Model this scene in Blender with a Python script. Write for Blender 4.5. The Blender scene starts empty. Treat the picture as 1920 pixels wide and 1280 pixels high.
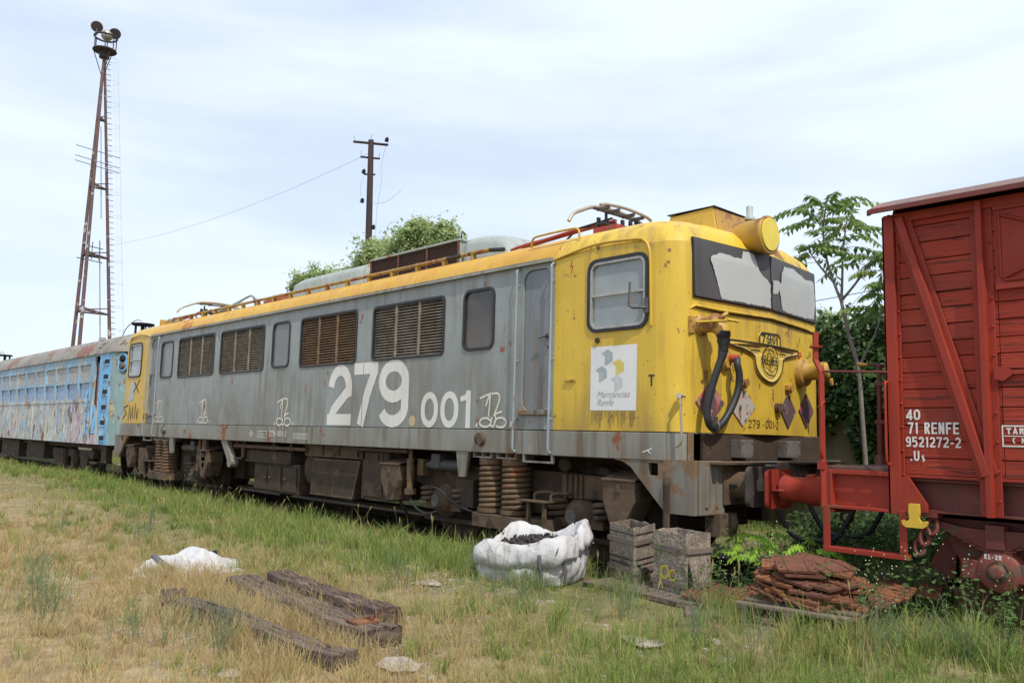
import bpy, math, random
import numpy as np
from math import sin, cos, pi, radians, sqrt
from mathutils import Vector, Matrix
from mathutils.geometry import tessellate_polygon
random.seed(7); rng = np.random.default_rng(7)
SC = bpy.context.scene
COL = SC.collection

# ------------------------------------------------------------------ camera
F_PX = 1557.0
YAW, PITCH, ROLL = radians(-46.95), math.atan(177 / F_PX), radians(1.4)
fw = Vector((cos(PITCH) * sin(YAW), cos(PITCH) * cos(YAW), sin(PITCH)))
rt = Vector((cos(YAW), -sin(YAW), 0)); up = rt.cross(fw)
R_ = rt * cos(ROLL) + up * sin(ROLL); U_ = up * cos(ROLL) - rt * sin(ROLL)
cam = bpy.data.cameras.new('camera'); camo = bpy.data.objects.new('camera', cam); COL.objects.link(camo)
m = Matrix.Identity(4)
for i in range(3):
    m[i][0] = R_[i]; m[i][1] = U_[i]; m[i][2] = -fw[i]; m[i][3] = (0, -6.75, 1.42)[i]
camo.matrix_world = m
cam.sensor_width = 36; cam.lens = 36 * F_PX / 1920; cam.clip_start = .1; cam.clip_end = 3000
SC.camera = camo

# ------------------------------------------------------------------ world, sun, exposure
SUN_EL, SUN_AZ = radians(54), radians(20)          # azimuth measured from +X towards -Y
sdir = Vector((cos(SUN_EL) * cos(SUN_AZ), -cos(SUN_EL) * sin(SUN_AZ), sin(SUN_EL)))
w = bpy.data.worlds.new('World'); SC.world = w; w.use_nodes = True
nt = w.node_tree; nt.nodes.clear()
def N(t, **k):
    n = nt.nodes.new(t)
    for a, b in k.items(): setattr(n, a, b)
    return n
out = N('ShaderNodeOutputWorld'); bg = N('ShaderNodeBackground'); sky = N('ShaderNodeTexSky')
sky.sky_type = 'NISHITA'; sky.sun_disc = False; sky.sun_elevation = SUN_EL
sky.sun_rotation = math.atan2(sdir.x, sdir.y); sky.air_density = 1.0; sky.dust_density = 1.2
bg.inputs[1].default_value = .119
tc = N('ShaderNodeTexCoord'); mp = N('ShaderNodeMapping'); mp.inputs['Scale'].default_value = (1.0, 1.0, 4.6)
nt.links.new(tc.outputs['Generated'], mp.inputs[0])
n1 = N('ShaderNodeTexNoise'); n1.inputs['Scale'].default_value = 1.7; n1.inputs['Detail'].default_value = 7; n1.inputs['Roughness'].default_value = .52; n1.inputs['Distortion'].default_value = .15
nt.links.new(mp.outputs[0], n1.inputs[0])
cr = N('ShaderNodeMapRange'); cr.inputs[1].default_value = .36; cr.inputs[2].default_value = .62; cr.inputs[3].default_value = .66; cr.inputs[4].default_value = .99
nt.links.new(n1.outputs[0], cr.inputs[0])
mx = N('ShaderNodeMix', data_type='RGBA'); mx.inputs[7].default_value = (6.65, 7.5, 9.0, 1)   # thin veil of cirrus
nt.links.new(cr.outputs[0], mx.inputs[0]); nt.links.new(sky.outputs[0], mx.inputs[6])
nt.links.new(mx.outputs[2], bg.inputs[0]); nt.links.new(bg.outputs[0], out.inputs[0])
sl = bpy.data.lights.new('sun', 'SUN'); sl.energy = 3.1; sl.angle = radians(1.0); sl.color = (1, .95, .87)
so = bpy.data.objects.new('sun', sl); COL.objects.link(so)
so.rotation_euler = (-sdir).to_track_quat('-Z', 'Y').to_euler()
SC.view_settings.view_transform = 'Standard'; SC.view_settings.look = 'None'
SC.view_settings.exposure = 0.24; SC.view_settings.gamma = 1
SC.render.engine = 'CYCLES'

# ------------------------------------------------------------------ material helpers
class G:
    """small node graph helper"""
    def __init__(s, name):
        s.m = bpy.data.materials.new(name); s.m.use_nodes = True
        s.t = s.m.node_tree; s.b = s.t.nodes['Principled BSDF']
        s.tc = s.t.nodes.new('ShaderNodeTexCoord').outputs['Object']
    def n(s, t): return s.t.nodes.new(t)
    def l(s, a, b): s.t.links.new(a, b)
    def noise(s, scale, detail=5, stretch=(1, 1, 1), off=(0, 0, 0), rough=.55, dist=0):
        mp = s.n('ShaderNodeMapping'); mp.inputs['Scale'].default_value = stretch; mp.inputs['Location'].default_value = off
        s.l(s.tc, mp.inputs[0]); x = s.n('ShaderNodeTexNoise'); s.l(mp.outputs[0], x.inputs[0])
        x.inputs['Scale'].default_value = scale; x.inputs['Detail'].default_value = detail
        x.inputs['Roughness'].default_value = rough; x.inputs['Distortion'].default_value = dist
        return x.outputs[0]
    def voro(s, scale, stretch=(1, 1, 1), out='Color', rnd=1.0, rot=(0, 0, 0)):
        mp = s.n('ShaderNodeMapping'); mp.inputs['Scale'].default_value = stretch; mp.inputs['Rotation'].default_value = rot
        s.l(s.tc, mp.inputs[0]); x = s.n('ShaderNodeTexVoronoi'); s.l(mp.outputs[0], x.inputs[0])
        x.inputs['Scale'].default_value = scale; x.inputs['Randomness'].default_value = rnd
        return x.outputs[out]
    def rng(s, v, a, b, c=0, d=1):
        x = s.n('ShaderNodeMapRange'); s.l(v, x.inputs[0])
        for i, q in enumerate((a, b, c, d)): x.inputs[i + 1].default_value = q
        return x.outputs[0]
    def math(s, op, a, b):
        x = s.n('ShaderNodeMath'); x.operation = op
        for i, q in enumerate((a, b)):
            if isinstance(q, (int, float)): x.inputs[i].default_value = q
            else: s.l(q, x.inputs[i])
        return x.outputs[0]
    def axis(s, i):
        x = s.n('ShaderNodeSeparateXYZ'); s.l(s.tc, x.inputs[0]); return x.outputs[i]
    def mix(s, f, a, b, mode='MIX'):
        x = s.n('ShaderNodeMix'); x.data_type = 'RGBA'; x.blend_type = mode
        for i, q in ((0, f), (6, a), (7, b)):
            if isinstance(q, (int, float)): x.inputs[i].default_value = q
            elif isinstance(q, (tuple, list)): x.inputs[i].default_value = tuple(q)[:3] + (1,)
            else: s.l(q, x.inputs[i])
        return x.outputs[2]
    def bump(s, h, strength=.3, dist=.01, prev=None):
        x = s.n('ShaderNodeBump'); x.inputs['Strength'].default_value = strength; x.inputs['Distance'].default_value = dist
        s.l(h, x.inputs['Height'])
        if prev is not None: s.l(prev, x.inputs['Normal'])
        s.l(x.outputs[0], s.b.inputs['Normal']); return x.outputs[0]
    def fin(s, col, rough=.6, metal=0, spec=.5):
        if isinstance(col, tuple): s.b.inputs['Base Color'].default_value = col[:3] + (1,)
        else: s.l(col, s.b.inputs['Base Color'])
        if isinstance(rough, (int, float)): s.b.inputs['Roughness'].default_value = rough
        else: s.l(rough, s.b.inputs['Roughness'])
        s.b.inputs['Metallic'].default_value = metal; s.b.inputs['Specular IOR Level'].default_value = spec
        return s.m

def paint(name, col, col2=None, rust=.62, rustc=(.16, .06, .025), streak=.35, streakc=(.17, .12, .07), rough=.45, rs=2.2, grime=None, chip=.0, bump=.25):
    """weathered paint: tone drift, vertical run-off streaks, rust blooms, chips and a slightly dented surface"""
    g = G(name); col2 = col2 or tuple(c * .78 for c in col)
    c = g.mix(g.rng(g.noise(.9, 6), .35, .68), col, col2)
    c = g.mix(g.rng(g.noise(5, 6, (1, 1, .35)), .3, .75, 0, .35), c, tuple(x * .82 for x in col2))
    st = g.math('MULTIPLY', g.rng(g.noise(9, 6, (1, 1, .07), (3, 1, 0), .65), .46, .62), g.rng(g.noise(1.1, 3, (1, 1, .6), (9, 2, 4)), .36, .58))
    c = g.mix(g.math('MULTIPLY', st, streak), c, streakc)
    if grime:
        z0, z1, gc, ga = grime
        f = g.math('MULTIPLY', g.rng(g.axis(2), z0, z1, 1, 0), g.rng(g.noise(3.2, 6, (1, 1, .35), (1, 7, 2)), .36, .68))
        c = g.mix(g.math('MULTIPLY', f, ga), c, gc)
    ru = g.math('MULTIPLY', g.rng(g.noise(rs, 9, (1, 1, .8), (5, 5, 5), .68), rust - .045, rust - .01), 1.0)
    c = g.mix(ru, c, g.mix(g.noise(25, 4), rustc, tuple(x * 1.9 for x in rustc)))
    sp = g.rng(g.noise(27, 4, (1, 1, .7), (2, 8, 1), .6), .675 - chip, .70 - chip)
    c = g.mix(g.math('MULTIPLY', sp, .75), c, (.07, .04, .025))
    ro = g.rng(g.noise(4, 5), .3, .7, rough - .08, min(1, rough + .22)); ro = g.math('MAXIMUM', ro, g.math('MULTIPLY', ru, .85))
    b = g.bump(g.noise(1.3, 2), bump, .03); g.bump(g.noise(40, 4), .12, .004, b)
    return g.fin(c, ro)

def rough_mat(name, a, b, scale=6, rough=.85, stretch=(1, 1, 1), bump=.5, spots=None, metal=0, spec=.4):
    g = G(name)
    c = g.mix(g.rng(g.noise(scale, 8, stretch), .3, .7), a, b)
    c = g.mix(g.rng(g.noise(scale * 4.3, 5, stretch, (4, 4, 4)), .4, .75, 0, .5), c, tuple(x * .5 for x in a))
    if spots: c = g.mix(g.rng(g.noise(spots[1], 6, stretch, (7, 1, 3)), spots[2], spots[2] + .06), c, spots[0])
    g.bump(g.noise(scale * 5, 6, stretch), bump, .01)
    return g.fin(c, rough, metal, spec)

def plain(name, col, rough=.5, metal=0, spec=.5):
    g = G(name); c = g.mix(g.rng(g.noise(14, 4), .35, .7, 0, .5), col, tuple(x * .72 for x in col))
    g.bump(g.noise(60, 3), .08, .003); return g.fin(c, rough, metal, spec)

# ------------------------------------------------------------------ mesh builder
OFF = {}
class MB:
    def __init__(s): s.v = []; s.f = []; s.sm = []
    def add(s, vs, fs, smooth=False):
        b = len(s.v); s.v += [tuple(v) for v in vs]; s.f += [tuple(i + b for i in f) for f in fs]; s.sm += [smooth] * len(fs); return s
    def box(s, x0, x1, y0, y1, z0, z1, M=None):
        vs = [Vector((x, y, z)) for z in (z0, z1) for y in (y0, y1) for x in (x0, x1)]
        if M: vs = [M @ v for v in vs]
        return s.add(vs, [(0, 2, 3, 1), (4, 5, 7, 6), (0, 1, 5, 4), (2, 6, 7, 3), (0, 4, 6, 2), (1, 3, 7, 5)])
    def tube(s, pts, r, n=10, closed=False, caps=True, twist=None):
        pts = [Vector(p) for p in pts]; k = len(pts); rs = r if isinstance(r, (list, tuple)) else [r] * k
        rings = []; prev = None
        for i, p in enumerate(pts):
            if closed: d = pts[(i + 1) % k] - pts[i - 1]
            else: d = pts[min(i + 1, k - 1)] - pts[max(i - 1, 0)]
            d = d.normalized() if d.length > 1e-9 else Vector((0, 0, 1))
            if prev is None:
                a = Vector((0, 0, 1)) if abs(d.z) < .9 else Vector((1, 0, 0)); u = d.cross(a).normalized()
            else:
                u = prev - d * prev.dot(d); u = u.normalized() if u.length > 1e-6 else d.orthogonal().normalized()
            prev = u; q = d.cross(u)
            rings.append([p + (u * cos(2 * pi * j / n) + q * sin(2 * pi * j / n)) * rs[i] for j in range(n)])
        vs = [v for R in rings for v in R]; fs = []
        for i in range(k if closed else k - 1):
            a = i * n; b = ((i + 1) % k) * n
            for j in range(n): fs.append((a + j, a + (j + 1) % n, b + (j + 1) % n, b + j))
        s.add(vs, fs, n > 5)
        if caps and not closed:
            s.add(rings[0], [tuple(range(n))[::-1]]); s.add(rings[-1], [tuple(range(n))])
        return s
    def cyl(s, p0, p1, r0, r1=None, n=20): return s.tube([p0, p1], [r0, r0 if r1 is None else r1], n)
    def lathe(s, p0, axis, prof, n=24):
        """prof: list of (distance along axis, radius)"""
        p0 = Vector(p0); axis = Vector(axis).normalized(); u = axis.orthogonal().normalized(); q = axis.cross(u)
        vs = []; fs = []
        for (h, r) in prof:
            for j in range(n):
                a = 2 * pi * j / n; vs.append(p0 + axis * h + (u * cos(a) + q * sin(a)) * max(r, 1e-4))
        for i in range(len(prof) - 1):
            for j in range(n): fs.append((i * n + j, i * n + (j + 1) % n, (i + 1) * n + (j + 1) % n, (i + 1) * n + j))
        s.add(vs, fs, True)
        s.add(vs[:n], [tuple(range(n))[::-1]]); s.add(vs[-n:], [tuple(range(n))]); return s
    def prism(s, poly, o, u, v, t):
        """2D polygon in plane (o,u,v) extruded by vector t"""
        o, u, v, t = Vector(o), Vector(u), Vector(v), Vector(t)
        a = [o + u * p[0] + v * p[1] for p in poly]; b = [p + t for p in a]; n = len(poly)
        tr = tessellate_polygon([[Vector((p[0], p[1], 0)) for p in poly]])
        s.add(a, [tuple(x) for x in tr]); s.add(b, [tuple(x)[::-1] for x in tr])
        return s.add(a + b, [(i, (i + 1) % n, n + (i + 1) % n, n + i) for i in range(n)])
    def plate(s, outer, holes, o, u, v, t):
        o, u, v, t = Vector(o), Vector(u), Vector(v), Vector(t)
        loops = [outer] + holes; flat = [p for L in loops for p in L]
        tr = tessellate_polygon([[Vector((p[0], p[1], 0)) for p in L] for L in loops])
        a = [o + u * p[0] + v * p[1] for p in flat]; b = [p + t for p in a]
        s.add(a, [tuple(x) for x in tr]); s.add(b, [tuple(x)[::-1] for x in tr]); k = 0; N_ = len(flat)
        for L in loops:
            n = len(L); s.add(a[k:k + n] + b[k:k + n], [(i, (i + 1) % n, n + (i + 1) % n, n + i) for i in range(n)]); k += n
        return s
    def ribbon(s, pts, wd, fn, closed=False, lift=0.0):
        """flat stroke; pts 2D, fn maps (a,b,lift)->3D"""
        P = [Vector((p[0], p[1])) for p in pts]; k = len(P); L = []; Rr = []
        for i in range(k):
            if closed: d0 = (P[i] - P[i - 1]); d1 = (P[(i + 1) % k] - P[i])
            else: d0 = P[i] - P[max(i - 1, 0)]; d1 = P[min(i + 1, k - 1)] - P[i]
            if d0.length < 1e-9: d0 = d1
            if d1.length < 1e-9: d1 = d0
            d0 = d0.normalized(); d1 = d1.normalized()
            n0 = Vector((-d0.y, d0.x)); n1 = Vector((-d1.y, d1.x)); nn = n0 + n1
            nn = nn / max(nn.length_squared, .35) * 2 if nn.length > 1e-6 else n0
            w_ = wd[i] if isinstance(wd, (list, tuple)) else wd
            L.append(P[i] + nn * w_ * .5 * 1.0); Rr.append(P[i] - nn * w_ * .5 * 1.0)
        vs = [fn(p.x, p.y, lift) for p in L] + [fn(p.x, p.y, lift) for p in Rr]
        fs = [(i, (i + 1) % k, k + (i + 1) % k, k + i) for i in range(k if closed else k - 1)]
        return s.add(vs, fs)
    def build(s, name, mat, parent=None, bevel=0, world=True, thick=0, origin=None):
        me = bpy.data.meshes.new(name); off = Vector((0, 0, 0))
        if parent is not None and world: off = OFF.get(parent.name, Vector((0, 0, 0)))
        if parent is None and world:
            a = np.array([tuple(v) for v in s.v]); lo, hi = a.min(0), a.max(0)
            off = Vector(origin) if origin else Vector(((lo[0] + hi[0]) / 2, (lo[1] + hi[1]) / 2, lo[2]))
        me.from_pydata([(v[0] - off.x, v[1] - off.y, v[2] - off.z) for v in s.v], [], s.f)
        me.polygons.foreach_set('use_smooth', s.sm); me.update()
        o = bpy.data.objects.new(name, me); COL.objects.link(o)
        if mat: me.materials.append(mat)
        if parent is not None: o.parent = parent
        elif world: o.location = off
        OFF[o.name] = off
        if thick:
            q = o.modifiers.new('t', 'SOLIDIFY'); q.thickness = thick; q.offset = 0
        if bevel:
            q = o.modifiers.new('b', 'BEVEL'); q.width = bevel; q.segments = 2; q.limit_method = 'ANGLE'; q.angle_limit = radians(40); q.harden_normals = False
        return o
def tag(o, label=None, cat=None, group=None, kind=None):
    for k, v in (('label', label), ('category', cat), ('group', group), ('kind', kind)):
        if v: o[k] = v
    return o
def thing(name, label, cat, loc=(0, 0, 0), group=None, rotz=0):
    o = bpy.data.objects.new(name, None); o.empty_display_size = .2; COL.objects.link(o)
    o.location = loc; o.rotation_euler = (0, 0, rotz); OFF[o.name] = Vector(loc) if not rotz else Vector((0, 0, 0))
    return tag(o, label, cat, group)
def rrect(x0, x1, z0, z1, r, n=5):
    P = []
    for (cx, cz, a) in ((x1 - r, z1 - r, 0), (x0 + r, z1 - r, 90), (x0 + r, z0 + r, 180), (x1 - r, z0 + r, 270)):
        for i in range(n + 1): t = radians(a + 90 * i / n); P.append((cx + r * cos(t), cz + r * sin(t)))
    return P
def arc(cx, cy, rx, ry, a0, a1, n=12):
    return [(cx + rx * cos(radians(a0 + (a1 - a0) * i / n)), cy + ry * sin(radians(a0 + (a1 - a0) * i / n))) for i in range(n + 1)]
def smooth_path(P, n=6):
    P = [Vector(p) for p in P]; out_ = []
    for i in range(len(P) - 1):
        a, b, c, d = P[max(i - 1, 0)], P[i], P[i + 1], P[min(i + 2, len(P) - 1)]
        for k in range(n):
            t = k / n
            out_.append(.5 * ((2 * b) + (c - a) * t + (2 * a - 5 * b + 4 * c - d) * t * t + (3 * b - a - 3 * c + d) * t ** 3))
    return out_ + [P[-1]]

# ------------------------------------------------------------------ lettering (strokes; box is w wide, 1 high, th = stroke)
def glyph(ch, w, t):
    h = t / 2; a, b = h, w - h; m_ = w / 2; rx = (b - a) / 2
    def oval(y0=h, y1=1 - h):
        ry = min((y1 - y0) / 2, rx * 1.25); 
        return arc(m_, y1 - ry, rx, ry, 0, 180, 14) + arc(m_, y0 + ry, rx, ry, 180, 360, 14)
    D = {
     '0': [(oval(), 1)], 'O': [(oval(), 1)],
     '1': [([(b * .80, 0), (b * .80, 1)], 0), ([(b * .80, .88), (a + (b - a) * .05, .79)], 0)],
     '2': [(arc(m_, 1 - h - rx * 1.15, rx, rx * 1.15, 172, -8, 12) + [(b - (b - a) * .14, .52), (a + (b - a) * .22, .26), (a, h * .7)], 0), ([(0, h), (w, h)], 0)],
     '3': [(arc(m_, .73, rx, .27 - h, 160, -85, 12), 0), (arc(m_, .27, rx, .27 - h + .02, 85, -160, 12), 0)],
     '4': [([(b * .85, 0), (b * .85, 1)], 0), ([(b * .85, 1 - h), (a, .3)], 0), ([(0, .26), (w, .26)], 0)],
     '5': [([(w * .92, 1 - h), (a + .02, 1 - h), (a, .54), (m_, .60)] + arc(m_, .32, rx, .28, 80, -150, 12), 0)],
     '7': [([(0, 1 - h), (w, 1 - h)], 0), ([(b, 1 - t * .8), (m_ + (b - m_) * .25, .5), (a + (m_ - a) * .55, 0)], 0)],
     '8': [(arc(m_, .74, rx * .9, .26 - h, 0, 360, 16)[:-1], 1), (arc(m_, .27, rx, .27 - h, 0, 360, 16)[:-1], 1)],
     '9': [(arc(m_, .68, rx, .32 - h, 0, 360, 20)[:-1], 1), ([(b, .68), (b, .42)] + arc(m_, h + min(rx, .22), rx, min(rx, .22), -5, -158, 12), 0)],
     'R': [([(a, 0), (a, 1)], 0), ([(a, 1 - h), (m_, 1 - h)] + arc(m_, .74, rx, .26 - h, 90, -90, 8) + [(a, .48 + h)], 0), ([(m_, .46), (b, 0)], 0)],
     'E': [([(a, 0), (a, 1)], 0), ([(a, 1 - h), (w, 1 - h)], 0), ([(a, .5), (w * .9, .5)], 0), ([(a, h), (w, h)], 0)],
     'N': [([(a, 0), (a, 1)], 0), ([(b, 0), (b, 1)], 0), ([(a, 1), (b, 0)], 0)],
     'F': [([(a, 0), (a, 1)], 0), ([(a, 1 - h), (w, 1 - h)], 0), ([(a, .5), (w * .85, .5)], 0)],
     'T': [([(m_, 0), (m_, 1)], 0), ([(0, 1 - h), (w, 1 - h)], 0)],
     'A': [([(a, 0), (m_, 1), (b, 0)], 0), ([(a * 1.5, .3), (w - a * 1.5, .3)], 0)],
     'U': [([(a, 1), (a, .35)] + arc(m_, .35, rx, .35 - h, 180, 360, 10) + [(b, 1)], 0)],
     'C': [(arc(m_, .5, rx, .5 - h, 45, 315, 16), 0)],
     'M': [([(a, 0), (a, 1), (m_, .35), (b, 1), (b, 0)], 0)],
     'K': [([(a, 0), (a, 1)], 0), ([(b, 1), (a, .45), (b, 0)], 0)],
     'L': [([(a, 1), (a, h), (w, h)], 0)],
     's': [(arc(m_, .47, rx * .9, .13, 30, 250, 8) + arc(m_, .18, rx * .9, .14, 80, -150, 8), 0)],
     '-': [([(.1 * w, .42), (.9 * w, .42)], 0)],
     '.': [(arc(m_, t * .5, t * .27, t * .27, 0, 360, 10)[:-1], 1)],
    }
    return D.get(ch, [])
def text(mb, s_, fn, x, y, h, w=.5, t=.14, gap=.14, slant=0):
    k = 0
    for ch in s_:
        if ch == ' ': x += (w * .6 + gap) * h; continue
        ww = w * (.62 if ch == '1' else .45 if ch == '.' else .7 if ch in '-sL' else 1.25 if ch == 'M' else 1)
        for (P, cl) in glyph(ch, ww, t):
            k += 1
            q = t * h
            if ch == '.':
                mb.add([fn(x + (ww / 2 + t * .55 * cos(a)) * h, y + (t * .55 + t * .55 * sin(a)) * h, 0) for a in [i * pi / 6 for i in range(12)]], [tuple(range(12))]); continue
            mb.ribbon([(x + (p[0] + slant * p[1]) * h, y + p[1] * h) for p in P], q, fn, bool(cl), lift=.0003 * (k % 5))
        x += (ww + gap) * h
    return x
# ================================================================== MATERIALS
M = {}
M['yellow'] = paint('yellow_paint', (.63, .405, .042), (.56, .35, .038), rust=.675, rustc=(.22, .08, .02), streak=.30, streakc=(.36, .20, .03), rough=.38, rs=2.6)
M['yellow_front'] = paint('yellow_front_paint', (.70, .475, .042), (.60, .39, .04), rust=.665, rustc=(.15, .065, .03), streak=.50, streakc=(.27, .17, .05), rough=.42, rs=4.5, chip=.004, grime=(1.5, 1.95, (.26, .16, .05), .55), bump=.45)
M['roofyellow'] = paint('roof_yellow_paint', (.62, .38, .045), (.54, .29, .035), rust=.62, rustc=(.28, .10, .02), streak=.45, streakc=(.42, .17, .03), rough=.5, rs=1.6)
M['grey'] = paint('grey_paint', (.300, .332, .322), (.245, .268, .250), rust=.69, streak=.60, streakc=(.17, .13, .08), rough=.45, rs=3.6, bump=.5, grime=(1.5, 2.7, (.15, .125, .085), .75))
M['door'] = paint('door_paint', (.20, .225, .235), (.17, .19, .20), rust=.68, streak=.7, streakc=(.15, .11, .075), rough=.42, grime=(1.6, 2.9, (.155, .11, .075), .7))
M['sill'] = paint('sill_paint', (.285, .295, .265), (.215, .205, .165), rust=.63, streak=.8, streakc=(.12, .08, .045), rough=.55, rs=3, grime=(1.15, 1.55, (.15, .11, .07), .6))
M['skirt'] = paint('skirt_paint', (.235, .235, .215), (.155, .125, .085), rust=.57, rustc=(.13, .08, .042), streak=1.0, streakc=(.11, .07, .035), rough=.6, rs=2.2)
M['brown'] = rough_mat('brake_dust', (.080, .053, .033), (.040, .027, .018), 5, .9, spots=((.15, .095, .055), 3, .6))
M['brown2'] = rough_mat('light_brake_dust', (.145, .095, .058), (.08, .052, .031), 4, .88, spots=((.05, .032, .022), 5, .56))
M['spring'] = rough_mat('dusty_spring_steel', (.165, .105, .052), (.085, .048, .026), 6, .65, spots=((.19, .07, .03), 4, .6))
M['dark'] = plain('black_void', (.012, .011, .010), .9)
M['rubber'] = plain('black_rubber', (.018, .018, .018), .55)
M['hose'] = rough_mat('hose_rubber', (.035, .037, .040), (.022, .023, .024), 8, .5, bump=.15)
M['steel'] = rough_mat('dull_steel', (.16, .15, .14), (.09, .075, .06), 8, .5, metal=.4)
M['alu'] = rough_mat('aluminium_frame', (.50, .49, .44), (.36, .34, .30), 10, .4, metal=.5)
M['pipegrey'] = paint('pipe_grey', (.30, .35, .37), (.24, .28, .29), rough=.4, rust=.66)
M['lamp_yellow'] = paint('lamp_yellow', (.55, .34, .045), (.36, .19, .045), rust=.585, rustc=(.17, .075, .03), streak=.6, streakc=(.25, .12, .03), rough=.5, rs=5)
M['lensyellow'] = plain('yellow_disc', (.78, .60, .05), .4)
M['redpaint'] = paint('red_paint', (.46, .045, .03), (.32, .035, .02), rust=.62, rough=.45, rs=5)
M['blackpaint'] = plain('black_paint', (.02, .019, .018), .55)
M['white_mark'] = paint('white_marking', (.76, .75, .71), (.68, .65, .58), rust=.80, streak=.35, streakc=(.48, .40, .28), rough=.5, chip=-.03)
M['cream_mark'] = plain('cream_spray', (.70, .66, .54), .7)
M['dot_mark'] = plain('stained_cream', (.55, .42, .24), .7)
g = G('boarded_glass_grey'); c = g.mix(g.rng(g.noise(1.6, 7), .3, .7), (.46, .47, .44), (.40, .41, .385)); g.fin(c, .6); M['board'] = g.m
g = G('dark_board'); c = g.mix(g.rng(g.noise(4, 6, (1, 1, .2)), .3, .7), (.055, .050, .048), (.085, .078, .073)); g.fin(c, .55); M['boarddark'] = g.m
g = G('milky_glass'); c = g.mix(g.rng(g.noise(1.5, 5, (1, 1, 1.4)), .35, .65), (.22, .25, .25), (.30, .33, .32)); g.fin(c, .12, 0, .6); M['milky'] = g.m
g = G('dusty_dark_glass'); c = g.mix(g.rng(g.noise(3, 5), .35, .7), (.045, .042, .036), (.085, .072, .055)); c = g.mix(g.rng(g.axis(2), 2.45, 3.0, .8, 0), c, (.13, .105, .075)); g.fin(c, .22, 0, .5); M['dglass'] = g.m
g = G('dusty_grey_glass'); c = g.mix(g.rng(g.noise(2, 5), .35, .7), (.15, .15, .145), (.19, .185, .175)); g.fin(c, .25, 0, .4); M['gglass'] = g.m
M['slat'] = rough_mat('louvre_slat', (.27, .17, .09), (.15, .085, .045), 7, .75)
M['slat_grey'] = rough_mat('louvre_slat_grey', (.32, .275, .21), (.17, .125, .085), 7, .75)
M['copper'] = plain('worn_copper', (.42, .36, .28), .4, .3)
M['conduit'] = paint('conduit_yellow', (.42, .28, .05), (.32, .19, .04), rust=.57, rough=.45, rs=4)
M['vent_grey'] = paint('vent_grey_green', (.40, .44, .41), (.30, .34, .31), rust=.63, rustc=(.20, .09, .05), streak=.5, streakc=(.16, .17, .13), rough=.5, rs=3)
M['vent_rust'] = rough_mat('rusty_vent', (.17, .075, .05), (.10, .045, .03), 6, .8)
M['orange'] = paint('orange_primer', (.46, .11, .055), (.30, .075, .045), rust=.58, rough=.6, rs=5)
def plaque(name, a, b, c_, thr):
    g = G(name); c = g.mix(g.rng(g.noise(13, 7, (1, 1, .7), (3, 3, 3)), thr, thr + .05), a, b)
    c = g.mix(g.rng(g.noise(17, 6, (1, 1, .6), (8, 1, 3)), .60, .64), c, c_); g.bump(g.noise(30, 5), .3, .004); return g.fin(c, .7)

# ================================================================== LOCOMOTIVE
XF, XC, XR = -4.68, -12.8, -20.92           # nose, centre, far nose
loco = thing('electric_locomotive', 'long weathered grey and yellow electric locomotive numbered 279.001 with boarded windscreens', 'locomotive', (XC, 1.5, 0))
def sidefn(y0=-.004):
    return lambda a, b, l: (a, y0 - l, b)
def fx(y): return XF - .10 * abs(y - 1.5)
def frontfn(off=.004):
    return lambda a, b, l: (fx(a) + off + l + noselean(b), a, b)
def noselean(z): return 0.0 if z < 3.3 else -(z - 3.3) * .12
def mir(x, s): return x if s > 0 else 2 * XC - x
SEC = [(0, 3.43), (.02, 3.50), (.07, 3.60), (.16, 3.69), (.32, 3.76), (.6, 3.81), (1.0, 3.85), (1.5, 3.87)]
SECF = SEC + [(3 - a, b) for a, b in SEC[::-1][1:]]
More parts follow.
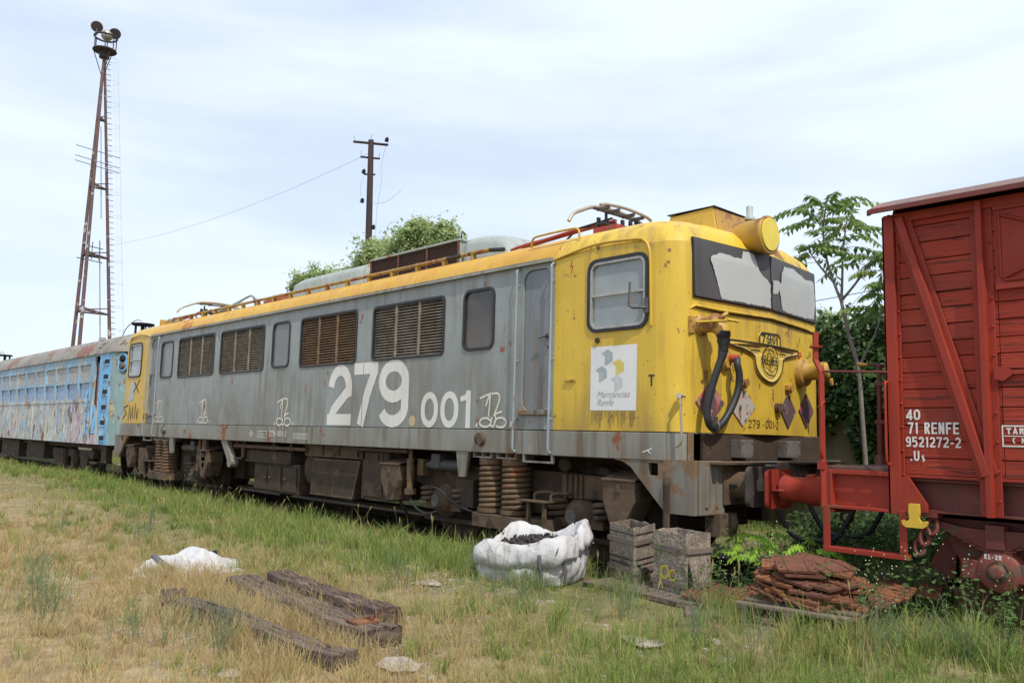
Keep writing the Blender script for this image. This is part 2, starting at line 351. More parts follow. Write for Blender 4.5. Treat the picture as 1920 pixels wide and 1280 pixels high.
# ---- cabs (nose loft + side plates)
def plan(s, inset, xn, r, n=6):
    """nose outline from side Y=inset round to Y=3-inset; xn shifts the nose back"""
    P = []
    x_edge = XF - .12 - xn
    for i in range(n + 1):
        t = radians(90 * i / n); P.append((x_edge - r + r * sin(t), inset + r - r * cos(t)))
    for k in range(1, 6): y = inset + r + (1.5 - inset - r) * k / 6; P.append((XF - .10 * abs(y - 1.5) - xn, y))
    P.append((XF - xn, 1.5)); Q = [(x, 3 - y) for x, y in P[:-1][::-1]]
    return P + Q
def cab(s, name):
    b = MB(); rings = []
    low = [(1.5, 0, 0, .30), (2.2, 0, 0, .30), (2.86, 0, 0, .30), (3.3, 0, 0, .30), (3.43, 0, .012, .30)]
    top = [(3.43, 0, .012, .30), (3.50, .02, .03, .31), (3.60, .07, .08, .33), (3.69, .16, .17, .36), (3.76, .32, .33, .40), (3.81, .6, .60, .42), (3.85, 1.0, .95, .35), (3.868, 1.3, 1.2, .18)]
    for lv, ext in ((low, False), (top, True)):
        rings = []
        for z, ins, xn, r in lv:
            pl_ = plan(s, ins, xn, r)
            if ext: pl_ = [(-6.52, ins)] + [(-6.0, ins)] + pl_ + [(-6.0, 3 - ins), (-6.52, 3 - ins)]
            rings.append([Vector((mir(x, s), y, z)) for x, y in pl_])
        n = len(rings[0]); vs = [v for R in rings for v in R]; fs = []
        for i in range(len(rings) - 1):
            for j in range(n - 1):
                q = (i * n + j, i * n + j + 1, (i + 1) * n + j + 1, (i + 1) * n + j); fs.append(q if s > 0 else q[::-1])
        b.add(vs, fs, True)
        if ext:
            last = list(range(len(b.v) - n, len(b.v))); b.f.append(tuple(last)); b.sm.append(True)
    # side plates joining the curved corner, with the window hole
    xe = XF - .12 - .30
    xa, xb = -6.02, -5.19
    hole = rrect(-6.0, -5.21, 2.57, 3.335, .11)
    if s < 0: hole = [(2 * XC - x, z) for x, z in hole][::-1]
    x0, x1 = (-6.52, xe) if s > 0 else (2 * XC - xe, 2 * XC + 6.52)
    b.plate([(x0, 1.5), (x1, 1.5), (x1, 3.43), (x0, 3.43)], [hole], (0, 0, 0), (1, 0, 0), (0, 0, 1), (0, .05, 0))
    b.box(x0, x1, 2.95, 3.0, 1.5, 3.43)
    o = b.build(name, M['yellow_front'] if s > 0 else M['yellow'], loco)
    return o
cab1 = cab(1, 'cab'); cab2 = cab(-1, 'cab')
cab1.name = 'cab'
# ---- cab interior backdrop (dark room walls seen through the glass)
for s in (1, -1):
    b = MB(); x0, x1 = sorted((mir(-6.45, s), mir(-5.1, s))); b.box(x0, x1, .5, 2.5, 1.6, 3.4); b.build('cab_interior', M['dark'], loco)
# ---- body side
LV = [(-10.20, -8.54, 2.46, 3.235), (-12.32, -10.64, 2.455, 3.25), (-15.39, -13.61, 2.46, 3.26), (-17.44, -15.69, 2.465, 3.27)]
WN = [(-8.13, -7.56, 2.49, 3.24), (-13.29, -12.70, 2.49, 3.25), (-18.40, -17.76, 2.49, 3.25)]
DR = [(-7.04, -6.58, 1.72, 3.37), (2 * XC + 6.58, 2 * XC + 7.04, 1.72, 3.37)]
b = MB(); holes = [rrect(*q, .075) for q in LV] + [rrect(*q, .10) for q in WN] + [rrect(*q, .13) for q in DR]
b.plate([(2 * XC + 6.52, 1.5), (-6.52, 1.5), (-6.52, 3.43), (2 * XC + 6.52, 3.43)], holes, (0, 0, 0), (1, 0, 0), (0, 0, 1), (0, .05, 0))
b.box(2 * XC + 6.52, -6.52, 2.95, 3.0, 1.5, 3.43)
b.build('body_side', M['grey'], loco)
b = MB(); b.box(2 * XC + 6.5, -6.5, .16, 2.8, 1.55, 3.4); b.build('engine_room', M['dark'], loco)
# roof
b = MB(); vs = []; xs = [2 * XC + 6.52 + i * (-6.52 - (2 * XC + 6.52)) / 12 for i in range(13)]; k = len(SECF)
for x in xs: vs += [(x, y, z) for y, z in SECF]
b.add(vs, [(j * k + i, j * k + i + 1, (j + 1) * k + i + 1, (j + 1) * k + i) for j in range(12) for i in range(k - 1)], True)
roof = b.build('roof', M['roofyellow'], loco)
b = MB(); b.prism([(0, 0), (-.05, 0), (-.05, .012), (-.04, .022), (-.04, .045), (0, .05)], (2 * XC + 6.56, -.001, 3.425), (0, 1, 0), (0, 0, 1), (-6.56 - 2 * XC - 6.56, 0, 0))
b.build('gutter', M['sill'], loco)
# rib over the cab windows
for s in (1, -1):
    b = MB(); P = [(-6.54, 3.44), (-5.93, 3.525), (-5.36, 3.50), (-5.24, 3.46), (-5.185, 3.37), (-5.165, 3.2), (-5.155, 2.57)]
    if s < 0: P = [(2 * XC - x, z) for x, z in P]
    b.tube([(p.x, -.006, p.y) for p in smooth_path([(p[0], p[1], 0) for p in P], 4)], .017, 6)
    b.build('drip_rail', M['yellow'], loco)
# louvres
for i, (x0, x1, z0, z1) in enumerate(LV):
    fr = MB(); fr.plate(rrect(x0 - .015, x1 + .015, z0 - .015, z1 + .015, .085), [rrect(x0 + .02, x1 - .02, z0 + .02, z1 - .02, .06)], (0, -.012, 0), (1, 0, 0), (0, 0, 1), (0, .03, 0))
    lo = fr.build('louvre', M['rubber'], loco)
    sb = MB(); n = 19; W = (x1 - x0)
    for k in range(n):
        z = z0 + .035 + (z1 - z0 - .06) * k / (n - 1)
        for c_ in range(3):
            a = x0 + .02 + (W - .04) * c_ / 3 + .022; e = x0 + .02 + (W - .04) * (c_ + 1) / 3 - .022
            j = random.uniform(-.003, .003)
            sb.add([(a, .004 + j, z - .012), (e, .004, z - .012), (e, .050, z + .020), (a, .050, z + .020), (a, .004 + j, z - .016), (e, .004, z - .016), (e, .050, z + .016), (a, .050, z + .016)],
                   [(0, 1, 2, 3), (7, 6, 5, 4), (0, 4, 5, 1), (1, 5, 6, 2), (3, 2, 6, 7), (0, 3, 7, 4)])
    sb.build('slats', M['slat_grey'] if i != 1 else M['slat'], lo)
    for c_ in (1, 2):
        x = x0 + .02 + (W - .04) * c_ / 3; sb = MB(); sb.box(x - .024, x + .024, -.002, .03, z0 + .02, z1 - .02); sb.build('mullion', M['slat_grey'] if i != 1 else M['slat'], lo, bevel=.003)
    sb = MB(); sb.box(x0 - .05, x1 + .05, .10, .14, z0 - .05, z1 + .05); sb.build('dark_backing', M['dark'], lo)  # black sheet behind the slats, standing in for the unlit interior
for i, (x0, x1, z0, z1) in enumerate(WN):
    fr = MB(); fr.plate(rrect(x0 - .018, x1 + .018, z0 - .018, z1 + .018, .115), [rrect(x0 + .018, x1 - .018, z0 + .018, z1 - .018, .085)], (0, -.014, 0), (1, 0, 0), (0, 0, 1), (0, .035, 0))
    fo = fr.build('window', M['rubber'], loco, bevel=.005)
    p = MB(); p.box(x0, x1, .012, .02, z0, z1); p.build('pane', M['dglass'] if i == 0 else M['gglass'], fo)
# doors with handle and handrails
for s, (x0, x1, z0, z1) in zip((1, -1), DR):
    d = MB(); d.prism(rrect(x0 + .008, x1 - .008, z0 + .008, z1 - .008, .125), (0, .02, 0), (1, 0, 0), (0, 0, 1), (0, .03, 0))
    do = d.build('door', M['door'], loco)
    h = MB(); hx = mir(-6.635, s); h.tube([(hx, .02, 2.57), (hx, -.03, 2.57), (hx - .11 * s, -.035, 2.55)], [.014, .014, .011], 8); h.cyl((hx, .02, 2.57), (hx, -.012, 2.57), .028); h.cyl((hx, .02, 2.45), (hx, .0, 2.45), .015)
    h.build('handle', M['steel'], do)
    h = MB(); h.box(x0 - .02, x1 + .02, -.045, .04, z0 - .055, z0 + .004); h.build('door_step', M['skirt'], do, bevel=.008)
    for hx in (-7.11, -6.535):
        x = mir(hx, s); h = MB(); h.tube(smooth_path([(x, 0, 3.41), (x, -.055, 3.36), (x + .01, -.06, 3.2), (x, -.06, 1.6), (x, -.06, 1.27), (x, -.02, 1.25)], 4), .014, 8)
        for z in (3.2, 2.3, 1.62): h.cyl((x, 0, z), (x, -.055, z), .009)
        h.build('handrail', M['pipegrey'], loco)
# cab side windows: aluminium sash in black rubber
for s in (1, -1):
    x0, x1 = sorted((mir(-6.02, s), mir(-5.19, s))); z0, z1 = 2.55, 3.355
    fr = MB(); fr.plate(rrect(x0, x1, z0, z1, .125), [rrect(x0 + .035, x1 - .035, z0 + .035, z1 - .035, .10)], (0, -.018, 0), (1, 0, 0), (0, 0, 1), (0, .03, 0))
    fo = fr.build('cab_window', M['rubber'], loco, bevel=.006)
    fr = MB(); fr.plate(rrect(x0 + .036, x1 - .036, z0 + .036, z1 - .036, .098), [rrect(x0 + .066, x1 - .066, z0 + .066, z1 - .066, .07)], (0, -.010, 0), (1, 0, 0), (0, 0, 1), (0, .025, 0))
    fr.box(x0 + .05, x1 - .05, -.012, .01, 2.935, 2.965); fr.build('sash', M['alu'], fo, bevel=.003)
    p = MB(); p.box(x0 + .05, x1 - .05, .02, .028, z0 + .05, z1 - .05); p.build('pane', M['milky'], fo)
mb = MB(); mb.tube([(-5.20, 0, 2.76), (-5.20, -.06, 2.755), (-5.33, -.08, 2.76), (-5.37, -.085, 2.78), (-5.37, -.085, 3.03)], [.012, .012, .014, .018, .012], 8); mb.box(-5.225, -5.18, -.04, 0, 2.70, 2.86); mb.build('mirror_arm', M['steel'], loco)
# ---- windscreens, boarded
def winscreen(y0, y1, shape):
    b = MB(); b.prism(rrect(y0, y1, 2.87, 3.47, .015), (0, 0, 0), (0, 1, 0), (0, 0, 1), (.022, 0, 0))
    vs = [(fx(v[1]) + v[0] + noselean(v[2]) * .9 + .006, v[1], v[2]) for v in b.v]; b.v = vs
    o = b.build('windscreen', M['boarddark'], loco)
    e_ = MB(); P = [(y0, 2.87), (y1, 2.87), (y1, 3.47), (y0, 3.47)]; e_.ribbon([(y0 - .006, 2.865), (y1 + .006, 2.865), (y1 + .006, 3.475), (y0 - .006, 3.475)], .016, lambda a, c_, l: (fx(a) + noselean(c_) * .9 + .010, a, c_), True); e_.build('seal', M['rubber'], o, thick=.012)
    q = MB(); n = len(shape); tr = tessellate_polygon([[Vector((a, c_, 0)) for a, c_ in shape]])
    q.add([(fx(a) + noselean(c_) * .9 + .0305, a, c_) for a, c_ in shape], [tuple(t) for t in tr]); q.build('paint_patch', M['board'], o)
def jag(P, amp=.012):
    o = []
    for i in range(len(P)):
        a = Vector(P[i]); c_ = Vector(P[(i + 1) % len(P)]); n = max(1, int((c_ - a).length / .03))
        for k in range(n): p = a.lerp(c_, k / n); o.append((p.x + random.uniform(-amp, amp), p.y + random.uniform(-amp, amp)))
    return o
winscreen(.23, 1.485, jag([(.46, 3.30), (.62, 3.37), (.85, 3.36), (.98, 3.36), (1.02, 3.45), (1.10, 3.455), (1.20, 3.44), (1.27, 3.27), (1.47, 3.15), (1.478, 2.885), (1.05, 2.885), (.64, 2.89), (.58, 3.02)], .007))
winscreen(1.515, 2.77, jag([(1.53, 3.05), (1.64, 3.06), (1.70, 3.12), (1.74, 3.0), (1.78, 2.90), (2.0, 2.885), (2.40, 2.885), (2.68, 2.91), (2.73, 3.1), (2.69, 3.37), (2.46, 3.35), (2.34, 3.38), (2.10, 3.43), (1.86, 3.41), (1.76, 3.3), (1.74, 3.2), (1.64, 3.22), (1.53, 3.20)], .007))
b = MB(); b.box(0, .012, 1.4855, 1.5145, 2.86, 3.48); b.v = [(v[0] + XF + noselean(v[2]) * .9, v[1], v[2]) for v in b.v]; b.build('windscreen_post', M['yellow_front'], loco)
# rail under the windscreens
b = MB(); P = [(fx(.2) - .02, .2, 2.74), (fx(.22) + .02, .24, 2.775)] + [(fx(y) + .022, y, 2.775 - .012 * abs(y - 1.5)) for y in (.6, 1.0, 1.4, 1.5, 1.6, 2.0, 2.4)] + [(fx(2.78), 2.8, 2.745)]
b.tube(P, .014, 8); b.build('cleaning_rail', M['yellow_front'], loco)
b = MB(); b.tube([(p[0] - .012, p[1], p[2] - .012) for p in P], .013, 6); b.build('seal', M['blackpaint'], loco)
# ---- emblem on the front, raised black outline
b = MB(); f = frontfn(.008); yc = 1.485
wing = [(.76, 2.43), (.78, 2.475), (1.28, 2.475), (1.28, 2.56), (1.32, 2.60), (1.66, 2.605), (1.71, 2.57), (1.71, 2.475), (2.20, 2.475), (2.20, 2.425), (1.88, 2.375), (1.80, 2.34)] + \
    [(p[0], p[1]) for p in smooth_path([(1.79, 2.33, 0), (1.76, 2.22, 0), (1.66, 2.12, 0), (1.485, 2.065, 0), (1.31, 2.12, 0), (1.22, 2.22, 0), (1.19, 2.33, 0)], 3)] + [(1.17, 2.35), (1.08, 2.38)]
plate_ = MB(); pv = [Vector((a, c_, 0)) for a, c_ in wing]; tr = tessellate_polygon([pv]); plate_.add([f(a, c_, .014) for a, c_ in wing], [tuple(t) for t in tr])
n = len(wing); plate_.add([f(a, c_, .014) for a, c_ in wing] + [f(a, c_, -.006) for a, c_ in wing], [(i, (i + 1) % n, n + (i + 1) % n, n + i) for i in range(n)])
em = plate_.build('emblem', plain('emblem_yellow', (.74, .54, .10), .45), loco)
fb = lambda a, c_, l: f(a, c_, .0168 + l)
def solid_ribbon(mb_, pts, wd, closed=False):
    mb_.ribbon(pts, wd, fb, closed, 0)
solid_ribbon(b, wing, .016, True)
solid_ribbon(b, [(1.28, 2.475), (1.71, 2.475)], .016)
solid_ribbon(b, arc(yc, 2.30, .165, .165, 0, 360, 28)[:-1], .011, True)
solid_ribbon(b, arc(yc, 2.315, .09, .105, 50, 130, 8), .011); solid_ribbon(b, arc(yc, 2.285, .09, .105, 230, 310, 8), .011)
for a0, a1, z in ((.92, 1.26, 2.43), (1.12, 1.28, 2.395), (1.72, 2.07, 2.43), (1.71, 1.86, 2.395)): solid_ribbon(b, [(a0, z), (a1, z)], .015)
text(b, '7901', lambda a, c_, l: fb(a, c_, l), 1.318, 2.487, .100, w=.66, t=.135, gap=.30)
text(b, 'RENFE', lambda a, c_, l: fb(a, c_, l), 1.342, 2.248, .104, w=.40, t=.105, gap=.19)
b.build('raised_lettering', M['blackpaint'], em, thick=.004)
# ---- numbers on the front
b = MB(); text(b, '279', frontfn(.005), 1.10, 1.568, .086, w=.62, t=.11, gap=.20); text(b, '-', frontfn(.005), 1.345, 1.568, .086, w=.4, t=.11); text(b, '001-2', frontfn(.005), 1.40, 1.568, .086, w=.56, t=.11, gap=.20)
b.build('front_number', M['blackpaint'], loco)
# ---- diamonds
dm = [plaque('diamond_a', (.12, .07, .07), (.42, .18, .15), (.45, .05, .04), .50), plaque('diamond_b', (.42, .38, .32), (.35, .05, .04), (.10, .05, .04), .58),
      plaque('diamond_c', (.11, .065, .065), (.22, .10, .10), (.20, .18, .19), .60), plaque('diamond_d', (.12, .06, .065), (.35, .05, .06), (.42, .22, .20), .57)]
for k, (cy_, cz_, ww, hh) in enumerate(((.475, 1.805, .22, .215), (.995, 1.785, .215, .205), (1.935, 1.775, .205, .20), (2.455, 1.795, .215, .205))):
    q = MB(); q.prism([(cy_ - ww, cz_), (cy_, cz_ - hh), (cy_ + ww, cz_), (cy_, cz_ + hh)], (0, 0, 0), (0, 1, 0), (0, 0, 1), (.012, 0, 0)); q.v = [(fx(v[1]) + .003 + v[0], v[1], v[2]) for v in q.v]
    q.build('diamond_plate', dm[k], loco)
for cy_, cz_ in ((1.0, 2.035), (1.94, 2.035)):
    q = MB(); q.cyl((fx(cy_), cy_, cz_), (fx(cy_) + .07, cy_, cz_), .045, n=8); q.box(fx(cy_), fx(cy_) + .05, cy_ - .07, cy_ + .07, cz_ - .03, cz_ + .03); q.cyl((fx(cy_) + .02, cy_, cz_), (fx(cy_) + .04, cy_, cz_ - .09), .02); q.build('air_valve', M['lamp_yellow'], loco, bevel=.006)
q = MB(); q.cyl((fx(1.63), 1.63, 1.80), (fx(1.63) + .06, 1.63, 1.80), .05, n=10); q.cyl((fx(1.63) + .03, 1.63, 1.80), (fx(1.63) + .04, 1.72, 1.79), .02, n=8); q.build('air_valve', M['brown2'], loco)
# ---- jumper sockets and hose
so_ = MB(); x0 = fx(.33); so_.box(x0 - .16, x0 + .0, .17, .25, 2.49, 2.66); so_.v = [(v[0], v[1], v[2]) for v in so_.v]
so_.lathe((x0 - .05, .34, 2.585), (1, 0, 0), [(0, .115), (.07, .115), (.075, .085), (.20, .085), (.21, .10), (.25, .10), (.26, .078), (.30, .078)], 20)
so_.tube([(x0 + .17, .34, 2.57), (x0 + .24, .34, 2.52), (x0 + .26, .35, 2.46)], [.07, .075, .06], 14)
jo = so_.build('jumper_socket', M['lamp_yellow'], loco)
q = MB(); q.cyl((x0 + .22, .36, 2.665), (x0 + .245, .37, 2.655), .085, n=20); A = Vector((x0 + .2, .40, 2.66)); q.v = [tuple(A + Matrix.Rotation(radians(35), 3, 'Y') @ (Vector(v) - A)) for v in q.v]; q.build('socket_lid', M['lamp_yellow'], jo)
q = MB(); q.tube([(x0 + .03, .235, 2.60), (x0 + .40, .27, 2.59)], .013, 8); q.tube([(x0 + .4, .20, 2.59), (x0 + .4, .40, 2.59)], .013, 8); q.build('lever', M['yellow_front'], jo)
# oval flange with second end of the hose
q = MB(); q.lathe((fx(.70), .70, 2.26), (1, 0, 0), [(0, .12), (.03, .12), (.035, .10), (.06, .09)], 22); q.v = [(v[0], .70 + (v[1] - .70) * .72, v[2]) for v in q.v]; fl = q.build('hose_flange', M['lamp_yellow'], loco, bevel=0)
q = MB(); q.cyl((fx(.72) + .05, .74, 2.27), (fx(.72) + .14, .76, 2.265), .042, n=12); q.build('hose_union', M['redpaint'], fl)
HX = fx(.5)
H = [(x0 + .26, .35, 2.46), (x0 + .265, .35, 2.36), (x0 + .25, .345, 2.26), (HX + .17, .285, 2.0), (HX + .12, .255, 1.75), (HX + .12, .27, 1.61), (HX + .12, .36, 1.545), (HX + .13, .50, 1.60), (HX + .15, .64, 1.76), (HX + .17, .735, 1.95), (HX + .18, .74, 2.10), (HX + .17, .72, 2.2), (fx(.72) + .12, .76, 2.27)]
P = smooth_path(H, 6); q = MB(); q.tube(P, [.037 if i > 12 else .044 for i in range(len(P))], 14); hs = q.build('jumper_hose', M['hose'], loco)
q = MB(); q.lathe((x0 + .26, .35, 2.50), (.02, 0, -1), [(0, .07), (.05, .072), (.06, .062), (.10, .064), (.14, .05), (.2, .045)], 18); q.build('coupling_collar', M['rubber'], hs)
q = MB(); q.tube([(HX + .12 + .05 * cos(a), .385 , 1.56 + .055 * sin(a)) for a in [radians(15 * i) for i in range(24)]], .013, 6, closed=True); q.box(HX + .115, HX + .15, .37, .40, 1.53, 1.66); q.build('hose_clip', M['steel'], hs)
# right hand socket
y_ = 2.30; q = MB(); q.lathe((fx(y_) - .02, y_, 2.235), (1, 0, 0), [(0, .16), (.10, .16), (.105, .135), (.12, .10), (.28, .085), (.29, .11), (.33, .11)], 22); sk = q.build('jumper_socket', M['lamp_yellow'], loco)
q = MB(); q.lathe((fx(y_) + .30, y_ + .02, 2.24), (.9, .3, .1), [(0, .10), (.03, .10), (.04, .07)], 16); q.tube([(fx(y_) + .32, y_ + .1, 2.16), (fx(y_) + .34, y_ + .1, 2.08)], [.03, .02], 8); q.build('socket_lid', M['lamp_yellow'], sk)
q = MB(); q.lathe((fx(2.27) - .0, 2.27, 2.42), (.3, 0, 1), [(0, .035), (.02, .035), (.03, .02), (.05, .02)], 12); q.build('horn_stub', M['redpaint'], loco)
# grab handle on the corner
q = MB(); q.tube(smooth_path([(-4.815, .10, 1.845), (-4.79, -.02, 1.85), (-4.775, -.035, 1.80), (-4.765, -.035, 1.6), (-4.765, -.03, 1.42), (-4.80, -.02, 1.37), (-4.86, 0, 1.36)], 5), .012, 8); q.cyl((-4.85, .06, 1.845), (-4.815, .0, 1.85), .03); q.build('grab_handle', M['copper'], loco)
# ---- poster, T, small marks on the yellow side
f = sidefn(-.003)
q = MB(); q.add([f(-5.965, 1.715, 0), f(-5.34, 1.71, 0), f(-5.33, 2.395, 0), f(-5.965, 2.395, 0)], [(0, 1, 2, 3)])
g = G('poster_white'); c = g.mix(g.rng(g.noise(3, 5), .3, .7), (.74, .73, .70), (.66, .66, .64)); c = g.mix(g.rng(g.noise(9, 6, (1, 1, .3)), .66, .70), c, (.4, .36, .28)); g.fin(c, .5)
po = q.build('freight_poster', g.m, loco)
def hexarrow(cx, cz, col):
    q = MB(); k = .078
    P = [(-1.0, .62), (.15, 1.1), (1.0, .55), (1.0, -.55), (-.35, -1.15), (-.35, .15)]
    pts = [(cx + a * k, cz + c_ * k) for a, c_ in P]; tr = tessellate_polygon([[Vector((a, c_, 0)) for a, c_ in pts]])
    q.add([f(a, c_, .0015) for a, c_ in pts], [tuple(t) for t in tr]); g_ = plaque('logo_' + col[0], *col[1:]); q.build('logo_block', g_, po)
grey_ = ('grey', (.33, .38, .40), (.42, .45, .45), (.38, .40, .40), .55); hexarrow(-5.735, 2.275, grey_); hexarrow(-5.585, 2.165, ('gold', (.62, .50, .12), (.66, .54, .16), (.60, .50, .16), .55))
hexarrow(-5.815, 2.10, grey_); hexarrow(-5.60, 1.995, ('pale', (.50, .52, .52), (.56, .57, .56), (.45, .45, .42), .55))
def font(body, fn, x, y, size, offset=0.0, shear=0.0, sx=1.0):
    cu = bpy.data.curves.new('lettering', 'FONT'); cu.body = body; cu.size = size; cu.offset = offset; cu.shear = shear
    ob = bpy.data.objects.new('lettering', cu); COL.objects.link(ob); bpy.context.view_layer.update()
    me = bpy.data.meshes.new_from_object(ob.evaluated_get(bpy.context.evaluated_depsgraph_get()))
    vs = [fn(x + v.co.x * sx, y + v.co.y, 0) for v in me.vertices]; fs = [tuple(p.vertices) for p in me.polygons]
    bpy.data.objects.remove(ob); bpy.data.meshes.remove(me); bpy.data.curves.remove(cu); q = MB(); q.add(vs, fs); return q
f2 = sidefn(-.0055)
q = font('Mercancias', f2, -5.875, 1.85, .098, 0, .35, 1.02); q2 = font('Renfe', f2, -5.875, 1.765, .098, 0, .35, 1.02); q.add(q2.v, q2.f)
q.build('poster_lettering', plain('faded_grey_ink', (.42, .42, .40), .6), po)
q = MB(); text(q, 'T', sidefn(-.004), -5.185, 1.955, .115, w=.66, t=.15); q.build('letter_mark', M['blackpaint'], loco)
q = MB(); q.ribbon([(-6.262, 3.40), (-6.285, 3.33), (-6.25, 3.335), (-6.275, 3.25)], .010, sidefn(-.004)); q.build('lightning_mark', M['redpaint'], loco)
q = MB(); q.box(-6.34, -6.18, -.022, 0, 2.035, 2.055); q.build('cable_ledge', M['lamp_yellow'], loco)
q = MB(); q.cyl((-5.87, 0, 2.465), (-5.87, -.02, 2.465), .03, n=8); q.build('bolt_plug', M['brown'], loco)
# stain under the poster
q = MB()
for k in range(26):
    x = random.uniform(-5.96, -5.35); l = random.uniform(.06, .19); wd_ = random.uniform(.008, .035); q.ribbon([(x, 1.705), (x, 1.705 - l)], [wd_, wd_ * .3], sidefn(-.003 - .00012 * k))
q.build('runoff_stain', plain('brown_stain', (.33, .22, .07), .8), loco)
# ---- big number on the grey side
q = MB(); f = sidefn(-.003)
TB = .205
def bignum(ch, x0, x1, z0, z1, t):
    h = z1 - z0; w_ = (x1 - x0) / h
    for k, (P, cl) in enumerate(glyph(ch, w_, t / h)): q.ribbon([(x0 + p[0] * h, z0 + p[1] * h) for p in P], t, f, bool(cl), .0004 * k)
bignum('2', -11.38, -10.70, 1.52, 2.44, .168); bignum('7', -10.66, -10.03, 1.52, 2.44, .172); bignum('9', -10.00, -9.27, 1.50, 2.45, .168)
bignum('0', -8.98, -8.61, 1.505, 1.975, .088); bignum('0', -8.56, -8.19, 1.505, 1.975, .088)
x = -8.0; q.ribbon([(x, 1.505), (x, 1.975)], .09, f, False, 0); q.ribbon([(x, 1.94), (-8.05, 1.89), (-8.155, 1.865)], [.07, .07, .06], f, False, .0004)
q.build('painted_number', M['white_mark'], loco)
q = MB(); q.add([f(-9.165 + .075 * cos(a), 1.59 + .075 * sin(a), 0) for a in [i * pi / 10 for i in range(20)]], [tuple(range(20))]); q.build('painted_dot', M['dot_mark'], loco)
for x in (-13.48, -15.56, -10.42, -18.52, -7.34):
    q = MB(); q.box(x, x + .018, -.0035, .0, 1.5, 3.42); q.build('body_seam', M['grey'], loco)
q = MB(); P = jag([(-7.43, 2.43), (-7.36, 2.43), (-7.35, 2.49), (-7.42, 2.50)], .012); tr = tessellate_polygon([[Vector((a, c_, 0)) for a, c_ in P]]); q.add([sidefn(-.002)(a, c_, 0) for a, c_ in P], [tuple(t) for t in tr]); q.build('paint_chip', M['orange'], loco)
q = MB(); q.ribbon([(-5.24, 1.29), (-5.12, 1.33)], .012, sidefn(-.026)); q.ribbon([(-5.17, 1.31), (-5.14, 1.28)], .012, sidefn(-.0265)); q.build('chalk_mark', M['white_mark'], loco)
q = MB(); RS = random.Random(5)
for k in range(26):
    y = RS.choice((RS.uniform(1.9, 2.75), RS.uniform(.5, 2.7), RS.uniform(1.9, 2.75))); z = RS.uniform(2.15, 2.68); dz = RS.uniform(-.09, .02); dy = RS.uniform(-.04, .04)
    q.ribbon([(y, z), (y + dy, z + dz), (y + dy * .4, z + dz * 1.5)], [.004, RS.uniform(.006, .014), .003], frontfn(.003), False, .0001 * k)
q.build('paint_scratches', plain('bare_dark_metal', (.07, .05, .035), .7), loco)
# sprayed tags
def graffito(x0, x1, z0, z1):
    q = MB(); W = x1 - x0; Hh = z1 - z0; P = lambda L: [(x0 + a * W, z0 + b_ * Hh) for a, b_ in L]; t = random.uniform(.021, .027)
    k = 0
    for L in ([(.12, .86), (.42, 1), (.36, .9), (.28, .62)], [(.40, .98), (.38, .6), (.36, .30)], [(.44, .98), (.60, .99), (.64, .8), (.54, .45), (.50, .32)], [(.50, .34), (.60, .42), (.72, .46)]):
        q.ribbon([(p.x, p.y) for p in smooth_path([(a, b_, 0) for a, b_ in P(L)], 4)], t, f, False, .0004 * k); k += 1
    q.ribbon([(x0 + (.28 + a) * W, z0 + (.14 + b_) * Hh) for a, b_ in arc(0, 0, .15, .13, 20, 340, 14)], t, f, False, .0004 * k); k += 1
    q.ribbon([(x0 + (.68 + a) * W, z0 + (.14 + b_) * Hh) for a, b_ in arc(0, 0, .15, .14, 200, -140, 14)], t, f, False, .0004 * k); k += 1
    q.ribbon(P([(.46, .30), (.42, .05), (.50, .02), (.56, .2), (.55, .34)]), t, f, False, .0004 * k)
    q.ribbon(P([(.06, .12), (.03, .0)]), t, f); q.ribbon(P([(.95, .16), (.94, .02)]), t, f); q.build('graffiti', M['cream_mark'], loco)
graffito(-7.86, -7.17, 1.52, 1.93); graffito(-13.1, -12.4, 1.5, 1.95); graffito(-16.3, -15.68, 1.52, 1.98); graffito(-18.62, -18.0, 1.53, 1.99)
q = MB()
for k, L in enumerate(([(-20.25, 1.92), (-20.55, 1.86), (-20.35, 1.72), (-20.6, 1.6)], [(-20.2, 1.55), (-20.15, 1.9), (-20.05, 1.6), (-19.95, 1.88), (-19.9, 1.6)], [(-19.8, 1.6), (-19.8, 1.95), (-19.65, 1.6), (-19.6, 1.85)], [(-20.0, 2.2), (-19.6, 2.5)], [(-19.95, 2.45), (-19.65, 2.2)])):
    q.ribbon(L, .03, sidefn(-.005), False, .0004 * k)
q.build('graffiti', M['blackpaint'], loco)
q = MB(); P = jag([(-20.3, 2.0), (-19.95, 2.02), (-19.9, 2.35), (-20.1, 2.55), (-20.25, 2.3)], .03); tr = tessellate_polygon([[Vector((a, c_, 0)) for a, c_ in P]]); q.add([sidefn(-.0035)(a, c_, 0) for a, c_ in P], [tuple(t) for t in tr]); q.build('torn_sticker', plain('torn_sticker_grey', (.42, .46, .46), .6), loco)
# ---- sill with marks
b = MB(); b.box(2 * XC + 4.97, -4.97, -.022, .10, 1.215, 1.488)
b.prism([(-4.97, 0), (-4.87, .02), (-4.80, .09), (-4.775, .19), (-4.775, 3.2 - .39), (-4.8, 2.92), (-4.87, 2.98), (-4.97, 3.0)], (0, 0, 1.215), (1, 0, 0), (0, 1, 0), (0, 0, .273))
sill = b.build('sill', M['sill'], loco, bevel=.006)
b = MB(); b.box(2 * XC + 5.0, -5.0, .14, 2.86, 1.2, 1.49); b.build('floor_frame', M['brown'], loco)
f = sidefn(-.0255); q = MB()
q.ribbon([(-13.86, 1.40), (-13.93, 1.35), (-13.86, 1.30), (-13.79, 1.35)], .012, f, True); q.ribbon(arc(-13.86, 1.35, .04, .028, 0, 360, 12)[:-1], .008, f, True)
q.ribbon([(-13.62, 1.40), (-13.62, 1.29), (-13.29, 1.29), (-13.29, 1.40)], .008, f, True)
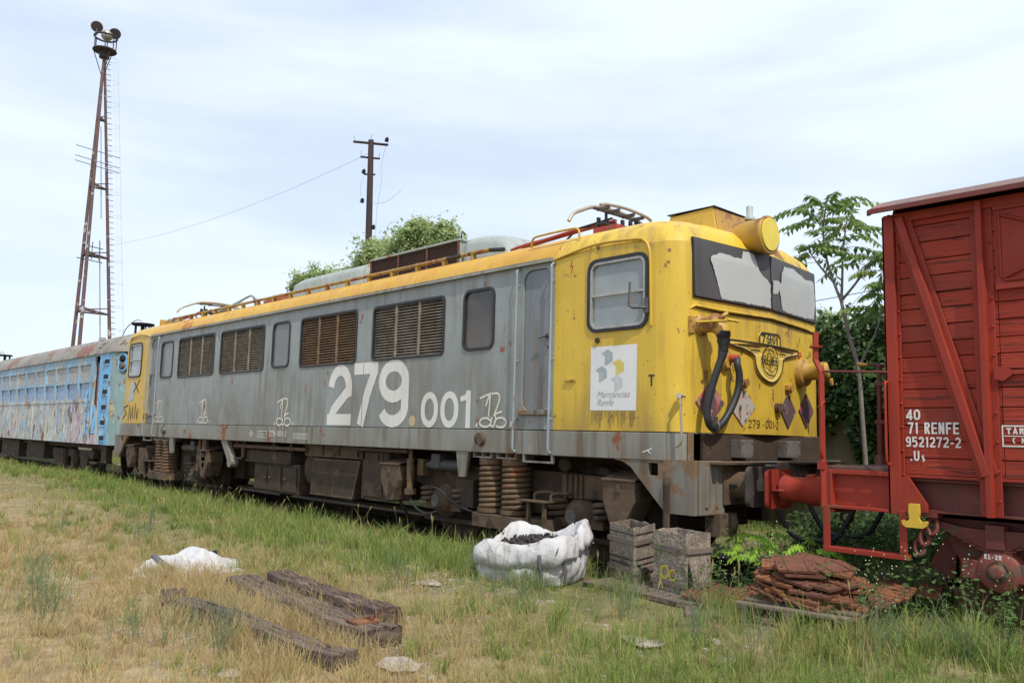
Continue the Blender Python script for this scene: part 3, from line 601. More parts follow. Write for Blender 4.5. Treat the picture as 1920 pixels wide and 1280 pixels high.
for z, a, e in ((1.375, -13.6, -13.45), (1.345, -13.6, -13.36), (1.315, -13.6, -13.4)): q.ribbon([(a, z), (e, z)], .007, f)
text(q, '279-001-2', f, -13.20, 1.318, .095, w=.60, t=.15, gap=.20)
for z in (1.375, 1.35, 1.32, 1.295): q.ribbon([(-12.38, z), (-11.9, z)], .008, f)
q.build('sill_lettering', M['white_mark'], loco)
q = MB(); q.cyl((-7.71, -.02, 1.375), (-7.71, -.075, 1.375), .085, .075); q.ribbon([(-7.74, 1.39), (-7.69, 1.385)], .008, sidefn(-.076)); q.build('filler_cap', M['brown2'], loco, bevel=.004)
q = MB(); q.cyl((-17.9, -.02, 1.36), (-17.9, -.075, 1.36), .08, .07); q.build('filler_cap', M['steel'], loco, bevel=.004)
# ---- skirts at the ends
for s in (1, -1):
    P = [(-5.62, 1.21), (-5.50, 1.19), (-5.40, 1.14), (-5.30, 1.04), (-4.965, .71), (-4.63, .71), (-4.63, 1.23), (-5.62, 1.23)]
    hole = rrect(-5.175, -5.055, 1.065, 1.19, .015)
    if s < 0: P = [(2 * XC - a, c_) for a, c_ in P]; hole = [(2 * XC - a, c_) for a, c_ in hole]
    b = MB(); b.plate(P, [hole], (0, -.012, 0), (1, 0, 0), (0, 0, 1), (0, .05, 0)); b.build('skirt', M['skirt'], loco)
    # buffer beam
    x0, x1 = sorted((mir(-4.68, s), mir(-4.60, s))); b = MB(); b.box(x0, x1, .04, .46, .71, 1.225); b.box(x0, x1, 2.54, 2.96, .71, 1.225); b.box(x0, x1 - .012, .46, 2.54, .86, 1.22); x0, x1 = sorted((mir(-4.79, s), mir(-4.775, s))); b.box(x0, x1, .1, 2.9, 1.2, 1.495)
    b.build('buffer_beam', M['skirt'], loco, bevel=.006)
    x0, x1 = sorted((mir(-4.79, s), mir(-4.47, s))); b = MB(); b.box(x0, x1, .20, 1.25, 1.195, 1.215); b.box(x0, x1, 1.75, 2.8, 1.195, 1.215); b.build('footplate', M['brown2'], loco)
    x0, x1 = sorted((mir(-4.9, s), mir(-4.64, s)));
    b = MB(); b.box(*sorted((mir(-4.79, s), mir(-4.74, s))), .3, 2.75, 1.225, 1.49); b.build('under_nose', M['brown'], loco)
    for yc_ in (.62, 2.38):
        X = lambda v: mir(v, s); q = MB()
        ax = (s, 0, 0)
        q.lathe((X(-4.60), yc_, .99), ax, [(0, .165), (.03, .165), (.035, .135), (.20, .135), (.205, .11), (.30, .11)], 24)
        q.box(*sorted((X(-4.60), X(-4.575))), yc_ - .2, yc_ + .2, .80, 1.18)
        bu = q.build('buffer', M['brown2'], loco, bevel=.003)
        q = MB(); q.prism(rrect(yc_ - .26, yc_ + .26, .80, 1.185, .07), (X(-4.315), 0, 0), (0, 1, 0), (0, 0, 1), (s * .045, 0, 0)); q.build('buffer_head', rough_mat('greasy_steel', (.085, .075, .068), (.045, .036, .03), 6, .45), bu, bevel=.012)
        q = MB(); q.prism(rrect(X(-4.52) - .05, X(-4.52) + .05, .965, 1.0, .016), (0, yc_ - .1385, 0), (1, 0, 0), (0, 0, 1), (0, .003, 0)); q.build('slot', M['dark'], bu)
for y0, y1, z0, z1 in ((.80, 1.04, 1.255, 1.44), (1.73, 2.03, 1.255, 1.44)):
    q = MB(); q.box(-4.74, -4.62, y0, y1, z0, z1)
    for a in (y0 + .03, y1 - .03):
        for c_ in (z0 + .03, z1 - .03): q.cyl((-4.62, a, c_), (-4.612, a, c_), .012, n=6)
    q.build('socket_box', rough_mat('weathered_grey_box', (.19, .17, .15), (.11, .09, .075), 8), loco, bevel=.005)
q = MB(); q.box(-4.62, -4.50, 1.38, 1.62, .88, 1.12); q.tube([(-4.5, 1.5, 1.0), (-4.38, 1.5, 1.0), (-4.33, 1.5, 1.04), (-4.36, 1.5, 1.10)], [.04, .035, .03, .02], 10); q.build('draw_hook', M['brown'], loco)
for yh in (1.15, 1.85):
    q = MB(); q.tube(smooth_path([(-4.6, yh, .9), (-4.48, yh, .88), (-4.40, yh, .70), (-4.30, yh + .03, .52), (-4.15, yh + .04, .46), (-4.05, yh + .05, .47)], 5), .026, 10); q.build('brake_hose', M['hose'], loco)
q = MB(); q.box(-4.62, -4.585, .12, .17, .78, 1.16); q.box(-4.62, -4.585, .30, .33, .78, 1.16); q.build('beam_rib', M['skirt'], loco, bevel=.004)
q = MB(); q.box(-4.95, -4.91, -.05, -.012, .45, 1.06); q.box(-4.99, -4.955, -.02, .02, .55, 1.12); q.build('lifting_bracket', M['brown2'], loco, bevel=.004)
q = MB(); q.lathe((-4.6, .55, .62), (0, -1, 0), [(0, .10), (.05, .10), (.06, .05), (.10, .05)], 14); q.box(-4.72, -4.55, .3, .6, .5, .72); q.build('rail_guard', M['brown2'], loco)
# ---- roof equipment
q = MB(); P = [(x, .27, 3.825) for x in (-8.0, -10, -12, -14, -16, -18.6)]; q.tube(P, .026, 10); co = q.build('roof_conduit', M['conduit'], loco)
for x in [-8.3 - .62 * i for i in range(17)]:
    q = MB(); q.box(x - .012, x + .012, .23, .31, 3.715, 3.80); q.cyl((x - .014, .27, 3.825), (x + .014, .27, 3.825), .031, n=10); q.build('clip', M['conduit'], co)
q = MB(); q.tube([(-8.86, .27, 3.823), (-8.55, .27, 3.825)], .0285, 8); q.tube([(-8.4, .27, 3.825), (-8.0, .29, 3.825), (-7.75, .31, 3.80)], .0285, 8); q.build('cable_sleeve', M['rubber'], co)
q = MB(); q.box(-11.40, -9.13, .70, 2.3, 3.84, 4.20); q.box(-11.42, -9.11, .67, 2.33, 4.20, 4.235); ve = q.build('roof_vent', M['vent_grey'], loco, bevel=.008)
q = MB()
for k in range(11):
    z = 3.885 + .028 * k; q.add([(-11.37, .685, z - .008), (-9.16, .685, z - .008), (-9.16, .702, z + .008), (-11.37, .702, z + .008)], [(0, 1, 2, 3)])
for x in (-11.38, -10.62, -9.88, -9.14): q.box(x - .015, x + .015, .672, .70, 3.86, 4.2)
q.build('vent_louvre', M['vent_rust'], ve)
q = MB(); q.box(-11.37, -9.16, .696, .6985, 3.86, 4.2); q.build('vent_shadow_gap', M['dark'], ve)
def cowl(x0, x1, zt, name, r0=.0, taper0=.35, taper1=.35):
    q = MB(); sec = [(.70, 3.82)] + [(1.5 - .8 * cos(radians(a)), 3.90 + (zt - 3.90) * sin(radians(a)) ** .36) for a in (8, 20, 35, 55, 75, 90, 105, 125, 145, 160, 172)] + [(2.3, 3.82)]
    vs = []; n = len(sec); st = []
    for i in range(15):
        u = i / 14; x = x0 + (x1 - x0) * u; d0 = (x - x0) / max(taper0, .01); d1 = (x1 - x) / max(taper1, .01); k = min(1, d0, d1); sc = sqrt(max(0, 1 - (1 - k) ** 2)); st.append((x, sc))
    if taper0 <= .01 or taper1 <= .01: pass
    for x, sc in st: vs += [(x, 1.5 + (y - 1.5) * (.9 + .1 * sc), 3.82 + (z - 3.82) * max(.02, sc)) for y, z in sec]
    q.add(vs, [(i * n + j, i * n + j + 1, (i + 1) * n + j + 1, (i + 1) * n + j) for i in range(14) for j in range(n - 1)], True)
    q.add([vs[j] for j in range(n)], [tuple(range(n))]); q.add([vs[14 * n + j] for j in range(n)], [tuple(range(n))]); return q.build(name, M['vent_grey'], loco)
cowl(-14.2, -11.42, 4.30, 'roof_cowl', taper0=.35, taper1=.005)
cowl(-9.10, -8.10, 4.31, 'roof_cowl', taper0=.005, taper1=.75)
for x in (-9.12,): q = MB(); q.tube([(x, .72, 4.22), (x, .72, 4.30), (x + .04, .70, 4.33), (x + .08, .72, 4.29)], .012, 6); q.build('lifting_eye', M['brown'], loco)
# red boxes by the far panto
for k, (x, y) in enumerate(((-14.6, .75), (-15.1, .9))):
    q = MB(); q.box(-.18, .18, -.12, .12, 0, .12, Matrix.Translation((x, y, 3.86)) @ Matrix.Rotation(.25, 4, 'Z') @ Matrix.Rotation(-.15, 4, 'Y')); q.build('roof_box', M['orange'], loco, bevel=.01)
q = MB()
for k in range(5): q.tube(smooth_path([(-14.9 - .05 * k, .5, 3.83), (-15.15 - .06 * k, .45 + .03 * k, 4.0 + .012 * k), (-15.5, .45, 3.98), (-15.9 - .1 * k, .4, 3.84), (-16.4 - .1 * k, .42, 3.80)], 5), .02, 6)
q.build('loose_cable', M['pipegrey'], loco)
q = MB()
for x in (-18.7, -18.95): q.tube([(x, .42, 3.80), (x - .1, .36, 3.86), (x - .35, .40, 3.84)], .035, 8)
q.build('loose_cable', M['alu'], loco)
# far cab roof bits
q = MB(); q.box(-20.0, -19.4, .6, 1.2, 3.86, 3.93); q.box(-20.2, -20.1, .55, .8, 3.84, 3.98); q.build('roof_hatch', M['roofyellow'], loco, bevel=.01)
# pantographs
def panto(X, s, name):
    r = bpy.data.objects.new(name, None); COL.objects.link(r); r.parent = loco; OFF[r.name] = OFF[loco.name]
    q = MB()
    for y in (.95, 2.05): q.box(X - 1.75, X + .35, y - .035, y + .035, 3.90, 3.96)
    for x in (X - 1.6, X - .7, X + .2): q.box(x - .04, x + .04, .95, 2.05, 3.905, 3.955)
    q.build('base_frame', M['orange'], r, bevel=.006)
    q = MB()
    for x in (X - 1.6, X + .2):
        for y in (.85, 2.15): q.lathe((x, y, 3.80), (0, 0, 1), [(0, .05), (.02, .06), (.03, .035), (.05, .06), (.06, .035), (.08, .06), (.09, .03), (.11, .03)], 12)
    q.build('insulator', M['vent_rust'], r)
    q = MB()
    for y in (1.0, 2.0): q.tube([(X - 1.55, y, 3.98), (X - .6, y * .7 + .45, 4.10), (X + .05, 1.5 + (y - 1.5) * .35, 4.20)], .024, 8)
    q.tube([(X - 1.55, .95, 3.98), (X - 1.55, 2.05, 3.98)], .035, 8); q.build('lower_arm', M['redpaint'], r)
    q = MB()
    for y in (1.2, 1.8): q.tube([(X + .10, y, 4.20), (X - .5, y, 4.16), (X - 1.1, 1.5, 4.06)], .016, 6)
    q.tube([(X, 1.2, 4.13), (X, 1.2, 4.30)], .02, 6); q.tube([(X, 1.8, 4.13), (X, 1.8, 4.32)], .02, 6); q.tube([(X, 1.1, 4.14), (X, 1.9, 4.14)], .03, 8)
    for i in range(6): q.box(X - .12 + .05 * i, X - .09 + .05 * i, 1.15 + .1 * i, 1.2 + .1 * i, 4.08, 4.24)
    q.build('linkage', M['rubber'], r)
    for dx in (-.09, .09):
        q = MB(); P = smooth_path([(X + dx, .60, 4.08), (X + dx, .68, 4.19), (X + dx, .86, 4.28), (X + dx, 1.02, 4.345), (X + dx, 1.15, 4.37), (X + dx, 1.5, 4.39), (X + dx, 1.85, 4.37), (X + dx, 1.98, 4.345), (X + dx, 2.14, 4.28), (X + dx, 2.32, 4.19), (X + dx, 2.4, 4.08)], 4)
        if dx < 0: q.tube(P, .024, 8)
        else: q.tube([p for p in P if .98 < p.y < 2.02], .022, 8)
        q.build('collector_bow', M['copper'], r)
    q = MB()
    for y in (1.15, 1.35, 1.65, 1.85): q.box(X - .1, X + .1, y - .015, y + .015, 4.32, 4.36)
    q.box(X - .12, X - .06, 1.04, 1.96, 4.335, 4.352); q.build('bow_bracket', M['steel'], r)
panto(-6.80, 1, 'pantograph'); panto(-19.2, 1, 'pantograph')
q = MB(); q.tube(smooth_path([(-8.55, .9, 3.9), (-8.0, .8, 3.95), (-7.6, 1.0, 4.05), (-7.2, 1.1, 4.12)], 5), .02, 6); q.box(-6.62, -6.25, .75, 1.15, 3.87, 3.97); q.build('roof_bus_bar', M['redpaint'], loco)
q = MB(); q.tube(smooth_path([(-7.05, .12, 3.68), (-7.0, .10, 3.78), (-6.85, .10, 3.80), (-6.45, .10, 3.80), (-6.3, .12, 3.79), (-6.27, .12, 3.68)], 4), .014, 8); q.build('roof_grab_rail', M['yellow'], loco)
# roof box and headlamp over the cab
q = MB(); P = [(-5.72, .92, 3.82), (-5.0, .92, 3.82), (-5.0, 1.55, 3.82), (-5.72, 1.9, 3.82)]
vs = [(-5.70, .98, 3.74), (-5.02, .98, 3.72), (-4.95, 2.02, 3.72), (-5.70, 2.02, 3.74), (-5.66, 1.0, 3.985), (-5.08, 1.0, 4.005), (-5.06, 2.0, 4.0), (-5.66, 2.0, 3.985)]
q.add(vs, [(0, 1, 5, 4), (1, 2, 6, 5), (2, 3, 7, 6), (3, 0, 4, 7), (4, 5, 6, 7)]); q.build('roof_box', M['yellow'], loco, bevel=.01); q = MB(); q.box(-5.69, -5.05, .985, 2.015, 4.006, 4.014); q.build('box_lid', M['rubber'], loco); q = MB(); q.add([(-5.015, 1.0, 3.73), (-4.945, 2.01, 3.73), (-5.052, 1.99, 3.99), (-5.072, 1.01, 3.995)], [(0, 1, 2, 3)]); q.build('rusty_front', M['lamp_yellow'], loco)
q = MB(); q.lathe((-4.90, 1.30, 3.665), (1, 0, -.03), [(0, .185), (.30, .20), (.31, .215), (.34, .215), (.345, .20)], 30); hl = q.build('headlamp', M['lamp_yellow'], loco)
q = MB(); q.lathe((-4.552, 1.30, 3.66), (1, 0, -.03), [(0, .18), (.012, .176)], 30); q.build('blanking_disc', M['lensyellow'], hl)
q = MB(); q.add([(-5.1, 1.45, 3.80), (-4.72, 1.50, 3.5), (-4.76, 1.98, 3.52), (-5.0, 1.88, 3.80), (-4.90, 1.62, 3.93)], [(0, 1, 2, 3), (0, 1, 4), (3, 2, 4), (1, 2, 4), (0, 4, 3)]); q.build('lamp_fairing', M['lamp_yellow'], hl)
q = MB(); q.lathe((-4.80, 1.30, 3.86), (0, 0, 1), [(0, .055), (.03, .06), (.035, .036), (.15, .038), (.16, .03)], 16); q.build('horn', M['vent_grey'], loco)
# ================================================================== running gear
def helix(cx, cy, z0, z1, r, turns, n=16):
    return [(cx + r * cos(2 * pi * i / n), cy + r * sin(2 * pi * i / n), z0 + (z1 - z0) * i / (turns * n)) for i in range(int(turns * n) + 1)]
def wheel(b, x, y, r=.55, w_=.13, s=1):
    b.lathe((x, y, r), (0, s, 0), [(0, r - .05), (0, r), (w_ - .03, r - .01), (w_ - .03, r + .025), (w_, r + .025), (w_, r - .06)], 36)
    b.lathe((x, y + .02 * s, r), (0, s, 0), [(0, .12), (.001, .13), (.04, .36), (.0, r - .07)], 28)
def bogie(X, s, far):
    r = bpy.data.objects.new('bogie', None); COL.objects.link(r); r.parent = loco; OFF[r.name] = OFF[loco.name]
    x = lambda v: X + s * v
    def bx(q, a, e, y0, y1, z0, z1): q.box(*sorted((x(a), x(e))), y0, y1, z0, z1)
    q = MB(); 
    for ys in (0, 1):
        Y = lambda a: a if not ys else 3 - a
        q.prism([(x(-2.0), .80), (x(-1.7), .72), (x(-.7), .72), (x(-.4), .52), (x(.55), .52), (x(.9), .74), (x(1.9), .76), (x(2.0), .84), (x(2.0), .98), (x(1.0), 1.02), (x(-1.0), 1.02), (x(-2.0), .98)], (0, Y(.34), 0), (1, 0, 0), (0, 0, 1), (0, .14 if not ys else -.14, 0))
    bx(q, -2.0, -1.9, .4, 2.6, .8, .98); bx(q, 1.9, 2.0, .4, 2.6, .8, .98); bx(q, -.3, .3, .4, 2.6, .6, .98)
    q.build('bogie_frame', M['brown'], r, bevel=.01)
    for xa in (-1.22, 1.22):
        q = MB(); wheel(q, x(xa), .62); wheel(q, x(xa), 2.38, s=-1); q.cyl((x(xa), .62, .55), (x(xa), 2.38, .55), .09); q.build('wheelset', M['brown'], r)
        q = MB(); q.lathe((x(xa), .40, .55), (0, -1, 0), [(0, .22), (.06, .22), (.08, .175), (.16, .165), (.17, .11), (.22, .10), (.23, .05)], 22); q.box(x(xa) - .36, x(xa) + .36, .30, .44, .42, .52); ab = q.build('axlebox', M['brown2'], r)
        q = MB(); q.lathe((x(xa), .17, .55), (0, -1, 0), [(0, .085), (.012, .08)], 16); q.build('axle_cover', M['steel'], ab)
        for dx in (-.34, .34):
            q = MB(); q.tube(helix(x(xa + dx), .34, .50, .74, .105, 3.4), .030, 8, caps=True); q.build('coil_spring', M['brown2'], r)
    # large secondary springs
    for dx in (-.08, .33):
        q = MB(); q.tube(helix(x(dx), .17, .53, 1.10, .150, 9.0, 20), .030, 10); q.lathe((x(dx), .17, .50), (0, 0, 1), [(0, .19), (.05, .19)], 24); q.lathe((x(dx), .17, 1.10), (0, 0, 1), [(0, .18), (.05, .18)], 24); q.cyl((x(dx), .17, .5), (x(dx), .17, 1.12), .08); q.build('coil_spring', M['spring'], r)
    q = MB(); P = [(x(-.32), .10), (x(-.2), -.06), (x(.50), -.06), (x(.95), .12), (x(.95), .45), (x(-.32), .45)]
    q.prism(P, (0, 0, .335), (1, 0, 0), (0, 1, 0), (0, 0, .15)); q.build('spring_pan', M['brown2'], r, bevel=.008)
    for dx in (-.10, .33):
        q = MB(); bx(q, dx - .17, dx + .17, -.01, .3, 1.15, 1.165)
        for e in (-.16, .0, .155): bx(q, dx + e - .006, dx + e + .008, -.01, .3, 1.165, 1.215)
        q.build('spring_seat', M['sill'], r)
    q = MB(); bx(q, .62, 1.10, -.02, .02, 1.125, 1.145); bx(q, .62, .645, -.02, .02, 1.145, 1.215); bx(q, 1.075, 1.10, -.02, .02, 1.145, 1.215); q.build('step', M['sill'], r)
    # tapered bracket
    q = MB(); q.prism([(x(-.60), 1.215), (x(-.36), 1.215), (x(-.44), .90), (x(-.54), .90)], (0, -.01, 0), (1, 0, 0), (0, 0, 1), (0, .05, 0)); q.build('bump_stop', M['sill'], r, bevel=.004)
    # sandboxes
    for xa, k in ((-2.08, 1), (2.02, -1)):
        q = MB(); P = [(-.21, .98), (.21, .98), (.21, .78), (.10, .50), (-.05, .50), (-.21, .78)]
        P = [(x(xa + a * k), c_) for a, c_ in P]; q.prism(P, (0, .02, 0), (1, 0, 0), (0, 0, 1), (0, .30, 0))
        sb = q.build('sandbox', M['brown2'], r, bevel=.008)
        q = MB(); a0, a1 = sorted((x(xa - .225), x(xa + .225))); q.add([(a0, -.0, .985), (a1, -.0, .985), (a1, .34, 1.07), (a0, .34, 1.07), (a0, .0, 1.0), (a1, .0, 1.0), (a1, .34, 1.085), (a0, .34, 1.085)], [(0, 3, 2, 1), (4, 5, 6, 7), (0, 1, 5, 4), (1, 2, 6, 5), (2, 3, 7, 6), (3, 0, 4, 7)]); q.box(x(xa) - .02, x(xa) + .02, 0, .02, .87, .95); q.build('lid', M['brown2'], sb)
        q = MB(); q.tube([(x(xa), .2, .5), (x(xa + .02), .3, .35), (x(xa - .2 * k), .55, .15)], .022, 8); q.build('sand_pipe', M['brown'], sb)
    # damper
    xd = -1.70
    q = MB(); q.cyl((x(xd), .10, .80), (x(xd), .10, 1.08), .052); q.cyl((x(xd), .10, 1.08), (x(xd), .10, 1.2), .030); q.cyl((x(xd), .10, .66), (x(xd), .10, .82), .045); bx(q, xd - .05, xd + .05, .05, .17, .60, .68); bx(q, xd + .07, xd + .2, .16, .34, .86, 1.08); q.build('damper', M['spring'], r)
    q = MB(); q.cyl((x(-1.35), .22, 1.02), (x(-.65), .22, 1.02), .075, n=16); bx(q, -1.30, -1.12, .14, .30, .98, 1.16); q.cyl((x(-1.45), .22, 1.0), (x(-1.35), .22, 1.02), .05); q.build('brake_cylinder', plain('dark_grey_cylinder', (.06, .06, .058), .6), r)
    q = MB(); q.tube(smooth_path([(x(-1.30), .14, .70), (x(-1.1), .10, .72), (x(-.9), .12, .62), (x(-.7), .14, .52), (x(-.35), .16, .45)], 4), .014, 6); q.tube(smooth_path([(x(-1.75), .14, .58), (x(-1.55), .08, .45), (x(-1.3), .08, .38), (x(-1.1), .1, .42)], 4), .012, 6); q.build('air_hose', M['hose'], r)
    q = MB(); bx(q, .55, 1.02, -.06, .14, .685, .70); q.box(*sorted((x(.68), x(.72))), -.0, .04, .33, .69); q.box(*sorted((x(.93), x(.97))), 0, .04, .33, .69)
    for a in (.72, .98): q.tube(smooth_path([(x(a), .1, .70), (x(a), .1, .76), (x(a + .06), .14, .79), (x(a + .2), .2, .79)], 3), .02, 6)
    q.build('step_bracket', M['brown2'], r)
    q = MB(); bx(q, .95, 1.85, .30, .34, .74, 1.0)
    for e in (1.02, 1.10, 1.18, 1.26): bx(q, e, e + .03, .27, .30, .74, 1.0)
    bx(q, 1.32, 1.78, .285, .30, .76, .98); q.build('frame_cover', M['brown2'], r, bevel=.005)
    q = MB(); q.lathe((x(1.05), .26, 1.12), (0, -1, 0), [(0, .09), (.03, .09), (.05, .05)], 16); bx(q, -.9, -.55, .25, .4, .5, .85); bx(q, -1.8, 1.9, .45, .5, .25, .31); q.build('brake_rigging', M['brown'], r)
bogie(-7.60, 1, 0); bogie(2 * XC + 7.60 , -1, 1)
# far bogie has an extra box and hangers, seen ahead of the springs
q = MB(); q.prism([(-19.35, .96), (-18.95, .96), (-18.95, .40), (-19.2, .40), (-19.35, .6)], (0, -.0, 0), (1, 0, 0), (0, 0, 1), (0, .25, 0)); q.build('sandbox', M['brown2'], loco, bevel=.01)
q = MB(); q.box(-16.02, -15.86, .02, .08, .80, 1.215); q.cyl((-15.94, .02, .72), (-15.94, .1, .72), .05); q.build('hanger', M['brown2'], loco)
q = MB(); q.add([(-15.15, .0, 1.215), (-14.90, .0, 1.215), (-14.62, .0, .84), (-14.78, .0, .80), (-15.15, .09, 1.215), (-14.90, .09, 1.215), (-14.62, .09, .84), (-14.78, .09, .80)], [(0, 1, 2, 3), (7, 6, 5, 4), (0, 4, 5, 1), (1, 5, 6, 2), (2, 6, 7, 3), (3, 7, 4, 0)]); q.cyl((-14.70, -.02, .82), (-14.70, .12, .82), .09); q.build('anti_roll_strut', M['sill'], loco)
# underfloor boxes
q = MB(); q.box(-14.02, -12.44, .17, 1.2, .37, .86)
for a in (-14.0, -13.5, -12.97): q.box(a, a + .46, .145, .17, .40, .80)
bx_ = q.build('battery_box', M['brown'], loco, bevel=.006)
for a in (-13.60, -13.44, -12.90): q = MB(); q.box(a, a + .08, .12, .146, .60, .63); q.build('latch', M['brown2'], bx_)
q = MB(); q.box(-14.35, -12.72, .14, 1.2, .87, 1.06); q.box(-14.35, -12.70, .11, .16, .855, .885); q.build('equipment_box', M['brown'], loco, bevel=.005)
q = MB(); q.tube([(-14.7, .08, 1.12), (-12.1, .08, 1.12)], .030, 10)
for x in (-14.6, -14.3, -13.2, -12.6): q.cyl((x - .03, .08, 1.12), (x + .03, .08, 1.12), .046, n=12); q.cyl((x, .08, 1.12), (x, .08, 1.2), .02, n=8)
q.cyl((-14.35, .08, .92), (-14.35, .08, 1.1), .035, n=10); q.tube([(-14.75, .05, .90), (-14.35, .05, .90)], .012, 6); q.build('air_pipe', M['brown2'], loco)
q = MB(); q.box(-12.15, -10.60, .09, .12, 1.03, 1.05)
for x in (-12.15, -11.65, -11.17, -10.66): q.box(x, x + .025, .09, .12, 1.05, 1.21)
q.box(-12.15, -10.4, .12, .9, 1.02, 1.2); q.build('battery_tray', M['brown2'], loco)
q = MB(); q.prism([(-12.02, .42), (-10.78, .42), (-10.6, 1.0), (-11.95, 1.0)], (0, .14, 0), (1, 0, 0), (0, 0, 1), (0, .8, 0)); fa = q.build('resistor_case', M['brown'], loco, bevel=.006)
q = MB()
q.ribbon([(-12.0, .44), (-10.80, .44), (-10.62, .98), (-11.93, .98)], .035, sidefn(.136), True); q.ribbon([(-11.35, .44), (-11.3, .98)], .02, sidefn(.1355)); q.ribbon([(-11.97, .78), (-10.7, .78)], .02, sidefn(.1352)); q.build('mesh_frame', M['brown2'], fa)
q = MB(); q.lathe((-12.1, .5, .82), (0, -1, 0), [(0, .25), (.3, .25), (.31, .2)], 24); q.build('air_tank', M['brown'], loco)
q = MB(); q.box(-10.52, -9.86, .12, 1.0, .46, 1.18); q.box(-10.45, -9.98, .105, .12, .50, 1.14); q.cyl((-10.08, .06, 1.07), (-10.08, .12, 1.07), .03); q.build('equipment_box', M['brown'], loco, bevel=.008)
q = MB(); q.tube([(-10.6, .05, 1.175), (-9.3, .05, 1.175)], .028, 8); q.box(-16.6, -8.9, .9, 1.2, .25, .3); q.build('air_pipe', M['brown'], loco)
q = MB()  # plain boxes added to block the daylight showing beneath the body
for xx in (-7.6, 2 * XC + 7.6): q.box(xx - 2.2, xx + 2.2, .8, 2.2, .45, 1.19); q.box(xx - 2.1, xx + 2.1, 2.7, 2.9, .45, 1.19)
q.box(-14.4, -9.9, 1.3, 2.9, .4, 1.19)
q.box(-10.4, -9.0, .9, 2.2, .5, 1.15); q.box(-15.8, -14.6, .9, 2.2, .5, 1.15); q.build('underfloor_filler', M['brown'], loco)
# ================================================================== RED COVERED GOODS WAGON
g = G('wagon_plank_red')
v = g.voro(1.0, (.35, 1, 7.2), 'Color'); hs_ = g.n('ShaderNodeSeparateColor'); g.l(v, hs_.inputs[0])
c = g.mix(g.rng(g.noise(3, 6, (.5, 1, 2.4)), .3, .7), (.320, .036, .017), (.235, .027, .014)); gi = g.n('ShaderNodeNewGeometry').outputs['Random Per Island']; c = g.mix(g.rng(gi, 0, 1, 0, .6), c, (.38, .055, .026)); c = g.mix(g.rng(gi, .75, 1, 0, .45), c, (.16, .03, .022))
cr_ = g.noise(2.6, 9, (.8, 1, 15), (3, 3, 3), .62, .4); c = g.mix(g.math('MULTIPLY', g.rng(cr_, .565, .62), .8), c, (.07, .022, .016))
c = g.mix(g.rng(g.noise(20, 4, (1, 1, 1), (1, 1, 9)), .72, .75), c, (.32, .25, .22))
b0 = g.bump(cr_, .7, .012); g.bump(g.noise(9, 6, (.5, 1, 9)), .35, .006, b0); M['plank'] = g.fin(c, g.rng(g.noise(4, 4), .3, .7, .55, .75), 0, .3)
M['wred'] = paint('wagon_steel_red', (.340, .040, .019), (.265, .030, .016), rust=.70, rustc=(.12, .05, .03), streak=.5, streakc=(.13, .03, .02), rough=.50, rs=4, bump=.25)
M['wred'].node_tree.nodes['Principled BSDF'].inputs['Specular IOR Level'].default_value = .3
M['wred_dark'] = paint('wagon_frame_red', (.17, .032, .022), (.12, .026, .02), rust=.60, rustc=(.08, .045, .03), streak=.6, streakc=(.06, .03, .022), rough=.6, rs=3)
M['wroof'] = rough_mat('wagon_roof_canvas', (.235, .15, .125), (.16, .105, .09), 5, .75, spots=((.28, .11, .085), 4, .60))
M['yhook'] = paint('hook_yellow', (.72, .47, .04), (.60, .36, .03), rust=.70, rough=.45, rs=8)
wag = thing('covered_goods_wagon', 'red-brown wooden covered goods wagon with open brakeman platform and diagonal steel brace', 'goods wagon', (-.2, 1.5, 0))
X1 = 3.2
q = MB(); z = 1.19; k = 0
while z < 3.30:
    h = random.choice((.125, .135, .15, .14)); h = min(h, 3.31 - z)
    if h < .03: break
    cuts = [-2.86, -2.17] + [-2.05 + i * 1.31 for i in range(int((X1 + 2.05) / 1.31) + 1)] + [X1]
    for a, e in zip(cuts[:-1], cuts[1:]):
        if -2.06 < a < -.8 and z + h > 2.66: continue
        j = random.uniform(-.005, .005); q.box(a + .002, e - .002, .25 + j, .28, z + .0045, z + h - .0045)
    z += h; k += 1
q.box(-2.86, X1, .275, .30, 1.18, 3.32); q.box(-2.86, X1, 2.72, 2.75, 1.18, 3.32)
# end wall planks
z = 1.19
while z < 3.25:
    q.box(-2.87, -2.85, .25, 2.75, z + .004, z + .14); z += .145
q.box(X1, X1 + .03, .25, 2.75, 1.18, 3.35)
q.build('plank_wall', M['plank'], wag, bevel=.003)
def bolt(q, x, y, z, r=.012): q.lathe((x, y, z), (0, -1, 0), [(0, r), (.006, r), (.010, r * .6)], 8)
def post(x0, x1, z0, z1, nm='side_post', rib=True):
    q = MB(); q.box(x0, x1, .235, .25, z0, z1)
    if rib: xm = (x0 + x1) / 2; q.prism([(xm - .028, .235), (xm - .022, .175), (xm + .022, .175), (xm + .028, .235)], (0, 0, z0), (1, 0, 0), (0, 1, 0), (0, 0, z1 - z0))
    z = z0 + .12
    while z < z1: bolt(q, x1 - .018, .235, z); z += .22
    return q.build(nm, M['wred'], wag, bevel=.004)
q = MB(); q.box(-2.895, -2.80, .195, .245, .87, 3.33); q.box(-2.895, -2.875, .195, .36, .87, 3.33); q.box(-2.80, -2.775, .235, .247, .87, 3.33)
z = 1.0
while z < 3.3: bolt(q, -2.788, .235, z, .012); z += .19
q.build('corner_post', M['wred'], wag, bevel=.006)
post(-2.225, -2.07, .90, 3.33)
for i in range(3): post(-.84 + i * 1.31, -.70 + i * 1.31, .90, 3.33)
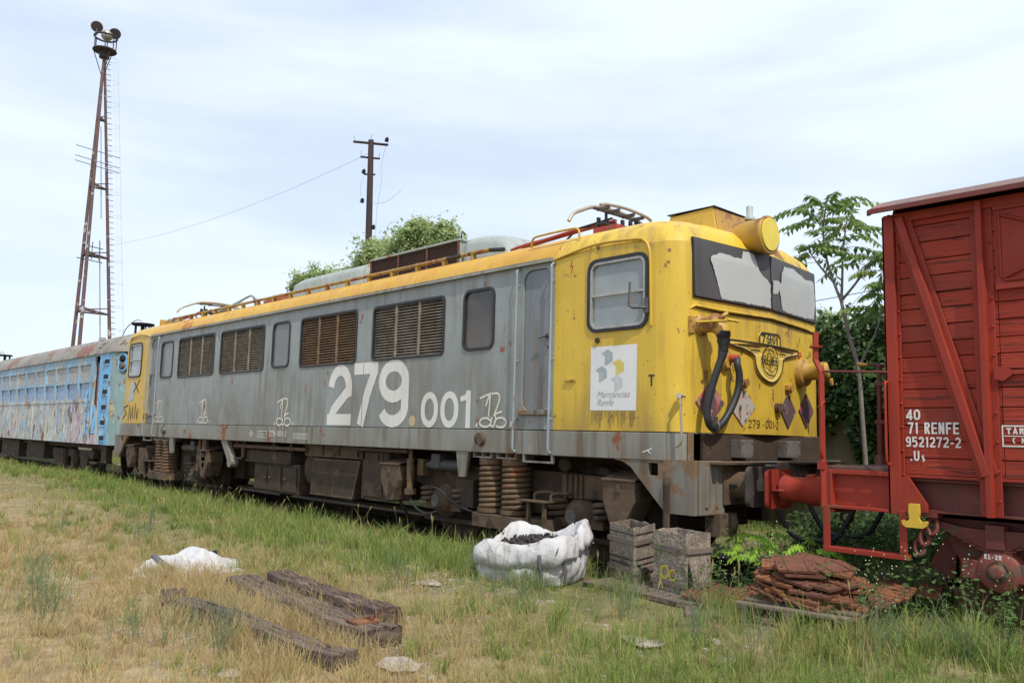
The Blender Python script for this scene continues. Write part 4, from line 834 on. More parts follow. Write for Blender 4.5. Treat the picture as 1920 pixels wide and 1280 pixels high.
# diagonal braces
def brace(xa, za, xb, zb):
    q = MB(); d = Vector((xb - xa, zb - za)).normalized(); nrm = Vector((-d.y, d.x)); L = Vector((xb - xa, zb - za)).length
    Mx = Matrix(((d.x, 0, nrm.x, xa), (0, 1, 0, 0), (d.y, 0, nrm.y, za), (0, 0, 0, 1)))
    q.box(0, L, .222, .236, -.075, .075, Mx); q.box(0, L, .172, .222, -.030, .032, Mx); q.build('diagonal_brace', M['wred'], wag, bevel=.008)
brace(-2.752, 3.30, -2.160, 1.20); brace(-.60, 1.2, .45, 3.3)
# side door hatch of pressed steel
q = MB(); q.box(-2.055, -.80, .236, .26, 2.66, 3.26)
for a in ((-2.055, -.8, 2.62, 2.66), (-2.055, -.8, 3.24, 3.27)): q.box(a[0], a[1], .215, .262, a[2], a[3])
q.tube([(-2.0, .236, 3.20), (-1.42, .232, 2.95), (-2.0, .236, 2.71)], .018, 8); q.tube([(-.85, .236, 3.20), (-1.42, .232, 2.95), (-.85, .236, 2.71)], .018, 8)
q.tube([(-2.02, .236, 3.22), (-2.02, .236, 2.73), (-1.99, .236, 2.69), (-.84, .236, 2.69), (-.84, .236, 3.22)], .014, 8)
q.build('vent_hatch', M['wred'], wag, bevel=.004)
q = MB(); q.prism([(-2.09, 2.03), (-2.09, 1.94), (-2.03, 1.92), (-1.97, 1.965), (-1.97, 2.005), (-2.03, 2.03)], (0, .235, 0), (1, 0, 0), (0, 0, 1), (0, -.02, 0)); q.box(-1.98, -1.2, .225, .245, 1.97, 2.0); q.build('hinge_strap', M['wred'], wag, bevel=.003)
# top rail and bottom rail
q = MB(); q.box(-2.89, X1, .215, .25, 3.27, 3.345); q.box(-2.89, X1, .24, .30, 1.165, 1.19); q.build('side_rail', M['wred'], wag, bevel=.004)
# roof
q = MB(); R = []; n = 18
for i in range(n + 1):
    y = .06 + (2.88) * i / n; u = (y - 1.5) / 1.44; R.append((y, 3.375 + .31 * (1 - u * u) ** .9 if abs(u) < 1 else 3.375))
for (xa, xb) in ((-2.95, X1 + .1),):
    vs = [(xa, y, z) for y, z in R] + [(xb, y, z) for y, z in R] + [(xa, y, z - .035) for y, z in R] + [(xb, y, z - .035) for y, z in R]; k = n + 1
    q.add(vs[:2 * k], [(i, i + 1, k + i + 1, k + i) for i in range(n)], True); q.add(vs[2 * k:], [(i, k + i, k + i + 1, i + 1) for i in range(n)], True)
    q.add(vs, [(i, 2 * k + i, 2 * k + i + 1, i + 1) for i in range(n)] + [(k + i, k + i + 1, 3 * k + i + 1, 3 * k + i) for i in range(n)] + [(0, k, 3 * k, 2 * k), (n, 2 * k + n, 3 * k + n, k + n)])
q.build('roof', M['wroof'], wag)
q = MB(); q.box(-2.95, X1 + .1, .052, .072, 3.338, 3.378); q.prism([(y, z - .05) for y, z in R] + [(y, z - .004) for y, z in R[::-1]], (-2.96, 0, 0), (0, 1, 0), (0, 0, 1), (.025, 0, 0)); q.prism([(.30, 3.3)] + [(y, z - .035) for y, z in R if .3 < y < 2.7] + [(2.7, 3.3)], (-2.86, 0, 0), (0, 1, 0), (0, 0, 1), (.02, 0, 0)); q.build('eave', M['wred_dark'], wag)
# lettering on the planks
q = MB(); f = lambda a, c_, l: (a, .2425 - l, c_)
text(q, '40', f, -2.758, 1.628, .085, w=.60, t=.175, gap=.12); text(q, '71 RENFE', f, -2.745, 1.517, .092, w=.47, t=.165, gap=.115); text(q, '9521272-2', f, -2.765, 1.412, .082, w=.50, t=.16, gap=.115); text(q, '.U', f, -2.735, 1.300, .080, w=.55, t=.18, gap=.12); text(q, 's', f, -2.645, 1.300, .070, w=.50, t=.2, gap=.1)
q.build('wagon_lettering', M['white_mark'], wag)
q = MB(); q.ribbon([(-2.055, 1.585), (-2.055, 1.435), (-1.25, 1.435), (-1.25, 1.585)], .011, f, True); text(q, 'TARA', f, -2.03, 1.525, .045, w=.75, t=.24, gap=.22); text(q, 'C M.', f, -1.99, 1.457, .042, w=.5, t=.2, gap=.3)
q.ribbon([(-2.055, 1.51), (-1.25, 1.51)], .006, f); q.build('tare_panel', M['white_mark'], wag)
# solebar, headstock, platform
q = MB(); q.box(-2.88, X1, .34, .36, .90, 1.165); q.box(-2.88, X1, .27, .36, .895, .915); q.box(-2.88, X1, .27, .36, 1.14, 1.16); q.box(-2.88, X1, 2.62, 2.66, .90, 1.165)
q.box(-2.8, X1, .5, 2.5, 1.08, 1.16); q.build('solebar', M['wred_dark'], wag, bevel=.003)
q = MB(); q.box(-3.47, -3.40, .20, 2.80, .875, 1.205); q.box(-3.40, -2.88, .20, .215, 1.165, 1.205); q.box(-3.40, -2.88, .20, .26, .875, .905); q.box(-3.40, -2.88, .26, .275, .905, 1.165); q.box(-3.40, -3.375, .195, .28, .875, 1.2)
q.box(-3.40, -2.88, 2.72, 2.8, .875, 1.205); q.build('headstock', M['wred'], wag, bevel=.005)
q = MB()
for i in range(5): q.box(-3.46, -2.88, .22 + .52 * i, .72 + .52 * i, 1.205, 1.235)
q.build('platform_boards', rough_mat('platform_boards', (.16, .075, .055), (.10, .06, .05), 5, .8, (1, 4, 1)), wag, bevel=.004)
# platform railings
for ys in (.2, 2.78):
    q = MB(); q.tube([(-3.455, ys, .88), (-3.455, ys, 2.05), (-3.50, ys - .01, 2.15), (-3.50, ys, 2.40)], [.028, .028, .028, .03], 4); q.cyl((-3.50, ys, 2.26), (-3.50, ys, 2.275), .055, n=12); q.box(-3.49, -3.43, ys - .03, ys + .03, 1.2, 1.26)
    q.build('railing_post', M['wred'], wag)
    q = MB(); q.tube([(-3.45, ys, 2.05), (-2.88, ys, 2.02)], .011, 6); q.build('railing_bar', M['wred_dark'], wag)
    q = MB(); q.tube(smooth_path([(-3.43, ys - .0, 1.78), (-3.43, ys - .05, 1.75), (-3.435, ys - .055, 1.6), (-3.445, ys - .05, 1.35), (-3.45, ys, 1.3)], 4), .013, 6); q.build('grab_handle', M['wred'], wag)
    q = MB(); q.tube(smooth_path([(-2.88, ys, 1.93), (-2.885, ys - .04, 1.92), (-2.885, ys - .045, 1.7), (-2.885, ys - .045, 1.3), (-2.88, ys, 1.27)], 4), .012, 6); q.build('grab_handle', M['wred'], wag)
q = MB(); q.tube([(-3.50, .2, 2.38), (-3.50, 2.78, 2.38)], .02, 8); q.tube([(-3.46, 1.2, 1.2), (-3.49, 1.2, 2.38)], .018, 6)
# brake stand
q = MB(); q.cyl((-3.46, 1.4, 1.55), (-3.46, 1.4, 2.20), .022); q.cyl((-3.46, 1.4, 1.22), (-3.46, 1.4, 1.62), .032); q.cyl((-3.46, 1.4, 1.22), (-3.46, 1.4, 1.33), .065, .045); q.box(-3.40, -3.345, 1.38, 1.46, 1.2, 2.12)
q.box(-3.50, -3.35, 1.37, 1.43, 1.99, 2.03); q.box(-3.50, -3.35, 1.37, 1.43, 1.62, 1.66); q.tube([(-3.58, 1.35, 2.20), (-3.46, 1.4, 2.20), (-3.36, 1.44, 2.19)], .012, 6); q.build('brake_stand', M['wred_dark'], wag, bevel=.004)
q = MB(); q.tube([(-3.555, 1.36, 2.20), (-3.64, 1.33, 2.205)], [.014, .021], 8); q.tube([(-3.36, 1.44, 2.18), (-3.36, 1.44, 2.29)], [.015, .021], 8); q.build('brake_crank', M['yhook'], wag)
q = MB(); q.box(-3.62, -3.54, 2.2, 2.4, 1.30, 1.54); q.cyl((-3.56, 2.1, 1.40), (-3.47, 2.1, 1.38), .05); q.tube([(-3.58, 2.15, 1.4), (-3.52, 1.9, 1.3), (-3.5, 1.9, 1.2)], .02, 6); q.build('tail_lamp_bracket', plain('dark_bracket', (.04, .045, .05), .6), wag, bevel=.006)
# buffers
for yb in (.62, 2.38):
    q = MB(); q.lathe((-3.44, yb, .985), (-1, 0, 0), [(0, .16), (.03, .16), (.035, .135), (.36, .135), (.365, .118), (.52, .118), (.60, .13)], 26); q.box(-3.50, -3.47, yb - .18, yb + .18, .82, 1.16); bu = q.build('buffer', M['wred'], wag)
    q = MB(); q.prism(rrect(yb - .23, yb + .23, .80, 1.165, .06), (-4.125, 0, 0), (0, 1, 0), (0, 0, 1), (.035, 0, 0))
    for a, c_ in ((0, .15), (.15, 0), (0, -.15), (-.15, 0)): q.add([(-4.09, yb + a * 1.2, .985 + c_ * 1.1), (-3.98, yb + a * .8, .985 + c_ * .8), (-4.09, yb + a * .7, .985 + c_ * .7), (-4.09, yb + a * 1.2 + c_ * .12, .985 + c_ * 1.1 + a * .12), (-3.98, yb + a * .8 + c_ * .12, .985 + c_ * .8 + a * .12)], [(0, 1, 2), (3, 4, 1, 0)])
    q.build('buffer_head', M['wred'], bu, bevel=.010)
    q = MB(); q.prism(rrect(-3.63, -3.54, .97, 1.0, .014), (0, yb - .139, 0), (1, 0, 0), (0, 0, 1), (0, .003, 0)); q.build('slot', M['dark'], bu)
    q = MB(); q.box(-3.80, -3.72, yb - .05, yb + .05, 1.11, 1.135); q.build('buffer_lug', M['wred'], bu)
q = MB(); q.tube(smooth_path([(-3.47, 1.2, .9), (-3.6, 1.2, .87), (-3.70, 1.2, .70), (-3.80, 1.2, .54), (-3.93, 1.2, .47), (-4.05, 1.2, .47)], 5), .026, 8); q.build('brake_hose', M['hose'], wag)
q = MB(); q.tube(smooth_path([(-3.47, 1.9, .9), (-3.6, 1.9, .87), (-3.70, 1.9, .70), (-3.80, 1.9, .54), (-3.93, 1.9, .47), (-4.05, 1.9, .47)], 5), .026, 8); q.build('brake_hose', M['hose'], wag)
q = MB(); 
for i in range(3): q.tube([(-3.6 - .13 * i + .06 * cos(a), 1.5 + (.05 * sin(a) if i % 2 else 0), .90 - .10 * i + (.0 if i % 2 else .05 * sin(a))) for a in [2 * pi * k / 12 for k in range(12)]], .018, 6, closed=True)
q.build('coupling_link', M['brown'], wag)
# step stirrup
q = MB(); q.box(-3.455, -3.395, .185, .20, .52, .90); q.box(-2.815, -2.755, .185, .20, .52, .90); q.box(-3.457, -2.753, .182, .26, .512, .552); q.box(-3.45, -3.40, .20, .30, .86, .90); q.build('step_stirrup', M['wred'], wag, bevel=.004)
q = MB(); q.box(-3.44, -2.77, .20, .40, .525, .545); q.build('step_board', M['wred_dark'], wag)
# gusset, hook, shackles
q = MB(); q.prism([(-2.80, 1.17), (-2.74, 1.17), (-2.60, .96), (-2.60, .90), (-2.80, .90)], (0, .20, 0), (1, 0, 0), (0, 0, 1), (0, .03, 0)); q.build('gusset', M['wred'], wag)
q = MB(); P = [(-.042, .11), (.042, .11), (.046, .04), (.038, .0), (.045, -.02), (.075, -.035), (.085, -.02), (.108, -.025), (.10, -.06), (.07, -.078), (-.07, -.078), (-.10, -.06), (-.108, -.025), (-.085, -.02), (-.075, -.035), (-.045, -.02), (-.038, 0), (-.046, .04)]
q.prism(P, (-2.685, .155, .855), (.92, 0, 0), (0, 0, 1), (0, .03, 0)); q.build('towing_hook', M['yhook'], wag, bevel=.008)
q = MB()
for x, z in ((-2.60, .79), (-2.66, .70), (-2.70, .62)): q.tube([(x + .045 * cos(a) * .8, .30 + .02 * sin(a), z + .065 * sin(a)) for a in [2 * pi * k / 14 for k in range(14)]], .020, 8, closed=True)
q.box(-2.70, -2.55, .26, .40, .86, .92); q.build('spring_shackle', M['wred_dark'], wag)
for ax_ in (-2.16, 2.2):
    q = MB()
    for k in range(9):
        L = .50 - .045 * k; z0 = .80 - .019 * k
        P = [(ax_ - L, z0 + .02 + .03 * (L / .5) ** 2), (ax_ - L * .5, z0), (ax_, z0 - .008), (ax_ + L * .5, z0), (ax_ + L, z0 + .02 + .03 * (L / .5) ** 2)]
        P2 = [(a, c_ - .017) for a, c_ in P[::-1]]; q.prism(P + P2, (0, .33, 0), (1, 0, 0), (0, 0, 1), (0, .10, 0))
    q.box(ax_ - .065, ax_ + .065, .315, .445, .655, .835); q.build('leaf_spring', M['wred_dark'], wag, bevel=.002)
    q = MB(); q.lathe((ax_ + .01, .46, .49), (0, -1, 0), [(0, .165), (.10, .165), (.13, .145), (.145, .09), (.15, .06), (.20, .05), (.205, .03)], 26); q.box(ax_ - .25, ax_ + .27, .34, .46, .42, .56); q.prism([(ax_ - .08, .66), (ax_ + .10, .66), (ax_ + .13, .50), (ax_ - .12, .50)], (0, .34, 0), (1, 0, 0), (0, 0, 1), (0, .1, 0)); ab = q.build('axlebox', paint('axlebox_faded_red', (.26, .06, .042), (.18, .035, .025), rust=.6, rustc=(.08, .05, .035), rough=.6, rs=6), wag, bevel=.004)
    q = MB(); fn_ = lambda a, c_, l: (a, .3085 - l, c_); text(q, 'KL-2R', fn_, ax_ - .075, .582, .036, w=.6, t=.2, gap=.18); q.build('axlebox_lettering', M['white_mark'], ab)
    q = MB(); q.lathe((ax_ + .01, .312, .49), (0, -1, 0), [(0, .08), (.004, .08)], 12); q.build('grease_patch', M['brown'], ab)
    q = MB(); q.add([(ax_ - .55, .50, 1.0), (ax_ + .55, .50, 1.0), (ax_ + .20, .50, .30), (ax_ - .20, .50, .30)], [(0, 1, 2, 3)]); q.box(ax_ - .55, ax_ + .55, .50, .52, .85, 1.0); q.build('axle_guard', M['wred_dark'], wag)
    q = MB(); wheel(q, ax_, .62, .49); wheel(q, ax_, 2.38, .49, s=-1); q.cyl((ax_, .62, .49), (ax_, 2.38, .49), .08); q.build('wheelset', M['wred_dark'], wag)
q = MB(); q.box(-2.62, -2.52, .62, .80, .30, .62); q.prism([(-2.75, .45), (-2.6, .7), (-2.52, .7), (-2.55, .35)], (0, .60, 0), (1, 0, 0), (0, 0, 1), (0, .08, 0)); q.build('brake_shoe', M['wred_dark'], wag)

# ================================================================== BLUE PEELING COACH
def peel(name, base, cols, z_wear=None):
    g = G(name); c = g.mix(g.rng(g.noise(1.2, 6), .35, .65), base, tuple(x * .86 for x in base))
    for i, (col, sc, st, thr, lo, hi) in enumerate(cols):
        f_ = g.rng(g.noise(sc, 8, st, (i * 3.1, i * 1.7, i * 5.3), .62, .3), thr, thr + .025)
        if lo is not None:
            m_ = g.rng(g.axis(2), hi, lo, 1, 0); f_ = g.math('MULTIPLY', f_, m_)
        c = g.mix(f_, c, col)
    g.bump(g.noise(9, 7, (1, 1, .5)), .6, .01); return g.fin(c, .65)
g = None
M['coach'] = peel('peeling_coach_side', (.23, .38, .50), [
    ((.36, .37, .33), 1.8, (1, 1, .5), .53, 3.6, 3.0), ((.40, .41, .38), 2.4, (1, 1, .4), .42, 2.35, 2.1), ((.46, .36, .42), 1.3, (1, 1, .35), .52, 2.1, 1.9), ((.54, .52, .40), 3.2, (1, 1, .22), .53, 2.3, 2.0), ((.60, .60, .60), 4.5, (1, 1, .4), .58, 2.2, 1.9),
    ((.31, .50, .66), 5.0, (1, 1, .3), .58, None, None), ((.23, .185, .16), 7.0, (1, 1, .35), .59, 2.3, 2.0), ((.20, .085, .05), 1.9, (1, 1, .5), .585, 2.4, 1.9), ((.10, .09, .085), 12, (1, 1, .35), .615, 2.3, 2.0), ((.20, .10, .06), 8, (1, 1, .5), .60, None, None)])
M['coach_blue'] = peel('coach_end_blue', (.17, .43, .70), [((.24, .55, .80), 3, (1, 1, .3), .52, None, None), ((.55, .50, .38), 2.6, (1, 1, .35), .53, 2.4, 1.6), ((.20, .09, .05), 6, (1, 1, .6), .585, None, None), ((.12, .16, .20), 10, (1, 1, .4), .60, None, None)])
M['coach_green'] = peel('coach_end_green', (.23, .33, .33), [((.22, .42, .50), 3, (1, 1, .3), .54, None, None), ((.45, .38, .22), 3, (1, 1, .3), .57, None, None), ((.20, .09, .05), 6, (1, 1, 1), .60, None, None)])
M['coach_roof'] = peel('coach_roof_paint', (.27, .25, .205), [((.19, .175, .145), 2.2, (1, 1, 1), .52, None, None), ((.22, .095, .06), 1.1, (.8, 1, 1), .555, None, None), ((.14, .08, .055), 5, (1, 1, 1), .585, None, None)])
coach = thing('passenger_coach', 'derelict pale blue passenger coach with peeling paint and boarded windows behind the locomotive', 'railway coach', (-33, 1.5, 0))
CX1, CX0 = -22.0, -46.0
zs = [.95, 2.02, 2.12]
q = MB(); WC = [-24.06 - 1.107 * i for i in range(19)]; HW = .46
holes = [rrect(c_ - HW, c_ + HW, 2.13, 3.07, .05) for c_ in WC] + [rrect(-23.28, -22.90, 1.20, 3.22, .04)]
q.plate([(CX0, .95), (CX1, .95), (CX1, 3.27), (CX0, 3.27)], [h[::-1] for h in holes], (0, .1, 0), (1, 0, 0), (0, 0, 1), (0, .05, 0)); q.box(CX0, CX1, 2.85, 2.9, .95, 3.27); q.box(CX0 - .03, CX0, .1, 2.9, .95, 3.27)
q.box(CX0, -23.45, .085, .10, 2.04, 2.085)
for i in range(20): x = WC[0] + .55 - 1.107 * i; q.box(x - .015, x + .015, .09, .10, .98, 2.04)
q.build('coach_side', M['coach'], coach)
gw = rough_mat('window_board_grey', (.42, .42, .40), (.32, .33, .33), 3, .7, (1, 1, .5)); gl = rough_mat('window_lower_blue', (.24, .36, .52), (.18, .28, .42), 2.5, .4, (1, 1, .5))
for c_ in WC:
    r = MB(); r.box(c_ - HW + .01, c_ + HW - .01, .085, .10, 3.03, 3.06); r.box(c_ - HW, c_ + HW, .09, .13, 2.55, 2.61)
    for a in (c_ - HW, c_ + HW - .03): r.box(a, a + .03, .105, .13, 2.14, 3.06)
    wo = r.build('window', M['coach'], coach)
    r = MB(); r.box(c_ - HW, c_ + HW, .128, .14, 2.60, 3.06); r.build('upper_board', gw, wo); r = MB(); r.box(c_ - HW, c_ + HW, .135, .147, 2.13, 2.56); r.build('lower_pane', gl, wo)
q = MB(); q.box(CX0, CX1, .16, 2.84, .96, 3.26); q.build('coach_interior', M['dark'], coach)
q = MB(); q.box(-23.30, -22.88, .16, .18, 1.15, 3.24); q.build('door_recess', M['coach_blue'], coach)
q = MB(); q.box(-23.10, -22.90, .118, .155, 1.9, 3.05); q.build('door', rough_mat('rusty_door', (.19, .055, .04), (.13, .04, .03), 4, .7), coach)
q = MB(); q.box(-23.28, -23.05, .112, .15, 1.22, 1.95); q.box(-23.75, -23.70, .07, .1, 1.1, 2.35); q.tube([(-23.6, .06, 1.2), (-23.6, .06, 2.3)], .02, 6); q.tube([(-23.38, .06, 1.2), (-23.38, .06, 2.4)], .02, 6); q.build('door_rail', M['coach_blue'], coach)
# rounded end
def cend(i, n=10):
    t = radians(90 * i / n); return (CX1 + .62 * sin(t), .1 + 1.1 - 1.1 * cos(t))
q = MB(); Pp = [cend(i) for i in range(11)]; Pp = Pp + [(Pp[-1][0], 1.8)] + [(x, 3 - y) for x, y in Pp[::-1]]; n = len(Pp)
vs = [(x, y, z) for z in (.95, 3.27) for x, y in Pp]; q.add(vs, [(i, i + 1, n + i + 1, n + i) for i in range(n - 1)], True); q.build('coach_end', M['coach_green'], coach)
q = MB(); q.box(-22.86, CX1, .092, .10, .955, 3.265)
for k in range(6):
    z = 3.05 - k * .385; qq = MB(); qq.box(-22.50, -22.14, .088, .0915, z - .07, z + .05); qq.build('step_hole', M['dark'], coach); q.box(-22.53, -22.11, .07, .092, z - .10, z - .065)
q.build('corner_column', M['coach_blue'], coach)
q = MB()
x_, y_ = cend(4); q.prism([(a, c_) for a, c_ in rrect(-.13, .13, 2.78, 3.24, .12)], (x_ - .02, y_ - .03, 0), (.85, .5, 0), (0, 0, 1), (.02, -.04, 0)); lb = q.build('lamp_plate', M['coach_blue'], coach)
for z in (3.10, 2.92): q = MB(); q.lathe((x_, y_ - .06, z), (.5, -.85, 0), [(0, .085), (.03, .09), (.035, .055), (.05, .05)], 18); q.build('marker_lamp', M['dark'] if z > 3 else M['steel'], lb)
q = MB(); R = [(.07 + 0, 3.27), (.10, 3.38), (.20, 3.55), (.42, 3.72), (.8, 3.85), (1.5, 3.92)]; R = R + [(3 - a, c_) for a, c_ in R[::-1][1:]]; st = [(CX0, 1), (-40, 1), (-34, 1), (-28, 1), (-22.6, 1), (CX1, .99), (-21.75, .93), (-21.5, .8), (-21.4, .6)]
k = len(R); vs = [(x, 1.5 + (y - 1.5) * (1 if i < 6 else (.97, .85, .62)[i - 6]), 3.27 + (z - 3.27) * s_) for i, (x, s_) in enumerate(st) for y, z in R]
q.add(vs, [(j * k + i, j * k + i + 1, (j + 1) * k + i + 1, (j + 1) * k + i) for j in range(len(st) - 1) for i in range(k - 1)], True); q.add(vs[-k:], [tuple(range(k))]); q.build('coach_roof', M['coach_roof'], coach)
q = MB(); q.box(CX0, CX1, .065, .1, 3.255, 3.285); q.build('roof_gutter', M['coach_roof'], coach)
for x in (-22.6, -37.8):
    q = MB(); q.lathe((x, 1.0, 3.80), (0, 0, 1), [(0, .04), (.28, .04), (.281, .28), (.33, .28)], 16)
    for a in range(6): q.cyl((x + .2 * cos(a), 1.0 + .2 * sin(a), 3.86), (x + .2 * cos(a), 1.0 + .2 * sin(a), 4.09), .02, n=6)
    q.build('roof_ventilator', M['dark'], coach)
    q = MB(); q.tube(smooth_path([(x - 1.6, 1.0, 3.86), (x - 1.3, 1.0, 4.10), (x - .7, 1.0, 4.26), (x - .2, 1.0, 4.22), (x, 1.0, 3.9)], 5), .014, 6); q.build('cable_loop', M['pipegrey'], coach)
q = MB(); q.box(-23.2, -22.9, .12, .3, 3.45, 3.50); q.box(-23.1, -22.9, .08, .2, 3.62, 3.7); q.build('roof_fitting', M['alu'], coach)
q = MB(); q.box(CX0, CX1, .4, 2.6, .82, .95)
for x0, x1, z0 in ((-30.2, -28.2, .4), (-33.5, -31.2, .35), (-36.5, -35, .45)): q.box(x0, x1, .3, 1.0, z0, .9)
for xc in (-25.6, -42.5):
    for dx in (-1.25, 1.25): wheel(q, xc + dx, .62, .48); wheel(q, xc + dx, 2.38, .48, s=-1); q.box(xc + dx - .3, xc + dx + .3, .32, .5, .35, .6)
    q.box(xc - 1.9, xc + 1.9, .36, .5, .55, .75)
    for dx in (-.5, .5): q.cyl((xc + dx, .35, .3), (xc + dx, .35, .75), .13)
q.box(-22.6, -22.2, .2, .35, .5, .95); q.box(-23.3, -22.9, .15, .6, .45, .5); q.build('underframe', M['brown'], coach)

# ================================================================== FLOODLIGHT TOWER
M['tower'] = rough_mat('tower_faded_red', (.16, .085, .08), (.10, .075, .07), 1.5, .8, spots=((.42, .40, .37), 3.0, .60))
tw = thing('floodlight_tower', 'tall rusty three-legged lattice tower topped with round floodlights and ladder cage', 'lighting tower', (-51, 7.8, 0))
T = Vector((-51.63, 7.55, 23.55)); legs = [Vector((-51.55, 7.15, 6.25)), Vector((-50.05, 7.07, 6.06)), Vector((-51.4, 9.0, 6.9))]
def at(l, z): d = (l - T); return T + d * ((z - T.z) / d.z)
for l in legs: q = MB(); q.tube([at(l, 23.8), at(l, 0)], [.075, .115], 8); q.build('tower_leg', M['tower'], tw)
zl = [7.9, 11.2, 15.3, 19.4]
for z in zl:
    q = MB()
    for i in range(3): q.tube([at(legs[i], z), at(legs[(i + 1) % 3], z)], .06, 6); q.tube([at(legs[i], z), at(legs[(i + 1) % 3], z + .35)], .035, 6)
    q.build('cross_brace', M['tower'], tw)
q = MB(); rg = legs[2]
for r_, h in ((.62, 0), (.62, .85)): q.tube([T + Vector((r_ * cos(a), r_ * sin(a), h + .15)) for a in [2 * pi * k / 22 for k in range(22)]], .055, 6, closed=True)
q.cyl(T + Vector((0, 0, -.3)), T + Vector((0, 0, .2)), .28, .3); q.lathe(T + Vector((0, 0, .10)), (0, 0, 1), [(0, .5), (.06, .62)], 20)
for a in (0.5, 1.6, 2.7, 3.8, 4.9, 6.0): q.tube([T + Vector((.62 * cos(a), .62 * sin(a), .15)), T + Vector((.62 * cos(a), .62 * sin(a), 1.0))], .03, 5)
for a in (2.2, 4.2, .2): q.tube([T + Vector((.62 * cos(a), .62 * sin(a), .15)), T + Vector((0, 0, -1.6))], .025, 5)
q.build('lamp_platform', rough_mat('platform_steel', (.07, .055, .05), (.04, .03, .035), 3, .8), tw)
for k, (dx, dy, dz, ax) in enumerate(((-.1, -.50, 1.55, (.6, -.25, -.55)), (.1, .45, 1.38, (.7, -.1, -.6)), (.0, .05, 1.15, (-.6, .3, .2)))):
    q = MB(); c0 = T + Vector((dx, dy, dz)); q.lathe(c0, ax, [(-.22, .12), (-.15, .26), (.02, .33), (.10, .34)], 18); fl_ = q.build('floodlight', M['alu'], tw)
    q = MB(); a_ = Vector(ax).normalized(); q.lathe(c0 + a_ * .101, ax, [(0, .32), (.01, .31)], 18); q.build('lens', plain('dull_lens', (.10, .085, .09), .3), fl_)
    q = MB(); q.tube([c0, T + Vector((dx, dy, 1.0))], .05, 6); q.build('bracket', M['steel'], fl_)
# ladder with safety hoops beside the right-hand leg
q = MB(); z = .5
while z < 23.5: p = at(rg, z); q.tube([p + Vector((.0, .0, 0)), p + Vector((0.05, .32, 0))], .018, 4); z += .33
q.build('ladder_rung', M['tower'], tw)
q = MB(); z = 3.0
while z < 23.5:
    p = at(rg, z) + Vector((0, .42, 0)); q.tube([p + Vector((.38 * cos(a), .38 * sin(a), 0)) for a in [2 * pi * k / 12 for k in range(12)]], .007, 4, closed=True); z += 1.35
for a in (-.9, 0, .9, 1.8): q.tube([at(rg, 3) + Vector((.38 * cos(a), .42 + .38 * sin(a), 0)), at(rg, 23) + Vector((.38 * cos(a), .42 + .38 * sin(a), 0))], .005, 4)
q.build('ladder_cage', plain('thin_grey_wire', (.60, .58, .60), .6), tw)
q = MB(); p = at(legs[1], 16.6); 
for dz in (0, .3, .9): q.tube([p + Vector((-.3, -1.0, dz)), p + Vector((.2, 1.3, dz - .35))], .022, 5)
q.build('wire_crossarm', rough_mat('crossarm_grey', (.12, .11, .11), (.08, .07, .07), 4), tw); q = MB()
p = at(legs[2], 11.3)
for dz, dy in ((0, 0), (.5, .0), (-.3, -.3)): q.tube([p + Vector((0, -1.4 + dy, dz)), p + Vector((0, -.3, dz - .1))], .03, 5)
for dy in (-1.2, -.9, -.5): q.tube([p + Vector((0, dy, -.3)), p + Vector((0, dy, .75))], .025, 5)
q.build('wire_crossarm', rough_mat('crossarm_grey', (.12, .11, .11), (.08, .07, .07), 4), tw)
q = MB(); q.tube([at(legs[2], 12.2) + Vector((0, -.45, 0)), at(legs[2], 0) + Vector((0, -.6, 0))], .03, 5); q.tube([at(legs[2], 19) + Vector((.1, -.3, 0)), at(legs[2], 13.5) + Vector((0, -.35, 0))], .025, 5); q.build('conduit', plain('pink_conduit', (.30, .22, .22), .7), tw)

# ================================================================== UTILITY POLE AND WIRES
pl = thing('utility_pole', 'dark wooden utility pole with two crossarms rising behind the locomotive roof', 'utility pole', (-25.9, 10, 0))
M['pole'] = rough_mat('tarred_pole', (.075, .04, .032), (.03, .026, .026), 1.2, .8, stretch=(3, 3, .3))
q = MB(); q.tube([(-25.85, 10, 0), (-25.9, 10, 8.6), (-26.03, 10, 12.42)], [.17, .125, .105], 14); q.build('pole_shaft', M['pole'], pl)
q = MB()
q.tube([(-26.55, 9.55, 12.38), (-25.55, 10.45, 12.24)], .05, 4); q.build('crossarm', M['pole'], pl)
q = MB(); q.tube([(-26.32, 9.75, 11.78), (-25.76, 10.25, 11.70)], .04, 4); q.build('crossarm', M['pole'], pl)
q = MB(); q.tube([(-26.2, 9.86, 11.10), (-25.86, 10.14, 11.08)], .035, 4); q.build('crossarm', M['pole'], pl)
q = MB()
for p in ((-26.53, 9.57, 12.40), (-26.03, 10, 12.44), (-26.3, 9.77, 11.8), (-25.78, 10.23, 11.72), (-26.2, 9.86, 11.12)): q.cyl(p, (p[0], p[1], p[2] + .22), .012, n=5)
q.build('insulator_pin', M['pipegrey'], pl)
for p in ((-25.6, 10.4, 12.36), (-26.22, 9.84, 11.12), (-26.25, 9.85, 10.0), (-25.8, 10.1, 8.95)):
    q = MB(); q.lathe(p, (.2, .1, 1), [(0, .05), (.04, .09), (.07, .05), (.10, .085), (.15, .05), (.18, .03)], 12); q.build('insulator', M['dark'], pl)
def sag(a, b, s, n=18): a, b = Vector(a), Vector(b); return [a.lerp(b, i / n) - Vector((0, 0, s * 4 * (i / n) * (1 - i / n))) for i in range(n + 1)]
